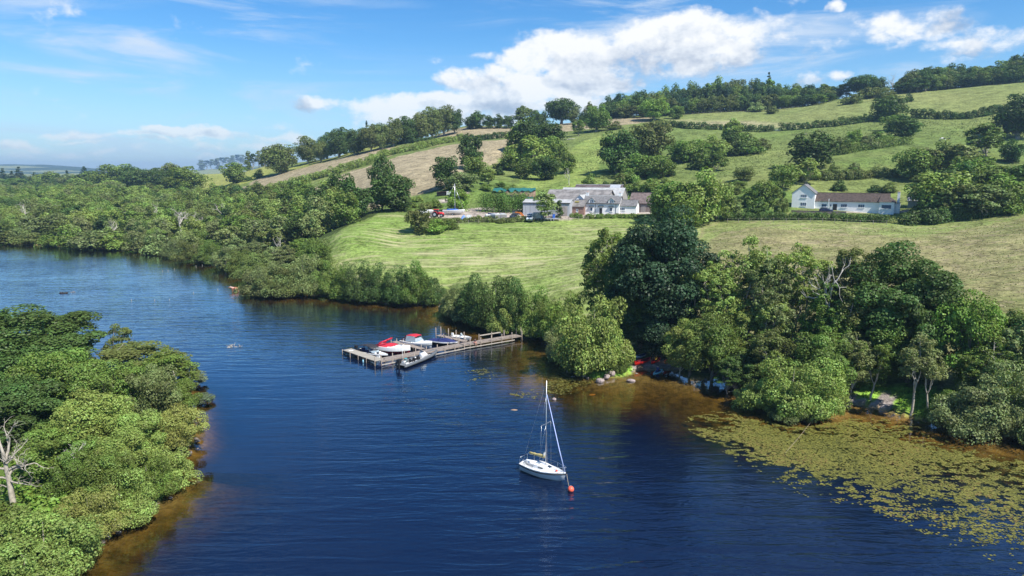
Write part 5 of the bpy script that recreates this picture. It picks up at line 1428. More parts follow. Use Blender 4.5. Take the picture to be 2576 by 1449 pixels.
for s in (-1, 1): tw.tube([(-L*.20, s*.9, .62), (-L*.24, s*.82, 1.2), (-L*.1, s*.7, 1.85)], .045, 6); tw.tube([(L*.02, s*.9, .62), (L*.0, s*.8, 1.3), (-L*.05, s*.72, 1.85)], .04, 6)
tw.tube([(-L*.1, -.7, 1.85), (-L*.1, .7, 1.85)], .045, 6); tw.build('tower', blackm, t)
M().ring_loft([[(x, s*.85, 1.92-(x+L*.12)**2*.12-.10*abs(s)) for s in (-1, -.5, 0, .5, 1)]+[(x, s*.85, 1.88-(x+L*.12)**2*.12-.10*abs(s)) for s in (1, .5, 0, -.5, -1)] for x in np.linspace(-L*.36, L*.12, 6)]).build('bimini', mat('black_canvas', (.03, .03, .035), .7, var=.7, vscale=6), t)
motor(t, -L/2-.18, 0, .62, 1.15)
# 2: white and red cruiser, red arch and cockpit cover
t, L, sl = base_boat('motor_boat', 'white and dark red sports boat with a red arch and red cockpit cover', 951, 880, 1031, 889.5, 2.4, .98, redg, sheer=.12)
band(sl, -.02, .40, .02).build('white_topside', white, t); band(sl, .43, .48, .025).build('white_stripe', white, t)
deck(sl, .42, 1.0, .22).build('foredeck', white, t); side_decks(sl, 0, .45, .2).build('side_deck', white, t)
cv = M(); R = []
for x, w, h in ((-L*.5, .85, .02), (-L*.40, .98, .18), (-L*.15, 1.0, .38), (0, .98, .42), (L*.08, .85, .30), (L*.13, .7, .20)): R.append([(x, s*w, .98+h*(1-abs(s)**3)) for s in (-1, -.7, -.3, .3, .7, 1)])
cv.ring_loft(R, close=False, cap=False); cv.build('cockpit_cover', redc, t)
ar = M()
for s in (-1, 1): ar.tube([(-L*.42, s*1.02, .95), (-L*.30, s*.98, 1.5), (-L*.12, s*.80, 1.95)], [.13, .12, .10], 6)
ar.tube([(-L*.12, -.80, 1.95), (-L*.08, 0, 2.08), (-L*.12, .80, 1.95)], .10, 6); ar.build('arch', mat('red_paint', (.55, .02, .045), .3), t)
M().box(L*.24, -.05, 1.25, .30, .30, .03).build('deck_hatch', glass, t)
M().box(-L*.5-.2, 0, .3, .5, 1.9, .08).build('swim_platform', redg, t)
bw_ = M()
for s in (-1, 1): bw_.tube([(L*.1, s*1.05, 1.4), (L*.3, s*.75, 1.55), (L*.47, s*.1, 1.62)], .015, 4)
bw_.build('bow_rail', steel, t); t.scale = (1.04, 1.12, 1.22)
# 3: white cruiser with a red canopy
t, L, sl = base_boat('motor_boat', 'white cuddy cruiser with red camper canopy and clear side windows', 1017, 866, 1086, 877.5, 2.4, .95, white, sheer=.12)
band(sl, .30, .36, .02).build('grey_stripe', grey, t)
deck(sl, .42, 1.0, .26).build('foredeck', white, t); side_decks(sl, 0, .45, .24).build('side_deck', white, t)
M().box(-L*.25, 0, .35, L*.4, 1.6, .05).build('floor', offwhite, t)
for x, y in ((-L*.08, -.5), (-L*.08, .5), (-L*.36, 0)): M().box(x, y, .4, .5, .5 if y else 1.5, .45).box(x-.25, y, .4, .12, .5 if y else 1.5, .95).build('seat', white, t)
R = []
for x, w, z in ((-L*.5, .82, 1.0), (-L*.36, .85, 1.62), (-L*.30, .86, 1.85), (-L*.15, .84, 1.98), (L*.02, .78, 1.95), (L*.04, .74, 1.88)): R.append([(x, s*w, z-.10*s*s) for s in (-1, -.5, 0, .5, 1)])
M().ring_loft(R, close=False, cap=False).build('canopy', redc, t)
sw = M()
for s in (-1, 1): sw.add([(-L*.30, s*1.0, 1.0), (L*.06, s*.98, 1.05), (L*.02, s*.78, 1.86), (-L*.27, s*.86, 1.78)], [(0, 1, 2, 3)])
sw.build('side_curtain', clearg, t)
M().add([(L*.06, -.98, 1.05), (L*.16, -.5, 1.15), (L*.16, .5, 1.15), (L*.06, .98, 1.05), (L*.0, -.8, 1.55), (L*.05, -.4, 1.6), (L*.05, .4, 1.6), (L*.0, .8, 1.55)], [(0, 1, 5, 4), (1, 2, 6, 5), (2, 3, 7, 6)]).build('windscreen', clearg, t)
M().box(L*.24, 0, 1.27, .34, .34, .03).build('deck_hatch', glass, t)
M().box(-L*.5-.2, 0, .3, .5, 1.9, .08).build('swim_platform', white, t); t.scale = (1.04, 1.1, 1.2)
# 4: dark boat under a blue cover
t, L, sl = base_boat('motor_boat', 'dark-hulled wakeboard boat under a navy blue cover with blue tower', 1083, 860, 1152, 868.5, 2.2, .70, blackm)
band(sl, -.04, .14, .03).build('white_gunwale', white, t)
R = []
for x, w, h in ((-L*.5, .92, .06), (-L*.42, .98, .18), (-L*.18, 1.04, .32), (-.1, 1.05, .48), (L*.10, 1.0, .55), (L*.25, .82, .34), (L*.40, .45, .22), (L*.49, .06, .12)): R.append([(x, s*w, .74+h*(1-abs(s)**2.2)+.10*max(0, x/L)) for s in (-1, -.7, -.35, 0, .35, .7, 1)])
M().ring_loft(R, close=False, cap=False).build('boat_cover', navy, t)
tw = M()
for s in (-1, 1): tw.tube([(-L*.12, s*.98, .75), (-L*.06, s*.85, 1.6), (0, s*.6, 2.1)], .035, 6); tw.tube([(L*.30, s*.8, .8), (L*.14, s*.75, 1.6), (0, s*.6, 2.1)], .03, 6)
tw.tube([(0, -.6, 2.1), (0, .6, 2.1)], .04, 6); tw.build('tower', navy, t)
# 5: little white open boat beyond the short finger
t, L, sl = base_boat('motor_boat', 'small open white angling boat beyond the short side pier', 1140, 848, 1186, 853.5, 1.7, .55, white)
side_decks(sl, 0, .95, .2).build('gunwale', white, t); M().box(-.1, 0, .12, L*.8, 1.1, .05).build('floor', grey, t)
for x in (-L*.3, -.2, L*.22): M().box(x, 0, .3, .35, 1.35, .06).build('thwart', white, t)
M().box(-L*.1, .2, .16, .5, .5, .55).build('console', white, t)
M().add([(-L*.02, -.1, .7), (-L*.02, .5, .7), (-L*.1, .45, 1.15), (-L*.1, -.05, 1.15)], [(0, 1, 2, 3)]).build('windscreen', clearg, t)
motor(t, -L/2-.15, 0, .5, .9, white)
# 6: RIB on the near side
mid, L, hd, a, b_ = span(1007, 922.5, 1098, 888, .25)
t = thing('inflatable_boat', 'grey rigid inflatable boat with white console alongside the jetty\'s near side', 'boat', (mid[0], mid[1], 0), hd, 'motor boats tied to the jetty')
for s in (-1, 1):
    M().tube([(-L/2-.1, s*.92, .34), (-L/2+.3, s*.93, .38), (0, s*.95, .42), (L*.22, s*.88, .50), (L*.38, s*.58, .62), (L*.46, s*.25, .72), (L*.485, 0, .76)], [.10, .24, .26, .26, .25, .23, .2], 9).build('tube', grey, t)
R = []
for x, w, zk in ((-L/2+.05, .8, -.15), (0, .82, -.2), (L*.25, .7, -.1), (L*.44, .15, .35)): R.append([(x, -w, .3), (x, -w*.6, zk*.4), (x, 0, zk), (x, w*.6, zk*.4), (x, w, .3)])
M().ring_loft(R, close=False, cap=True).build('hull', blackm, t)
M().box(-.15, 0, .24, L*.82, 1.25, .05).build('floor', offwhite, t)
M().ring_loft([[(x, -w, .28), (x, w, .28), (x, w*.85, h), (x, -w*.85, h)] for x, w, h in ((L*.06, .42, 1.25), (L*.12, .42, 1.35), (L*.17, .40, 1.0), (L*.25, .34, .40))]).build('console', white, t)
M().add([(L*.10, -.38, 1.3), (L*.10, .38, 1.3), (L*.05, .34, 1.7), (L*.05, -.34, 1.7)], [(0, 1, 2, 3)]).build('windscreen', clearg, t)
for x in (-L*.02, -L*.12, -L*.22): M().box(x, 0, .28, .55, .42, .40).box(x-.25, 0, .5, .1, .42, .45).build('seat', blackm, t)
for x in (-L*.3, -L*.16, 0): 
    for s in (-1, 1): M().box(x, s*.66, .48, .55, .16, .1).build('side_pad', white, t)
M().box(-L*.42, 0, .28, .25, 1.3, .45).build('transom', offwhite, t)
motor(t, -L/2-.28, 0, .62, 1.5); motor(t, -L/2-.10, .62, .55, .8, darkg)
M().tube([(-L*.38, .45, .6), (-L*.38, .45, 2.6)], .02, 5).build('aerial', white, t)
M().tube([(-L*.40, -.55, .7), (-L*.42, -.5, 1.45)], .02, 5).box(-L*.42, -.5, 1.45, .5, .35, .04).build('table', teal, t)

# ------------------------------------------------------------------ buildings
render_w = mat('white_render', (.83, .83, .82), .85, var=.06, vscale=.7)
slate = mat('grey_slate', (.17, .165, .165), .8, var=.35, vscale=1.4, bump=.03, bscale=5)
slate_old = mat('lichened_asbestos_roof', (.215, .20, .19), .9, var=.45, vscale=.5, bump=.04, bscale=3)
slate_dark = mat('stained_roof', (.11, .085, .085), .9, var=.5, vscale=.5)
tile_b = mat('brown_tile', (.075, .055, .045), .85, var=.45, vscale=1.3, bump=.04, bscale=4)
tin_w = mat('white_sheeting', (.40, .40, .39), .6, var=.25, vscale=.6)
tin_g = mat('pale_grey_sheeting', (.38, .40, .43), .6, var=.2, vscale=.5, stretch=(3, 3, .3))
board = mat('grey_boarding', (.33, .30, .28), .9, var=.35, vscale=1.5, stretch=(4, 4, .4))
stone = mat('rubble_stone', (.25, .20, .18), .95, var=.45, vscale=2.2, bump=.05, bscale=3)
shade_black = mat('interior_shade', (.012, .012, .012), .9)  # near-black colour painted in for the shade inside open buildings
frame_w = mat('white_window_frame', (.82, .82, .80), .4)
winb = mat('window_glass', (.06, .10, .17), .08, spec=.9)
blacktrim = mat('black_trim', (.02, .02, .022), .5)

def window(t, x, z, w, h, y=0., panes=2, ax='y', face=-1, surround=True):
    """a window on the front (y = const) wall"""
    m = M(); m.box(x, y+face*.02, z, w+.16, .06, .08).box(x, y+face*.02, z+h-.08, w+.16, .06, .08)
    for k in range(panes+1): m.box(x-w/2+w*k/panes, y+face*.02, z+.08, .07, .055, h-.16)
    wd = m.build('window', frame_w, t)
    for k in range(panes): M().box(x-w/2+w*(k+.5)/panes, y+face*.005, z+.08, w/panes-.075, .03, h-.16).build('pane', winb, wd)
    M().box(x, y+face*.08, z-.08, w+.3, .18, .07).build('sill', frame_w, wd)
    return wd
def gable(t, W, Dp, h, rise, wm, rm, x0=0, y0=0, ridge='x', over=.3, verge=None, roof='roof', base=-5, parts=('wall', 'roof'), thick=.12):
    """front wall centre at (x0, y0); body extends to +y"""
    m = M(); x1, x2 = x0-W/2, x0+W/2; y2 = y0+Dp
    if ridge == 'x':
        ym = y0+Dp/2
        prof = [(y0, base), (y2, base), (y2, h), (ym, h+rise), (y0, h)]
        V = [(x1, a, b_) for a, b_ in prof]+[(x2, a, b_) for a, b_ in prof]
    else:
        xm = x0
        prof = [(x1, base), (x2, base), (x2, h), (xm, h+rise), (x1, h)]
        V = [(a, y0, b_) for a, b_ in prof]+[(a, y2, b_) for a, b_ in prof]
    m.add(V, [(0, 1, 2, 3, 4), (9, 8, 7, 6, 5)]+[(i, 5+i, 5+(i+1) % 5, (i+1) % 5) for i in range(5)])
    m.build('wall', wm, t)
    sl = rise/(Dp/2 if ridge == 'x' else W/2)
    for s in (-1, 1):
        r = M()
        if ridge == 'x':
            ye = ym+s*(Dp/2+over); ze = h-over*sl
            V = [(x1-over, ym, h+rise+.03), (x2+over, ym, h+rise+.03), (x2+over, ye, ze+.03), (x1-over, ye, ze+.03)]
        else:
            xe = xm+s*(W/2+over); ze = h-over*sl
            V = [(xm, y0-over, h+rise+.03), (xm, y2+over, h+rise+.03), (xe, y2+over, ze+.03), (xe, y0-over, ze+.03)]
        V = V+[(a, b_, c+thick) for a, b_, c in V]
        r.add(V, [(0, 1, 2, 3), (7, 6, 5, 4), (0, 4, 5, 1), (1, 5, 6, 2), (2, 6, 7, 3), (3, 7, 4, 0)])
        r.build('roof', rm, t)
    rg = M()
    if ridge == 'x': rg.box(x0, ym, h+rise+.08, W+2*over, .3, .12)
    else: rg.box(xm, y0+Dp/2, h+rise+.08, .3, Dp+2*over, .12)
    rg.build('ridge', verge or rm, t)
def chimney(t, x, y, z, w=.7, h=1.3, m=None):
    c = M().box(x, y, z, w, .55, h).box(x, y, z+h, w+.12, .67, .1).build('chimney', m or render_w, t)
    for k in (-.18, .18): M().tube([(x+k, y, z+h+.1), (x+k, y, z+h+.42)], [.1, .09], 7).build('chimney_pot', mat('clay_pot', (.40, .20, .13), .8), c)
def placeY(name, label, cat, u, Y, yaw, ridge=None):
    a_, b2, _ = ray(u, 500); x = float(a_/b2*Y); z = float(HT(x, Y)) if not ridge else CAMZ+slope(ridge[0])*(Y+ridge[1])-ridge[2]
    return thing(name, label, cat, (x, Y, z), radians(yaw))
def place(name, label, cat, u, v, yaw, group=None, dz=0, back=0, ridge=None):
    g = GR(u, v); s = 1+back/g[1]; x, y = g[0]*s, g[1]*s
    if ridge: return thing(name, label, cat, (x, y, CAMZ+slope(ridge[0])*(y+ridge[1])-ridge[2]), radians(yaw), group)
    return thing(name, label, cat, (x, y, float(HT(x, y))+dz), radians(yaw), group)
YAW = -21
# cottage
g = GR(1512, 539); mp_ = float(np.linalg.norm(g-np.array([0, 0, 30])))/FPX
t = place('farm_cottage', 'whitewashed farm cottage with slate roof and two dormer windows', 'house', 1512, 539, YAW)
CWd = 87*mp_/cos(radians(14)); CH = 27*mp_
gable(t, CWd, 6.4, CH, 2.35, render_w, slate, verge=offwhite)
for fx in (-.275, .28):
    x = fx*CWd
    dm = M(); V = [(x-1.0, -.06, CH-.15), (x+1.0, -.06, CH-.15), (x+1.0, -.06, CH+.95), (x, -.06, CH+1.75), (x-1.0, -.06, CH+.95)]; V += [(a, b_+2.6, c) for a, b_, c in V]
    dm.add(V, [(0, 1, 2, 3, 4), (9, 8, 7, 6, 5)]+[(i, 5+i, 5+(i+1) % 5, (i+1) % 5) for i in range(5)]); d_ = dm.build('dormer', render_w, t)
    for s in (-1, 1):
        r = M(); V = [(x, -.3, CH+1.80), (x, 2.8, CH+1.80), (x+s*1.3, 2.8, CH+.72), (x+s*1.3, -.3, CH+.72)]; V += [(a, b_, c+.1) for a, b_, c in V]
        r.add(V, [(0, 1, 2, 3), (7, 6, 5, 4), (0, 4, 5, 1), (1, 5, 6, 2), (2, 6, 7, 3), (3, 7, 4, 0)]).build('dormer_roof', slate, d_)
    window(t, x, CH-.05, 1.05, 1.15, y=-.06)
    window(t, x, .95, .78, 1.35, panes=1)
    M().box(x, -.32, 2.65, 1.6, .6, .08).box(x-.7, -.2, 2.35, .06, .3, .3).box(x+.7, -.2, 2.35, .06, .3, .3).build('window_hood', blacktrim, t)
dr = M().box(-.1, -.02, 0, .95, .08, 2.05).build('door', blacktrim, t); M().box(-.1, -.03, 2.05, 1.1, .08, .12).build('lintel', frame_w, dr)
M().box(-.1, -.4, 2.75, 1.9, .75, .09).box(-.9, -.2, 2.4, .07, .3, .35).box(.7, -.2, 2.4, .07, .3, .35).build('door_canopy', blacktrim, t)
M().box(0, -.38, CH-.12, CWd+.5, .12, .12).build('gutter', blacktrim, t)
for fx in (-.488, -.165, .41): M().tube([(fx*CWd, -.08, 0), (fx*CWd, -.08, CH-.1)], .06, 6).build('drainpipe', blacktrim, t)
chimney(t, -CWd/2+.45, 3.2, CH+2.0, .9, 1.4); chimney(t, CWd/2-.4, 3.2, CH+2.0, .9, 1.4)
# low wing to its right
t = placeY('farmhouse_wing', 'low white lean-to wing with slate roof adjoining the cottage\'s right gable', 'house', 1578, g[1]-2.5, YAW)
gable(t, 6.0, 5.0, 2.6, 1.7, render_w, slate, x0=0, y0=.3); window(t, -1.6, .9, 1.6, 1.0, y=.3, panes=3)
# stone annex left of the cottage
t = placeY('stone_outhouse', 'small red sandstone outhouse with mossy slate roof next to the cottage', 'outbuilding', 1449, g[1]+.5, YAW)
gable(t, 5.2, 5.5, 2.9, 2.0, brick_, slate_old, y0=.6); window(t, .3, 1.0, .6, 1.0, y=.6, panes=1)
M().box(-.2, 2.1, 4.3, 1.4, .7, .12, rx=radians(35)).build('moss_patch', mat('moss', (.22, .19, .05), .95), t)
# white gable behind it
t = placeY('white_gabled_store', 'white gabled store with one dark loft window behind the sandstone outhouse', 'outbuilding', 1458, g[1]+8, YAW)
gable(t, 6.4, 8, 3.6, 3.0, render_w, tin_w, ridge='y'); M().box(.2, -.03, 3.9, .75, .06, 1.35).build('window', winb, t)
# flat roofed shed
t = placeY('steel_shed', 'long pale grey sheeted shed with white low-pitched roof behind the van', 'shed', 1374, g[1]-1, YAW+6)
gable(t, 16.0, 9, 4.3, .9, tin_g, tin_w, over=.2); M().box(0, -.26, 4.12, 16.4, .1, .2).build('gutter', blacktrim, t)
M().box(5.6, -.03, 0, 3.2, .06, 3.2).build('door', board, t)
# long barn, white-roofed barn, third barn
t = placeY('long_barn', 'long barn with lichen-grey corrugated roof behind the cottage', 'barn', 1448, g[1]+17, YAW, ridge=(478, 6, 7.4))
gable(t, 23, 13, 4.2, 3.2, board, slate_old, y0=0, over=.5, verge=tin_w); M().box(-1, -.05, .3, 18, .08, 3.4).build('open_front_shade', shade_black, t)  # flat black sheet on the wall paints the shade of the open front
t = placeY('white_roofed_barn', 'big barn with pale sheet roof and weathered boarded gable', 'barn', 1484, g[1]+31, YAW, ridge=(473, 6, 8.8))
gable(t, 24, 12, 5.6, 3.2, board, tin_w, over=.3, verge=offwhite)
t = placeY('rear_barn', 'rearmost barn with dark stained roof, mostly hidden by the other barns', 'barn', 1500, g[1]+44, YAW, ridge=(465, 5, 9.2))
gable(t, 19, 10, 6.6, 2.6, board, slate_dark, over=.3, verge=offwhite)
M().box(6.8, 2.2, 7.9, 4.2, 5.6, .1, rx=radians(27.5)).build('pale_roof_sheets', tin_g, t)
# stone barn on the right
t = placeY('stone_barn', 'old stone barn with patched brown stone-slab roof right of the cottage', 'barn', 1610, g[1]+6, YAW-4)
gable(t, 7.2, 7.5, 3.2, 3.3, stone, mat('patched_roof', (.17, .13, .12), .9, var=.45, vscale=1.2), y0=0, over=.35, ridge='x')
M().box(1.2, -.04, 0, 1.6, .08, 2.3).build('door', board, t)
t = placeY('slate_outbuilding', 'low dark outbuilding with blue-grey sheet roof tucked behind the stone barn', 'outbuilding', 1628, g[1]+16, YAW+50)
gable(t, 6.5, 8, 3.3, 2.6, stone, mat('blue_sheeting', (.16, .20, .30), .4, .3), y0=0)
# silage clamp
t = place('silage_clamp', 'silage clamp under black sheets and turquoise netting, pinkish cut face towards the yard', 'silage clamp', 1308, 506, -4, back=6)
M().ring_loft([[(x, 0, -1), (x, .4, 2.6), (x, 3, 3.4+.3*sin(x)), (x, 7, 3.4), (x, 9, -1)] for x in np.linspace(-6, 6, 9)], close=False, smooth=False).build('silage_heap', mat('silage', (.36, .22, .17), .95, var=.35, vscale=.8), t)
M().ring_loft([[(x, .0, 2.75+.45*sin(x*2.3)+.3*sin(x*5.1)), (x, .5, 3.0+.25*sin(x*3.7)), (x, 3, 3.75+.3*sin(x*1.3)), (x, 7, 3.75)] for x in np.linspace(-11, 6.2, 20)], close=False, cap=False).build('netting', mat('turquoise_net', (.015, .13, .12), .8, var=.4, vscale=2), t)
M().box(-1.5, -.6, -.8, 8, 1.0, 1.9).build('tyre_wall', mat('tyre_black', (.03, .035, .04), .8, var=.6, vscale=2), t)
M().box(3.9, -1.2, -.8, 3, .8, 1.3, .2).build('folded_net', mat('turquoise_net', (.015, .13, .12), .8), t)
M().box(-9, 1.5, -1, 5, 4, 2.6).build('retaining_wall', mat('dark_sleeper', (.07, .055, .05), .9, var=.4), t)
# white bungalow with the tall gable
g = GR(2130, 531); mb_ = float(np.linalg.norm(g-np.array([0, 0, 30])))/FPX
BY = -31
t = place('white_bungalow', 'long white bungalow with brown tiled roof and a tall two-storey gable at its left end', 'house', 2138, 531.5, BY); t.scale = (.91, .91, .93)
Lw = 162*mb_/cos(radians(BY+26)); Hw = 3.35
gable(t, Lw+6*mb_*0, 7.2, Hw, 2.6, render_w, tile_b, over=.35)
GW = 53*mb_/cos(radians(BY+24)); gx = -Lw/2-GW/2+.05
gable(t, GW, 8.5, 5.95, 2.9, render_w, slate, x0=gx, y0=-1.4, ridge='y', over=.35)
M().box(gx, -1.45, -.9, GW+.06, .12, 1.25).build('stone_plinth', stone, t)
window(t, gx+.15, 4.35, 1.9, 1.15, y=-1.4, panes=3); window(t, gx+.15, 1.45, 1.9, 1.3, y=-1.4, panes=3)
window(t, -Lw/2+3.1, 1.25, 1.7, 1.05, panes=1); window(t, -Lw/2+5.2, 1.3, .5, 1.0, panes=1)
dr = M().box(-Lw/2+6.6, -.03, .1, 1.3, .1, 2.25).build('door', blacktrim, t); M().box(-Lw/2+6.6, -.06, 2.35, 1.5, .1, .1).build('lintel', frame_w, dr)
window(t, -Lw/2+9.4, 1.25, 1.9, 1.15, panes=3); window(t, -Lw/2+14.8, 1.25, 1.9, 1.15, panes=3)
# the bay at the right end, with a hipped roof
bx = Lw/2-.3; bw2 = 2.2
m = M(); m.poly([(bx-bw2, -1.5), (bx+bw2, -1.5), (bx+bw2, 5.5), (bx-bw2, 5.5)], -1.2, Hw+.02); m.build('bay_wall', render_w, t)
r = M(); x1, x2 = bx-bw2-.35, bx+bw2+.45
r.add([(x1, -1.85, Hw+.02), (x2, -1.85, Hw+.02), (x2, 7.5, Hw+.02), (x1, 7.5, Hw+.02), (bx-2.0, 3.55, Hw+2.66), (bx-.9, 3.55, Hw+2.66)], [(0, 1, 5, 4), (1, 2, 5), (2, 3, 4, 5), (3, 0, 4), (3, 2, 1, 0)]); r.build('hip_roof', tile_b, t)
window(t, bx-.1, 1.15, 2.9, 1.35, y=-1.5, panes=1)
m = M(); m.poly([(bx+bw2, .6), (bx+bw2+1.6, .6), (bx+bw2+1.6, 5), (bx+bw2, 5)], -1.2, 3.0); m.build('side_wall', render_w, t)
M().box(bx+bw2+.8, 2.8, 3.0, 2.0, 4.8, .12).build('side_roof', tile_b, t)
chimney(t, bx+bw2+1.0, 1.6, 3.0, .8, 3.5)
M().box(-Lw/2+4.6, -.6, 0, .18, .18, 4.1).build('white_pillar', render_w, t)
# garden wall, shed, car
t = place('garden_wall', 'low dark stone garden wall in front of the white bungalow', 'wall', 2058, 537.5, BY+4)
rr = random.Random(4); bt = M()
M().box(0, 0, -.6, 15.5, .4, 1.35).build('wall', stone, t); M().box(0, 0, .75, 15.6, .5, .1).build('coping', mat('dark_stone', (.10, .09, .085), .9, var=.3), t)
t = place('garden_shed', 'grey-green garden shed with pale stone-coloured roof half hidden behind the yellowish trees', 'shed', 2305, 531, -38, back=5)
gable(t, 5.0, 5.0, 2.4, 1.6, mat('green_grey_boards', (.20, .24, .22), .8), mat('pale_roof', (.42, .40, .37), .8, var=.3), y0=0)
def wheels(t, pts, r, w, axis='y'):
    for (x, y) in pts:
        wh = M().wheel(x, y, r, r, w, axis).build('wheel', blackm, t); M().wheel(x, y, r, r*.55, w+.03, axis, 10).build('rim', silver, wh)
def car(name, label, loc, rz, m, L=4.1, Wd=1.75, H=1.5, group=None):
    t = thing(name, label, 'car', loc, rz, group)
    b_ = M(); R = []
    for x, z0, z1, w in ((-L/2, .35, .75, .72), (-L/2+.12, .28, .92, .80), (-L*.25, .25, .98, .87), (L*.15, .25, .95, .87), (L*.38, .26, .85, .83), (L/2-.05, .32, .68, .72)):
        R.append([(x, -w, z0), (x, -w, z1-.12), (x, -w*.88, z1), (x, w*.88, z1), (x, w, z1-.12), (x, w, z0)])
    b_.ring_loft(R); b_.build('body', m, t)
    R = []
    for x, z, w in ((-L*.46, .93, .72), (-L*.38, 1.40, .62), (-L*.05, H, .62), (L*.08, H-.05, .62), (L*.27, .93, .72)): R.append([(x, -.76, .9), (x, -w, z), (x, w, z), (x, .76, .9)])
    M().ring_loft(R).build('windows', glass, t)
    M().ring_loft([[(x, -.60, z), (x, -.58, z+.05), (x, .58, z+.05), (x, .60, z)] for x, z in ((-L*.39, 1.39), (-L*.05, H), (L*.09, H-.06))]).build('roof', m, t)
    wheels(t, [(-L*.31, -.8), (-L*.31, .8), (L*.31, -.8), (L*.31, .8)], .31, .2)
    for s in (-1, 1): M().box(L/2-.06, s*.6, .55, .08, .3, .14).build('headlight', clearg, t); M().box(-L/2+.01, s*.65, .65, .06, .2, .2).build('tail_light', redg, t)
    return t
g = GR(2078, 534); car('parked_car', 'dark blue hatchback parked in front of the white bungalow', (g[0], g[1], g[2]), radians(BY+8), mat('dark_blue_paint', (.015, .022, .06), .2))
g = GR(1856, 876); car('parked_car', 'white car parked beneath the right bank trees, half hidden', (g[0], g[1], g[2]), radians(15), mat('white_paint', (.7, .7, .7), .25))
# ------------------------------------------------------------------ yard vehicles
def gp(u, v): g = GR(u, v); return (g[0], g[1], g[2])
YG = 'vehicles and boats in the farm yard'
t = thing('tractor', 'red tractor parked among stored boats at the left of the yard', 'tractor', gp(1102, 546), radians(-8), YG)
M().ring_loft([[(x, -.42, .75), (x, -.42, z), (x, -.2, z+.12), (x, .2, z+.12), (x, .42, z), (x, .42, .75)] for x, z in ((.1, 1.55), (1.2, 1.5), (1.9, 1.38), (2.05, 1.1))]).build('bonnet', mat('tractor_red', (.62, .02, .03), .3), t)
M().box(-.6, 0, 1.2, 1.5, 1.4, 1.25).build('cab_glass', glass, t); M().box(-.6, 0, 2.45, 1.65, 1.55, .16).build('cab_roof', mat('tractor_red', (.62, .02, .03), .3), t)
cp = M()
for x in (-1.33, .13):
    for y in (-.68, .68): cp.box(x, y, 1.2, .1, .1, 1.25)
cp.build('cab_frame', blackm, t)
for s in (-1, 1):
    M().ring_loft([[(-.9+1.02*cos(a), s*.72, .95+1.02*sin(a)), (-.9+1.02*cos(a), s*1.15, .95+1.02*sin(a)), (-.9+.95*cos(a), s*1.15, .95+.95*sin(a)), (-.9+.95*cos(a), s*.72, .95+.95*sin(a))] for a in np.linspace(.1, 2.6, 7)]).build('mudguard', mat('tractor_red', (.62, .02, .03), .3), t)
    w_ = M().wheel(-.9, s*.95, .88, .88, .45).build('wheel', blackm, t); M().wheel(-.9, s*.95, .88, .45, .48).build('rim', silver, w_)
    w_ = M().wheel(1.35, s*.85, .6, .6, .32).build('wheel', blackm, t); M().wheel(1.35, s*.85, .6, .3, .35).build('rim', silver, w_)
M().tube([(.6, .3, 1.6), (.6, .3, 2.5)], .05, 6).build('exhaust', darkg, t)
def stock_trailer(label, u, v, rz):
    t = thing('livestock_trailer', label, 'trailer', gp(u, v), radians(rz), YG)
    R = []
    for x in (-2.1, 2.1): R.append([(x, -.98, .55), (x, -.98, 2.15), (x, -.72, 2.45), (x, .72, 2.45), (x, .98, 2.15), (x, .98, .55)])
    M().ring_loft(R, smooth=False).build('body', alu if False else mat('trailer_alloy', (.60, .60, .60), .5, .2), t)
    for s in (-1, 1):
        for k in range(7): M().box(-1.75+k*.58, s*.99, 1.25, .34, .03, .12).box(-1.75+k*.58, s*.99, 1.6, .34, .03, .12).build('vent', blacktrim, t)
    rd = M()
    M().box(-2.13, 0, .6, .05, 1.9, 1.6).build('ramp', mat('ramp_grey', (.22, .20, .19), .7), t)
    for k in range(5): M().box(-2.17, -.8+k*.4, .62, .03, .05, 1.55).build('ramp_rib', silver, t)
    wheels(t, [(-.45, -.95), (.45, -.95), (-.45, .95), (.45, .95)], .32, .2)
    M().bar((2.1, 0, .55), (3.1, 0, .5), .1).build('drawbar', darkg, t)
    return t
stock_trailer('alloy livestock trailer furthest from the shed, in front of the ivy hedge', 1247, 556.5, 112)
stock_trailer('nearer alloy livestock trailer with ribbed ramp facing the hay field', 1265, 556, 100)
t = thing('pickup_truck', 'dark blue off-roader parked between the livestock trailers and the loader', 'pickup', gp(1289, 555.5), radians(-10), YG)
M().ring_loft([[(x, -.85, .5), (x, -.85, z), (x, .85, z), (x, .85, .5)] for x, z in ((-2.1, 1.05), (.9, 1.1), (1.9, 1.0), (2.1, .8))]).build('body', mat('dark_blue_grey', (.05, .06, .09), .4), t)
M().ring_loft([[(x, -.75, 1.0), (x, -.68, z), (x, .68, z), (x, .75, 1.0)] for x, z in ((-.9, 1.1), (-.8, 1.8), (.4, 1.8), (.95, 1.1))]).build('cab', glass, t)
wheels(t, [(-1.3, -.8), (-1.3, .8), (1.3, -.8), (1.3, .8)], .38, .25)
t = thing('loader', 'orange-armed farm loader with its bucket lowered behind the dark off-roader', 'loader', gp(1303, 550), radians(-25), YG)
M().box(-1.2, 0, .7, 2.0, 1.3, .8).build('body', darkg, t); M().box(-1.3, 0, 1.5, 1.1, 1.1, 1.0).build('cab', glass, t)
for s in (-1, 1): M().bar((-.8, s*.55, 2.1), (.9, s*.55, 1.9), .2, .28).bar((.9, s*.55, 1.9), (2.1, s*.55, .6), .2, .28).build('arm', mat('loader_orange', (.75, .22, .03), .4), t)
M().ring_loft([[(2.0, y, .1), (2.0, y, .9), (2.5, y, .5), (2.9, y, .1)] for y in (-1, 1)]).build('bucket', mat('loader_orange', (.75, .22, .03), .4), t)
wheels(t, [(-1.9, -.75), (-1.9, .75), (-.3, -.75), (-.3, .75)], .55, .35)
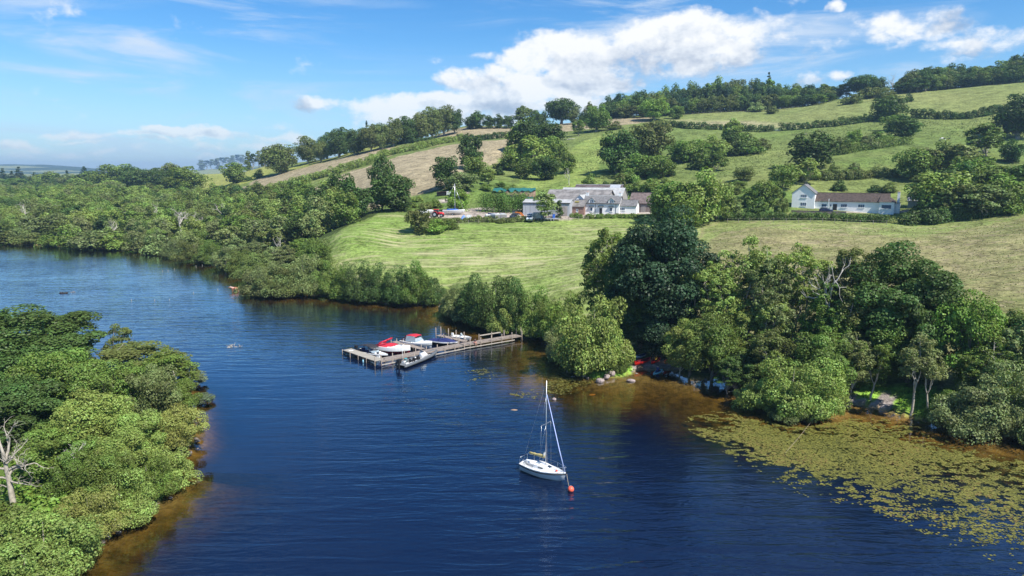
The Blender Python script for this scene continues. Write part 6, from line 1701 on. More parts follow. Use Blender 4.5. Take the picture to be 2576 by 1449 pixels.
t = thing('camper_van', 'white van with large dark windscreen parked before the sheeted shed', 'van', gp(1334, 556), radians(-100), YG)
M().ring_loft([[(x, -.95, .4), (x, -.97, 1.1), (x, -.85, z), (x, .85, z), (x, .97, 1.1), (x, .95, .4)] for x, z in ((-2.4, 2.2), (-2.3, 2.4), (1.2, 2.4), (1.7, 1.9), (2.3, 1.15), (2.45, .9))]).build('body', mat('van_white', (.72, .74, .76), .3), t)
M().add([(1.28, -.8, 2.28), (1.28, .8, 2.28), (2.2, .86, 1.25), (2.2, -.86, 1.25)], [(0, 1, 2, 3)]).build('windscreen', glass, t).location = (.04, 0, .04)
for s in (-1, 1): M().box(.9, s*.93, 1.35, .9, .05, .6).build('side_window', glass, t); M().box(2.42, s*.65, .75, .1, .35, .2).build('headlight', clearg, t)
M().box(2.46, 0, .6, .06, .9, .25).build('grille', blacktrim, t)
wheels(t, [(-1.5, -.88), (-1.5, .88), (1.5, -.88), (1.5, .88)], .36, .22)
t = thing('box_body', 'small white truck body behind the white van', 'truck', gp(1352, 553), radians(-15), YG); M().box(0, 0, .6, 2.6, 1.8, 1.8).build('box', tin_w, t); M().box(1.7, 0, .5, .8, 1.6, 1.2).build('cab', mat('cab_blue', (.10, .16, .3), .4), t); wheels(t, [(-.8, -.8), (-.8, .8), (1.5, -.8), (1.5, .8)], .35, .22)
def stored_boat(label, u, v, rz, L, m, mast=0, cover=None, nm='stored_boat'):
    t = thing(nm, label, 'boat', gp(u, v), radians(rz), YG)
    rings, sl = hull_rings(L, L*.33, .9, .35)
    rings = [[(a, b_, c+.75) for a, b_, c in R] for R in rings]; sl = [(a, b_, c+.75) for a, b_, c in sl]
    M().ring_loft(rings, close=False, cap=False).add([rings[0][i] for i in range(7)], [tuple(range(7))]).build('hull', m, t)
    deck(sl, 0, 1, .12).build('deck', white, t)
    M().ring_loft([[(x, -w, 1.6), (x, -w*.8, 1.65+h), (x, w*.8, 1.65+h), (x, w, 1.6)] for x, w, h in ((-L*.3, L*.10, .45), (L*.12, L*.10, .42), (L*.25, L*.07, .1))]).build('cabin', cover or white, t)
    tr_ = M().bar((-L*.35, -.5, .42), (L*.45, -.1, .42), .1).bar((-L*.35, .5, .42), (L*.45, .1, .42), .1).bar((0, -.7, .42), (0, .7, .42), .1)
    tr_.build('trailer_frame', darkg, t); wheels(t, [(-.3, -.8), (-.3, .8)], .32, .2)
    if mast:
        M().tube([(L*.05, 0, 2.0), (L*.05, 0, 2.0+mast)], [.11, .09], 7).build('mast', alu, t)
        M().tube([(L*.45, 0, 1.8), (L*.05, 0, 2.0+mast*.9)], .05, 5).tube([(-L*.48, 0, 1.8), (L*.05, 0, 2.0+mast)], .02, 4).build('stay', steel, t)
        M().bar((L*.05, -.6, 2+mast*.5), (L*.05, .6, 2+mast*.5), .06).build('spreader', alu, t)
    return t
stored_boat('stored white yacht with a tall bare mast on a yard trailer behind the tractor', 1142, 541, -4, 7.5, white, 8.6, bluep)
stored_boat('white motor cruiser laid up on a trailer left of the red tractor', 1080, 543, 4, 6.5, offwhite)
stored_boat('low white speedboat laid up nearest the bushy yard tree', 1062, 546, -6, 5.2, white)
stored_boat('small dark-decked boat on a trailer beside the livestock trailers', 1238, 552, 20, 4.6, white, 0, navy)
t = thing('water_tank', 'white square water tank next to a blue sheet at the yard edge', 'tank', gp(1180, 551), radians(-5)); M().box(0, 0, 0, 1.5, 1.1, 1.3).build('tank', white, t); M().box(0, 0, 1.3, .4, .4, .06).build('lid', offwhite, t)
t = thing('tarpaulin_heap', 'heap under a crumpled pale blue tarpaulin beside the white tank', 'tarpaulin', gp(1167, 551.5), 0)
M().ring_loft([[(x, -.9, 0), (x, -.5, h*.8), (x, 0, h), (x, .5, h*.7), (x, .9, 0)] for x, h in ((-1.1, .1), (-.6, 1.0), (0, 1.5), (.5, .9), (1.0, .1))], close=False).build('sheet', mat('blue_sheet', (.15, .26, .52), .6, var=.3), t)
t = thing('wheelie_bin', 'blue wheelie bin standing by the shed\'s dark evergreen', 'bin', gp(1393, 549), 0); M().box(0, 0, .05, .8, .7, 1.2).build('body', bluep, t); M().box(0, 0, 1.25, .86, .76, .1).build('lid', bluep, t)
t = thing('flatbed_trailer', 'empty low flatbed trailer at the foot of the forked tree', 'trailer', gp(1388, 555), radians(10), YG); M().box(0, 0, .6, 5, 1.9, .12).build('bed', silver, t); wheels(t, [(-.5, -.85), (-.5, .85), (.4, -.85), (.4, .85)], .3, .2); M().bar((2.4, 0, .6), (3.6, 0, .5), .1).build('drawbar', darkg, t)
t = thing('tin_shelter', 'small low rusty shelter with a white panel by the upper track', 'shelter', gp(1120, 492), radians(-15), None)
M().box(-1.5, 1, 0, 4, 2.4, 1.4).build('shelter', shade_black, t); M().box(-1.5, 1, 1.4, 4.3, 2.8, .1, ry=radians(-4)).build('roof', mat('rust', (.25, .13, .10), .9, var=.3), t); M().box(1.5, 0, .2, 1.7, .4, 1.5).build('white_panel', white, t)  # solid box, its inside shade painted as the body colour
t = thing('stone_trough', 'pale stone cattle trough standing alone on the hillside pasture', 'trough', gp(2228, 369), radians(-20)); 
M().box(0, 0, 0, 3.6, 1.6, .25).box(0, -.7, .25, 3.6, .2, 1.0).box(0, .7, .25, 3.6, .2, 1.0).box(-1.7, 0, .25, .2, 1.2, 1.0).box(1.7, 0, .25, .2, 1.2, 1.0).build('basin', mat('pale_stone', (.42, .36, .32), .9, var=.2), t)
t = thing('field_gate', 'pale field gate closing the gap between the two dark hedges', 'gate', gp(1953, 330), radians(-22))
for k in range(5): M().bar((-1.8, 0, .25+k*.24), (1.8, 0, .25+k*.24), .04, .08).build('rail', silver, t)
for x in (-1.9, 1.9): M().box(x, 0, -.2, .18, .18, 1.7).build('post', wood, t)
t = thing('low_wall_ruin', 'fallen pale branches scattered below the short pollard tree', 'branch', gp(1425, 352), radians(20))
rr_ = np.random.default_rng(5); mm = M()
for k in range(7): a = np.array([rr_.uniform(-6, 6), rr_.uniform(-3, 3), .3]); mm.tube(bent(rr_, a, a+np.array([rr_.uniform(-4, 4), rr_.uniform(-2, 2), rr_.uniform(0, .8)]), 4, .2), [.25, .2, .12, .05], 5)
mm.build('branch', pale_bark, t)
t.name = 'fallen_branch'

# ------------------------------------------------------------------ figures grown from skeletons
def skin_mesh(name, V, E, R, m, parent=None, sub=1, loc=None):
    me = bpy.data.meshes.new(name); me.from_pydata(V, E, []); me.materials.append(m)
    o = bpy.data.objects.new(name, me); COL.objects.link(o)
    sk = o.modifiers.new('skin', 'SKIN'); sk.use_smooth_shade = True
    me.skin_vertices.new() if not me.skin_vertices else None
    for i, r in enumerate(R): me.skin_vertices[0].data[i].radius = (r, r) if not isinstance(r, tuple) else r
    me.skin_vertices[0].data[0].use_root = True
    sb = o.modifiers.new('sub', 'SUBSURF'); sb.levels = sub; sb.render_levels = sub
    if parent: o.parent = parent
    if loc: o.location = loc
    return o
def cow(label, loc, rz, m, grazing=False, tail_up=False, patch=None):
    t = thing('cow', label, 'cow', loc, rz)
    hd_ = [(.98, 0, 1.28), (1.25, 0, .75), (1.42, 0, .30), (1.5, 0, .12)] if grazing else [(.98, 0, 1.42), (1.22, 0, 1.52), (1.45, 0, 1.42), (1.72, 0, 1.22)]
    V = [(0, 0, 1.08), (-.5, 0, 1.14), (-.85, 0, 1.18), (.45, 0, 1.12), (.72, 0, 1.18)]+hd_
    E = [(0, 1), (1, 2), (0, 3), (3, 4), (4, 5), (5, 6), (6, 7), (7, 8)]
    R = [(.40, .43), (.38, .40), (.30, .34), (.36, .40), (.28, .32), (.17, .22), (.13, .16), (.13, .14), (.085, .09)]
    for s in (-1, 1):
        b0 = len(V); V += [(.62, s*.2, .85), (.60, s*.2, .48), (.60, s*.2, .06)]; E += [(4, b0), (b0, b0+1), (b0+1, b0+2)]; R += [.13, .075, .065]
        b0 = len(V); V += [(-.78, s*.22, .88), (-.66, s*.22, .66), (-.90, s*.22, .42), (-.84, s*.22, .06)]; E += [(2, b0), (b0, b0+1), (b0+1, b0+2), (b0+2, b0+3)]; R += [.17, .11, .07, .06]
    skin_mesh('body', V, E, R, m, t, 2)
    for s in (-1, 1):
        h = hd_[1]; M().ell(h[0]-.02, s*.22, h[2]+(.06 if not grazing else .05), .05, .13, .04, 5, 7).build('ear', m, t)
        M().tube([(h[0]+.02, s*.08, h[2]+.14), (h[0]+.03, s*.2, h[2]+.24)], [.03, .012], 5).build('horn', pale_bark, t)
    M().tube([(-1.12, 0, 1.35), (-1.25, 0, 1.6), (-1.32, 0, 1.75)] if tail_up else [(-1.12, 0, 1.35), (-1.2, 0, .9), (-1.18, 0, .5)], [.03, .022, .035], 5).build('tail', m, t)
    return t
def patchy(name, a, b_, thr, sc_):
    m = mat(name, a, .8); T = NT(m.node_tree); tcx = T.new('ShaderNodeTexCoord'); f = T.mapr(T.noise(tcx.outputs['Object'], sc_, 2, .5), thr, thr+.06)
    T.link(T.mix(f, a, b_), T.n['Principled BSDF'].inputs['Base Color']); return m
p = at(592, 733, 0); cow('red and white cow standing belly-deep in the lake shallows', (p[0], p[1], -.35), radians(183), patchy('roan_hide', (.34, .13, .075), (.62, .42, .34), .50, 1.7), False, True)
g = GR(2370, 354); cow('white cow grazing on the upper pasture', (g[0], g[1], g[2]), radians(-20), mat('white_hide', (.78, .74, .68), .8), True)
for i, (u, v) in enumerate(((2384, 351), (2389, 349))):
    g = GR(u, v); t = thing('lying_calf', ['darker calf lying nearest the white cow', 'second dark calf lying beyond, beside the first'][i], 'calf', (g[0], g[1], g[2]-.05), radians(30+i*70), 'calves lying by the white cow')
    skin_mesh('body', [(0, 0, .28), (-.35, 0, .28), (.3, 0, .30), (.5, 0, .5), (.68, 0, .48), (.3, .2, .1), (.5, .22, .06), (-.3, .25, .12), (-.05, .3, .06)], [(0, 1), (0, 2), (2, 3), (3, 4), (2, 5), (5, 6), (1, 7), (7, 8)], [.24, .2, .2, .12, .08, .07, .05, .1, .05], mat('dark_hide', (.035, .028, .025), .7), t, 1)
    M().tube([(-.52, 0, .3), (-.62, .1, .1)], [.03, .02], 4).build('tail', mat('dark_hide', (.035, .028, .025), .7), t)

def person(label, loc, rz, pose, topm, legm, hairm, group=None, shoes=None):
    t = thing('person', label, 'person', loc, rz, group)
    P = pose
    V = [P['pel'], P['waist'], P['chest'], P['neck'], P['head0'], P['head1']]; E = [(0, 1), (1, 2), (2, 3), (3, 4), (4, 5)]
    R = [(.15, .11), (.135, .10), (.165, .11), .055, .075, .085]
    for s in ('l', 'r'):
        b0 = len(V); V += [P['hip'+s], P['kn'+s], P['an'+s], P['to'+s]]; E += [(0, b0), (b0, b0+1), (b0+1, b0+2), (b0+2, b0+3)]; R += [.09, .062, .042, .038]
        b0 = len(V); V += [P['sh'+s], P['el'+s], P['wr'+s], P['ha'+s]]; E += [(2, b0), (b0, b0+1), (b0+1, b0+2), (b0+2, b0+3)]; R += [.06, .043, .032, .03]
    skin_mesh('body', V, E, R, skin, t, 2)
    # clothes follow the same limbs, a little larger
    c = [P['pel'], P['waist'], P['chest'], tuple(np.array(P['chest'])*.35+np.array(P['neck'])*.65)]; ce = [(0, 1), (1, 2), (2, 3)]; cr = [(.165, .125), (.15, .115), (.185, .125), (.08, .07)]
    for s in ('l', 'r'):
        b0 = len(c); c += [P['sh'+s], P['el'+s]]; ce += [(2, b0), (b0, b0+1)]; cr += [.078, .058]
    skin_mesh('top', c, ce, cr, topm, t, 2)
    c = [P['pel']]; ce = []; cr = [(.17, .13)]
    for s in ('l', 'r'):
        mid_ = tuple(np.array(P['hip'+s])*.2+np.array(P['kn'+s])*.8); b0 = len(c); c += [P['hip'+s], mid_]; ce += [(0, b0), (b0, b0+1)]; cr += [.105, .085]
    skin_mesh('shorts', c, ce, cr, legm, t, 2)
    h = np.array(P['head1']); M().ell(h[0]-.02, h[1], h[2]+.035, .115, .105, .10, 6, 10).build('hair', hairm, t)
    f = np.array(P['face']); sd_ = np.cross(f, [0, 0, 1.]); e = M()
    for s in (-1, 1): q_ = h+f*.085+sd_*s*.035+np.array([0, 0, -.01]); e.ell(q_[0], q_[1], q_[2], .012, .012, .010, 4, 6)
    e.build('eyes', blackm, t); q_ = h+f*.10+np.array([0, 0, -.035]); M().ell(q_[0], q_[1], q_[2], .014, .014, .02, 4, 6).build('nose', skin, t)
    q_ = h+f*.085+np.array([0, 0, -.065]); M().ell(q_[0], q_[1], q_[2], .012, .022, .007, 4, 6).build('mouth', redc, t)
    return t
def stand(bend=0):
    return dict(pel=(0, 0, .92), waist=(.02, 0, 1.08), chest=(.05, 0, 1.32), neck=(.07, 0, 1.50), head0=(.09, 0, 1.58), head1=(.10, 0, 1.67), face=(1, 0, 0),
      hipl=(0, .1, .86), knl=(.05, .12, .48), anl=(0, .12, .09), tol=(.16, .13, .04), hipr=(0, -.1, .86), knr=(.10, -.12, .48), anr=(-.02, -.13, .09), tor=(.14, -.15, .04),
      shl=(.05, .19, 1.40), ell=(.08, .27, 1.12), wrl=(.24, .25, .93), hal=(.32, .22, .90), shr=(.05, -.19, 1.40), elr=(.02, -.28, 1.12), wrr=(.12, -.27, .88), har=(.16, -.25, .80))
def sit(legs='down'):
    z = -.42 if legs == 'down' else .04
    return dict(pel=(0, 0, .12), waist=(.03, 0, .28), chest=(.10, 0, .52), neck=(.15, 0, .68), head0=(.18, 0, .75), head1=(.21, 0, .84), face=(.95, 0, -.3),
      hipl=(.06, .09, .12), knl=(.44, .12, .16 if legs == 'down' else .30), anl=(.47 if legs == 'down' else .72, .12, -.25 if legs == 'down' else .06), tol=(.60 if legs == 'down' else .84, .13, -.31 if legs == 'down' else .06),
      hipr=(.06, -.09, .12), knr=(.44, -.12, .16 if legs == 'down' else .30), anr=(.47 if legs == 'down' else .72, -.12, -.25 if legs == 'down' else .06), tor=(.60 if legs == 'down' else .84, -.13, -.31 if legs == 'down' else .06),
      shl=(.10, .18, .60), ell=(.18, .26, .36), wrl=(.38, .2, .28), hal=(.46, .15, .26), shr=(.10, -.18, .60), elr=(.18, -.26, .36), wrr=(.38, -.2, .28), har=(.46, -.15, .26))
hair_d = mat('dark_hair', (.025, .018, .014), .6); jacket = mat('black_jacket', (.02, .02, .03), .7); pink = mat('pink_shorts', (.62, .25, .22), .8); bluet = mat('blue_top', (.02, .04, .16), .7); yel_v = mat('yellow_vest', (.75, .38, .03), .6); red_v = mat('red_vest', (.65, .03, .02), .6)
p = np.array(at(1190, 861.5, DZ)); pr = J1+(J2-J1)*0  # nearest point of the walkway's edge
d_ = unit((J3-J2)[:2]); q_ = J2[:2]+d_*float(np.dot(p[:2]-J2[:2], d_)); n_e = np.array([d_[1], -d_[0]])
q_ = q_+n_e*((WW-.15)/2-.12)
person('person in dark jacket and pink shorts sitting on the jetty\'s edge', (q_[0], q_[1], DZ), atan2(n_e[1], n_e[0]), sit('down'), jacket, pink, hair_d)
# ------------------------------------------------------------------ canoes on the little beach
def canoe(label, u0, v0, u1, v1, m, inner, B=.85, z=None, nm='canoe', h=.36):
    a = GR(u0, v0, True); b_ = GR(u1, v1, True); a[2] = max(a[2], 0); b_[2] = max(b_[2], 0)
    mid = (a+b_)/2; d = b_-a; L = max(2.6, float(np.linalg.norm(d[:2]))); 
    t = thing(nm, label, 'canoe' if nm != 'paddleboard' else 'paddleboard', (mid[0], mid[1], mid[2]+(.03 if z is None else z)), atan2(d[1], d[0]))
    R = []; R2 = []; n = 11
    for i in range(n):
        s = -1+2*i/(n-1); w = B/2*max(.03, (1-abs(s)**2.3)); zz = h*(1+.5*abs(s)**3); x = s*L/2
        R.append([(x, -w, zz), (x*.97, -w*.85, zz*.35), (x*.93, -w*.4, .01), (x*.93, w*.4, .01), (x*.97, w*.85, zz*.35), (x, w, zz)])
        R2.append([(x*.97, -w*.93, zz-.01), (x*.95, -w*.75, zz*.4+.03), (x*.92, -w*.3, .05), (x*.92, w*.3, .05), (x*.95, w*.75, zz*.4+.03), (x*.97, w*.93, zz-.01)])
    M().ring_loft(R, close=False, cap=True).build('hull', m, t); M().ring_loft(R2, close=False, cap=False).build('inside', inner, t)
    for s in (-1, 1):
        M().tube([(p_[0], p_[1], p_[2]) for p_ in [r[0 if s < 0 else 5] for r in R]], .022, 5).build('gunwale', m, t)
    M().box(-L*.22, 0, h*.75, .22, B*.85, .03).build('seat', blackm, t); M().box(L*.2, 0, h*.75, .22, B*.8, .03).build('seat', blackm, t)
    return t, L
redp = mat('red_plastic', (.80, .03, .02), .35); maroon = mat('maroon_inside', (.20, .02, .035), .5)
canoe('large open red canoe drawn up on the shaded beach, furthest left', 1596, 922, 1636, 907, redp, maroon, 1.05, nm='canoe', h=.45)
canoe('white and blue canoe lying behind the large red one', 1600, 904, 1625, 894.5, mat('white_blue', (.50, .58, .72), .4), navy, .9)
t2, L2 = canoe('short red canoe with a helmeted child sitting in it at the water\'s edge', 1638, 918, 1660, 906, redp, maroon, .9)
c_ = t2.location; person('helmeted child in yellow vest seated in the short red canoe', (c_[0], c_[1], c_[2]+.22), t2.rotation_euler[2], sit('fwd'), yel_v, blackm, mat('grey_helmet', (.35, .36, .38), .4))
t3, L3 = canoe('red canoe end showing beyond the shaded beach, nearest the leafy branch', 1674, 916, 1688, 909, redp, maroon, .8)
g = GR(1643, 908, True); person('person standing on the shaded beach in dark clothes with bare legs', (g[0], g[1], g[2]), radians(-100), stand(), jacket, blackm, hair_d)
g = GR(1753, 876, True); person('person in a red vest standing under the trees behind the beach', (g[0], g[1], g[2]), radians(-70), stand(), red_v, navy, hair_d)
mid, L, hd, a, b_ = span(1643, 942, 1667, 928, .05)
t = thing('paddleboard', 'pale turquoise paddleboard afloat just off the shaded beach', 'paddleboard', (mid[0], mid[1], .0), hd)
bo_ = [(L/2*s, (.40*(1-abs(s)**2.6))) for s in np.linspace(-1, 1, 13)]
M().poly([(x, -w) for x, w in bo_]+[(x, w) for x, w in bo_[::-1]][1:-1], -.03, .12).build('board', mat('aqua', (.30, .66, .70), .35), t)
M().poly([(x*.55, -w*.7) for x, w in bo_]+[(x*.55, w*.7) for x, w in bo_[::-1]], .121, .135).build('deck_pad', navy, t)
person('person in a navy top sitting on the turquoise paddleboard', (mid[0]-.2*cos(hd), mid[1]-.2*sin(hd), .13), hd, sit('fwd'), bluet, navy, hair_d)

# ------------------------------------------------------------------ stones, stakes, driftwood
def rock(name, label, u, v, sx, sy, sz, seed, m, z=None, group=None, rot=0, cat='boulder'):
    r = np.random.default_rng(seed); b_ = M(); b_.ell(0, 0, 0, 1, 1, 1, 7, 11)
    V = np.array(b_.V); dirs = unit(r.normal(size=(9, 3)))
    d = V@dirs.T; V = V*(1-.26*np.clip(d.max(1)-.72, 0, 1)[:, None]*3)+r.normal(size=V.shape)*.02
    sx *= .56; sy *= .6; sz *= .62
    b_.V = [tuple(x) for x in V*np.array([sx, sy, sz])]; b_.S = [False]*len(b_.F)
    p = at(u, v, 0); o = b_.build(name, m, None, (p[0], p[1], sz*.25 if z is None else z), rot)
    return tag(o, label, cat, group)
rk = mat('pinkish_rock', (.31, .25, .235), .9, var=.35, vscale=2.5, bump=.05, bscale=3)
RG = 'boulders at the grassy tip'
rock('boulder', 'largest pale boulder, lowest of the three at the grassy tip', 1509, 960, 1.35, .95, .75, 1, rk, group=RG, rot=.3)
rock('boulder', 'middle boulder of the three at the grassy tip', 1526, 953, 1.0, .95, .7, 2, rk, group=RG, rot=.8, z=.35)
rock('boulder', 'uppermost boulder of the three, against the bright grass', 1539, 947, 1.2, 1.1, .8, 3, rk, group=RG, z=.45)
rock('boulder', 'single grey boulder in the shallows right of the grassy tip', 1587, 959, 1.25, .7, .5, 4, rk, rot=-.2)
rock('boulder', 'small pale rock breaking the surface behind the yacht\'s mast', 1394, 1006, .55, .45, .4, 5, rk)
rk2 = mat('wet_rock', (.34, .23, .15), .6, var=.3)
rock('sunken_rock', 'flat orange-brown rock lying under the clear shallow water', 1489, 986, 1.0, .5, .25, 6, mat('orange_rock', (.62, .30, .06), .8), z=-.42, rot=.35)
rock('sunken_rock', 'rock just awash in open water left of the yacht\'s mast', 1293, 1031, 1.1, .5, .3, 7, rk2, z=-.12, rot=-.1)
rock('sunken_rock', 'brownish rock below the surface, next to the awash rock', 1279, 1044, .9, .5, .3, 8, rk2, z=-.38)
rock('sunken_rock', 'faint long rock deepest in the water by the awash rock', 1256, 1042, 1.2, .5, .3, 9, rk2, z=-.5, rot=-.3)
for i, (u, v, h) in enumerate(((331, 757, .9), (389, 757, .8), (426, 755, .6), (487, 738, .8), (548, 731, .9), (409, 683, .8), (423, 682, .8), (439, 678, .9), (493, 671, .9), (509, 668, .9))):
    p = at(u, v, 0); lab = ['leftmost stake of the outer line in open water', 'second stake of the outer line in open water', 'third stake of the outer line in open water', 'fourth outer stake, towards the standing cow', 'outer stake nearest the standing cow',
     'leftmost stake of the inner line off the wood', 'second stake of the inner line off the wood', 'third stake of the inner line off the wood', 'fourth inner stake, near the leaning alder', 'inner stake nearest the leaning alder'][i]
    tag(M().tube([(0, 0, -1.5), (.03*(i % 3-1), .02, h*.5)], [.06, .05], 7).build('stake', mid_bark, None, (p[0], p[1], 0)), lab, 'stake', 'old stakes standing in the lake')
def snag(name, label, u, v, n, L, seed, m, z=0., rad=.06):
    r = np.random.default_rng(seed); p = at(u, v, 0); mm = M()
    for k in range(n):
        a = np.array([r.uniform(-L, L)*.3, r.uniform(-L, L)*.2, -.1]); e = a+np.array([r.uniform(-1, 1)*L*.6, r.uniform(-.6, .6)*L*.5, r.uniform(.1, .7)*L*.45])
        pt = bent(r, a, e, 4, .18); mm.tube(pt, [rad*1.6, rad*1.2, rad*.8, rad*.3], 5)
        s = pt[2]; mm.tube(bent(r, s, s+unit(r.normal(size=3)+np.array([0, 0, .6]))*L*.3, 3, .1), [rad*.7, rad*.4, rad*.15], 4)
    return tag(mm.build(name, m, None, (p[0], p[1], z)), label, 'driftwood')
snag('root_stump', 'dark tangled root stump standing out of the lake, furthest from shore', 160, 738, 12, 1.6, 1, mat('dark_root', (.04, .03, .025), .9), rad=.13)
snag('root_stump', 'smaller twiggy root just beside the dark stump in the lake', 182, 735, 7, 1.3, 2, mid_bark, rad=.06)
snag('driftwood', 'forked pale branch floating in mid-lake left of the jetty', 578, 872, 4, 2.2, 3, pale_bark, rad=.05)
snag('driftwood', 'second crossed branch floating beside the forked one in mid-lake', 592, 872, 4, 1.8, 4, pale_bark, rad=.05)
snag('driftwood', 'bleached fallen trunk lying at the water\'s edge below the wooded point', 698, 745, 5, 3.6, 5, pale_bark, .2, rad=.14)
snag('driftwood', 'pale snapped branch hanging into the water beside the grassy tip', 1455, 940, 8, 1.4, 6, pale_bark, .1, rad=.05)
a = np.array(at(2040, 1062, .3)); b_ = np.array(at(1975, 1140, .02)); tag(M().tube([a, (a+b_)/2-np.array([0, 0, .1]), b_], .018, 4).build('sunken_line', rope), 'thin slack line running from the big bush across the water lilies', 'rope')

# ------------------------------------------------------------------ water lilies
lm_ = bpy.data.materials.new('lily_leaf'); lm_.use_nodes = True
T = NT(lm_.node_tree); b_ = T.n['Principled BSDF']; b_.inputs['Roughness'].default_value = .5
la = T.new('ShaderNodeAttribute'); la.attribute_name = 'leaf'
T.link(T.ramp(la.outputs['Fac'], [(0, (.045, .048, .010)), (.45, (.115, .115, .018)), (.85, (.21, .20, .038)), (1, (.18, .12, .035))]), b_.inputs['Base Color'])
def lilies(name, label, polys, seed, size=.105, dn=2.1):
    r = np.random.default_rng(seed); X = []
    for poly, dens in polys:
        P = wpoly(poly); dens = dens*dn; x0, y0 = P.min(0); x1, y1 = P.max(0); n = int((x1-x0)*(y1-y0)*dens)
        x = r.uniform(x0, x1, n); y = r.uniform(y0, y1, n); m = inside(x, y, P)
        e = pdist(x, y, P)
        cl = vnoise(x*.6, y, .42, seed)*.62+vnoise(x*.6, y, 2.2, seed+1)*.33+vnoise(x, y, 8, seed+2)*.30
        m &= (cl+r.random(n)*.28) > (.60+.34*np.clip(1-e/5.5, 0, 1))
        m &= HT(x, y) < -.02
        X.append(np.stack([x, y], 1)[m])
    X = np.vstack(X); n = len(X); o = np.array([X[:, 0].mean(), X[:, 1].mean(), 0])
    th = r.random(n)*2*pi; s = size*(.55+.9*r.random(n)); k = 7
    V = np.zeros((n, k, 3)); z = np.where(r.random(n) < .42, -.03-.12*r.random(n), .012+.010*r.random(n))
    tx = r.normal(size=n)*.10; ty = r.normal(size=n)*.10+.03
    for j in range(k):
        a = th+.45+(2*pi-.9)*(j-1)/(k-2) if j else th
        rad = s*(0.15 if j == 0 else (.85+.3*r.random(n)))
        dx_ = rad*np.cos(a); dy_ = rad*np.sin(a)*.86
        V[:, j, 0] = X[:, 0]+dx_-o[0]; V[:, j, 1] = X[:, 1]+dy_-o[1]; V[:, j, 2] = z+np.where(z > 0, np.abs(dx_*tx+dy_*ty), 0)
    F = np.arange(n*k).reshape(n, k)
    me = fast_mesh(name, V.reshape(-1, 3), F, [lm_], False, {'leaf': ('FLOAT', np.repeat(np.clip(r.random(n)*.8+vnoise(X[:, 0], X[:, 1], 4, 9)*.3, 0, 1), k))})
    ob = link(bpy.data.objects.new(name, me)); ob.location = o; ob['kind'] = 'stuff'; print(name, n)
    return tag(ob, label, 'water lilies')
lilies('water_lilies', 'broad mat of olive-yellow lily leaves in the near right corner of the lake', [
 ([(1722,1062),(1735,1042),(1790,1030),(1830,1034),(1870,1050),(1930,1062),(1990,1075),(2060,1070),(2120,1052),(2200,1050),(2300,1068),(2400,1110),(2500,1140),(2640,1180),(2640,1300),(2450,1290),(2330,1262),(2250,1268),(2180,1262),(2100,1240),(2020,1215),(1960,1200),(1880,1165),(1820,1140),(1780,1110),(1735,1085)], 62),
 ([(2180,1262),(2260,1265),(2350,1262),(2450,1290),(2640,1300),(2640,1500),(2560,1440),(2470,1400),(2380,1370),(2300,1330),(2200,1290)], 30),
 ([(1830,1140),(1960,1200),(2100,1240),(2180,1262),(2150,1280),(2030,1250),(1930,1215),(1840,1165)], 12)], 1)
lilies('water_lilies', 'thin scatter of lily leaves in the bay between jetty and yacht mast', [
 ([(1150,935),(1230,925),(1260,950),(1240,975),(1170,970)], 9), ([(1280,990),(1330,978),(1370,985),(1360,1002),(1300,1008)], 12), ([(1375,990),(1380,950),(1420,935),(1480,955),(1490,968),(1440,990),(1390,1005)], 14), ([(1045,797),(1095,797),(1100,803),(1050,803)], 8)], 2, .11, 3.0)

# ------------------------------------------------------------------ stones and roots along the water line
r_ = np.random.default_rng(21); VV = []; FF = []; o_n = 0
def shore_pts(line, step, off):
    out_ = []
    for i in range(len(line)-1):
        a, b2 = line[i], line[i+1]; L = np.linalg.norm(b2-a); d = (b2-a)/max(L, 1e-6); nn = np.array([-d[1], d[0]])
        for k in range(int(L/step)+1): out_.append(a+d*r_.random()*L+nn*r_.normal()*off)
    return np.array(out_)
ico = M(); ico.ell(0, 0, 0, 1, 1, .7, 4, 6); IV = np.array(ico.V); IF = ico.F
allp = np.vstack([shore_pts(shore[8:], .8, .7), shore_pts(isle[3:15], .7, .6)])
sv = []; sf = []
for p_ in allp:
    if p_[1] > 260 or p_[1] < 40 or r_.random() < .35: continue
    s_ = r_.uniform(.08, .34)*(1.7 if r_.random() < .08 else 1); o0 = len(sv)
    V_ = IV*(s_*np.array([r_.uniform(.8, 1.5), r_.uniform(.7, 1.2), .8]))+r_.normal(size=IV.shape)*s_*.10+np.array([p_[0], p_[1], r_.uniform(-.05, .12)])
    sv += [tuple(q) for q in V_]; sf += [tuple(i+o0 for i in f) for f in IF]
ms_ = M(); ms_.V = sv; ms_.F = sf; ms_.S = [False]*len(sf)
tag(ms_.build('shore_stones', mat('shore_stone', (.20, .165, .14), .9, var=.5, vscale=.8)), 'scattered small stones along the water line of the banks', 'stones', kind='stuff')
for i, (u, v, L) in enumerate(((262, 1345, 2.6), (372, 1278, 2.4), (425, 1215, 2.0), (208, 1390, 2.2), (1240, 838, 1.8), (1760, 962, 1.8), (2130, 1022, 1.5), (2410, 1090, 2.0))):
    lab = ['bleached roots at the island edge, between the two lowest bushes', 'twisted root reaching off the island into brown water', 'thin fallen branches under the island\'s right-hand bushes', 'bare roots at the island\'s lowest visible bank', 'snapped branches at the waterline beside the jetty\'s landward end',
      'dead branch dipping into the brown shallows beside the paddleboard', 'small driftwood on the pebbles next to the lily bed', 'dark roots below the drooping willows at the right'][i]
    snag('driftwood', lab, u, v, 6, L, 40+i, pale_bark if i in (0, 3) else mid_bark, .05, rad=.045)

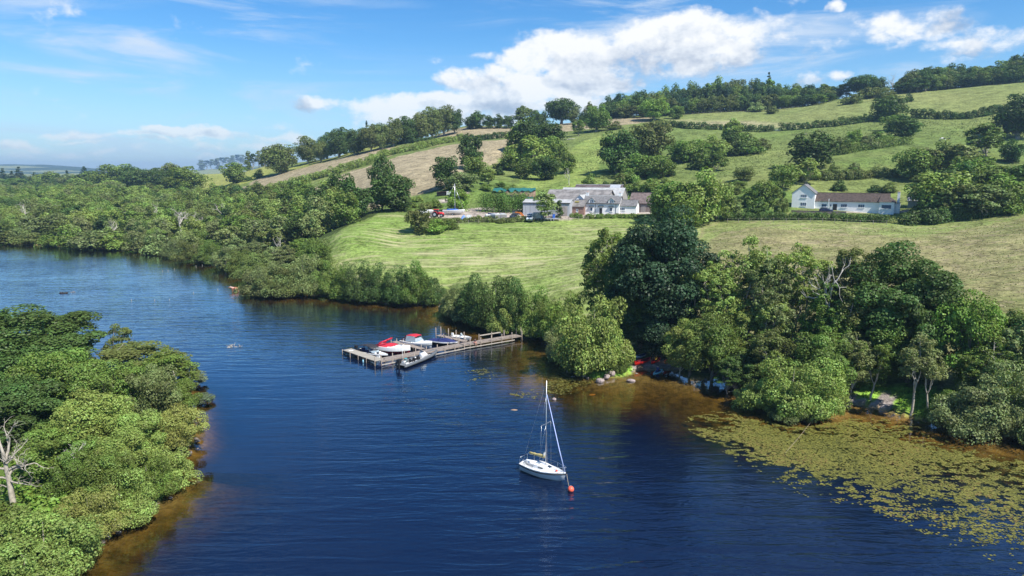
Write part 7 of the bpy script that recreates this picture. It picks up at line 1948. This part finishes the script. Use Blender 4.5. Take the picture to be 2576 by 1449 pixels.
# ------------------------------------------------------------------ labels of trees
LM = [('the white dead tree on the near island', 30, 1165), ('the island\'s wooded point', 470, 1080), ('the layered pine-like island tree', 310, 850), ('the thin grey dead stem', 205, 1165),
 ('the twin dead trees midway', 462, 560), ('the far white dead tree', 65, 540), ('the standing cow', 592, 727), ('the lone field tree', 592, 435),
 ('the wooden jetty\'s landward end', 1305, 840), ('the red canoes', 1620, 910), ('the grey boulders', 1520, 953), ('the pebble path', 2225, 1012), ('the water lilies', 2000, 1090), ('the giant blue-green sycamore', 1655, 700),
 ('the far dark hills', 120, 425), ('the brown field\'s lower corner', 560, 488), ('the hay field\'s top corner', 1000, 545), ('the red tractor', 1095, 538), ('the boat mast', 1148, 500), ('the white cottage', 1510, 515),
 ('the long grey barn', 1450, 490), ('the stone barn', 1605, 505), ('the white bungalow', 2130, 510), ('the bungalow\'s gable', 2025, 490), ('the hedge gateway', 1955, 328), ('the grazing white cow', 2370, 350), ('the stone trough', 2228, 367),
 ('the skyline dead tree', 2243, 205), ('the fresh green tree by the crest wood', 1648, 270), ('the first beech of the row', 706, 395), ('the last beech of the row', 1140, 300), ('the big oak clump on the hillside', 1350, 340), ('the twin dark hillside trees', 1590, 370)]
keys = {}
for t in TREES:
    if t['label']: t['o']['label'] = t['label']; continue
    best = min(LM, key=lambda L: math.hypot((t['u']-L[1])*1.0, (t['v']-L[2])*1.7))
    du = t['u']-best[1]; dv = (t['v']-best[2])*1.7
    if abs(du) > abs(dv): rel = 'left of' if du < 0 else 'right of'
    else: rel = 'behind' if dv < 0 else 'in front of'
    adj = NAMES[t['kind']][1]; noun = NAMES[t['kind']][2]
    cl = t['col'] + ' ' if t['col'] else ''
    if t['kind'] in ('dead', 'snag'): cl = ''
    dpt = ''
    keys.setdefault((cl+adj, noun, rel, best[0], t['where']), []).append(t)
NUM0 = ['', '', 'two', 'three', 'four', 'five', 'six', 'seven', 'eight', 'nine', 'ten', 'eleven', 'twelve', 'thirteen', 'fourteen', 'fifteen', 'sixteen']
ORD0 = ['', 'first', 'second', 'third', 'fourth', 'fifth', 'sixth', 'seventh', 'eighth', 'ninth', 'tenth', 'eleventh', 'twelfth', 'thirteenth', 'fourteenth', 'fifteenth', 'sixteenth']
def ordw(i):
    O = ['', 'first', 'second', 'third', 'fourth', 'fifth', 'sixth', 'seventh', 'eighth', 'ninth', 'tenth', 'eleventh', 'twelfth', 'thirteenth', 'fourteenth', 'fifteenth', 'sixteenth', 'seventeenth', 'eighteenth', 'nineteenth']
    if i < 20: return O[i]
    d, u_ = divmod(i, 10); D = {2: 'twenty', 3: 'thirty', 4: 'forty', 5: 'fifty', 6: 'sixty', 7: 'seventy'}[d]
    return D+'-'+O[u_] if u_ else D[:-1]+'ieth'
# within a group of look-alikes: nearer and farther ones told apart
sub = {}
for k, L in keys.items():
    if len(L) > 6:
        L.sort(key=lambda t: -t['v']); n3 = len(L)//3+1
        for i, t in enumerate(L): sub.setdefault(k+(['lower-row ', 'middle-row ', 'upper-row '][i//n3],), []).append(t)
    else: sub[k+('',)] = L
for (a, nn, rel, lm, wh, dp), L in sub.items():
    a = dp+a
    L.sort(key=lambda t: t['u'])
    pl = nn+'es' if nn.endswith('sh') else nn+'s'
    for i, t in enumerate(L):
        if len(L) == 1: s = f'{a} {nn} {rel} {lm}'
        elif i == 0: s = f'leftmost {a} {nn} {rel} {lm}'
        elif i == len(L)-1: s = f'rightmost {a} {nn} {rel} {lm}'
        else: s = f'{ordw(i+1)} from left {a} {nn} {rel} {lm}'
        w = s.split()
        t['o']['label'] = ' '.join(w[:16]); t['dup'] = s
seen = {}
for t in TREES:
    l = t['o']['label']
    if l in seen or seen.get(l): pass
    seen.setdefault(l, []).append(t)
for l, L in seen.items():
    if len(L) > 1:      # same words from two places: name the place as well
        for i, t in enumerate(sorted(L, key=lambda t: t['h'])):
            wd = ['smallest', 'second smallest', 'third smallest', 'fourth smallest'][i] if i < 4 else 'larger'
            t['o']['label'] = ' '.join((wd+' '+l).split()[:16])
for t in TREES:
    t['o']['group'] = 'trees and shrubs '+(t['where'] or 'standing by themselves')
print('trees', len(TREES))
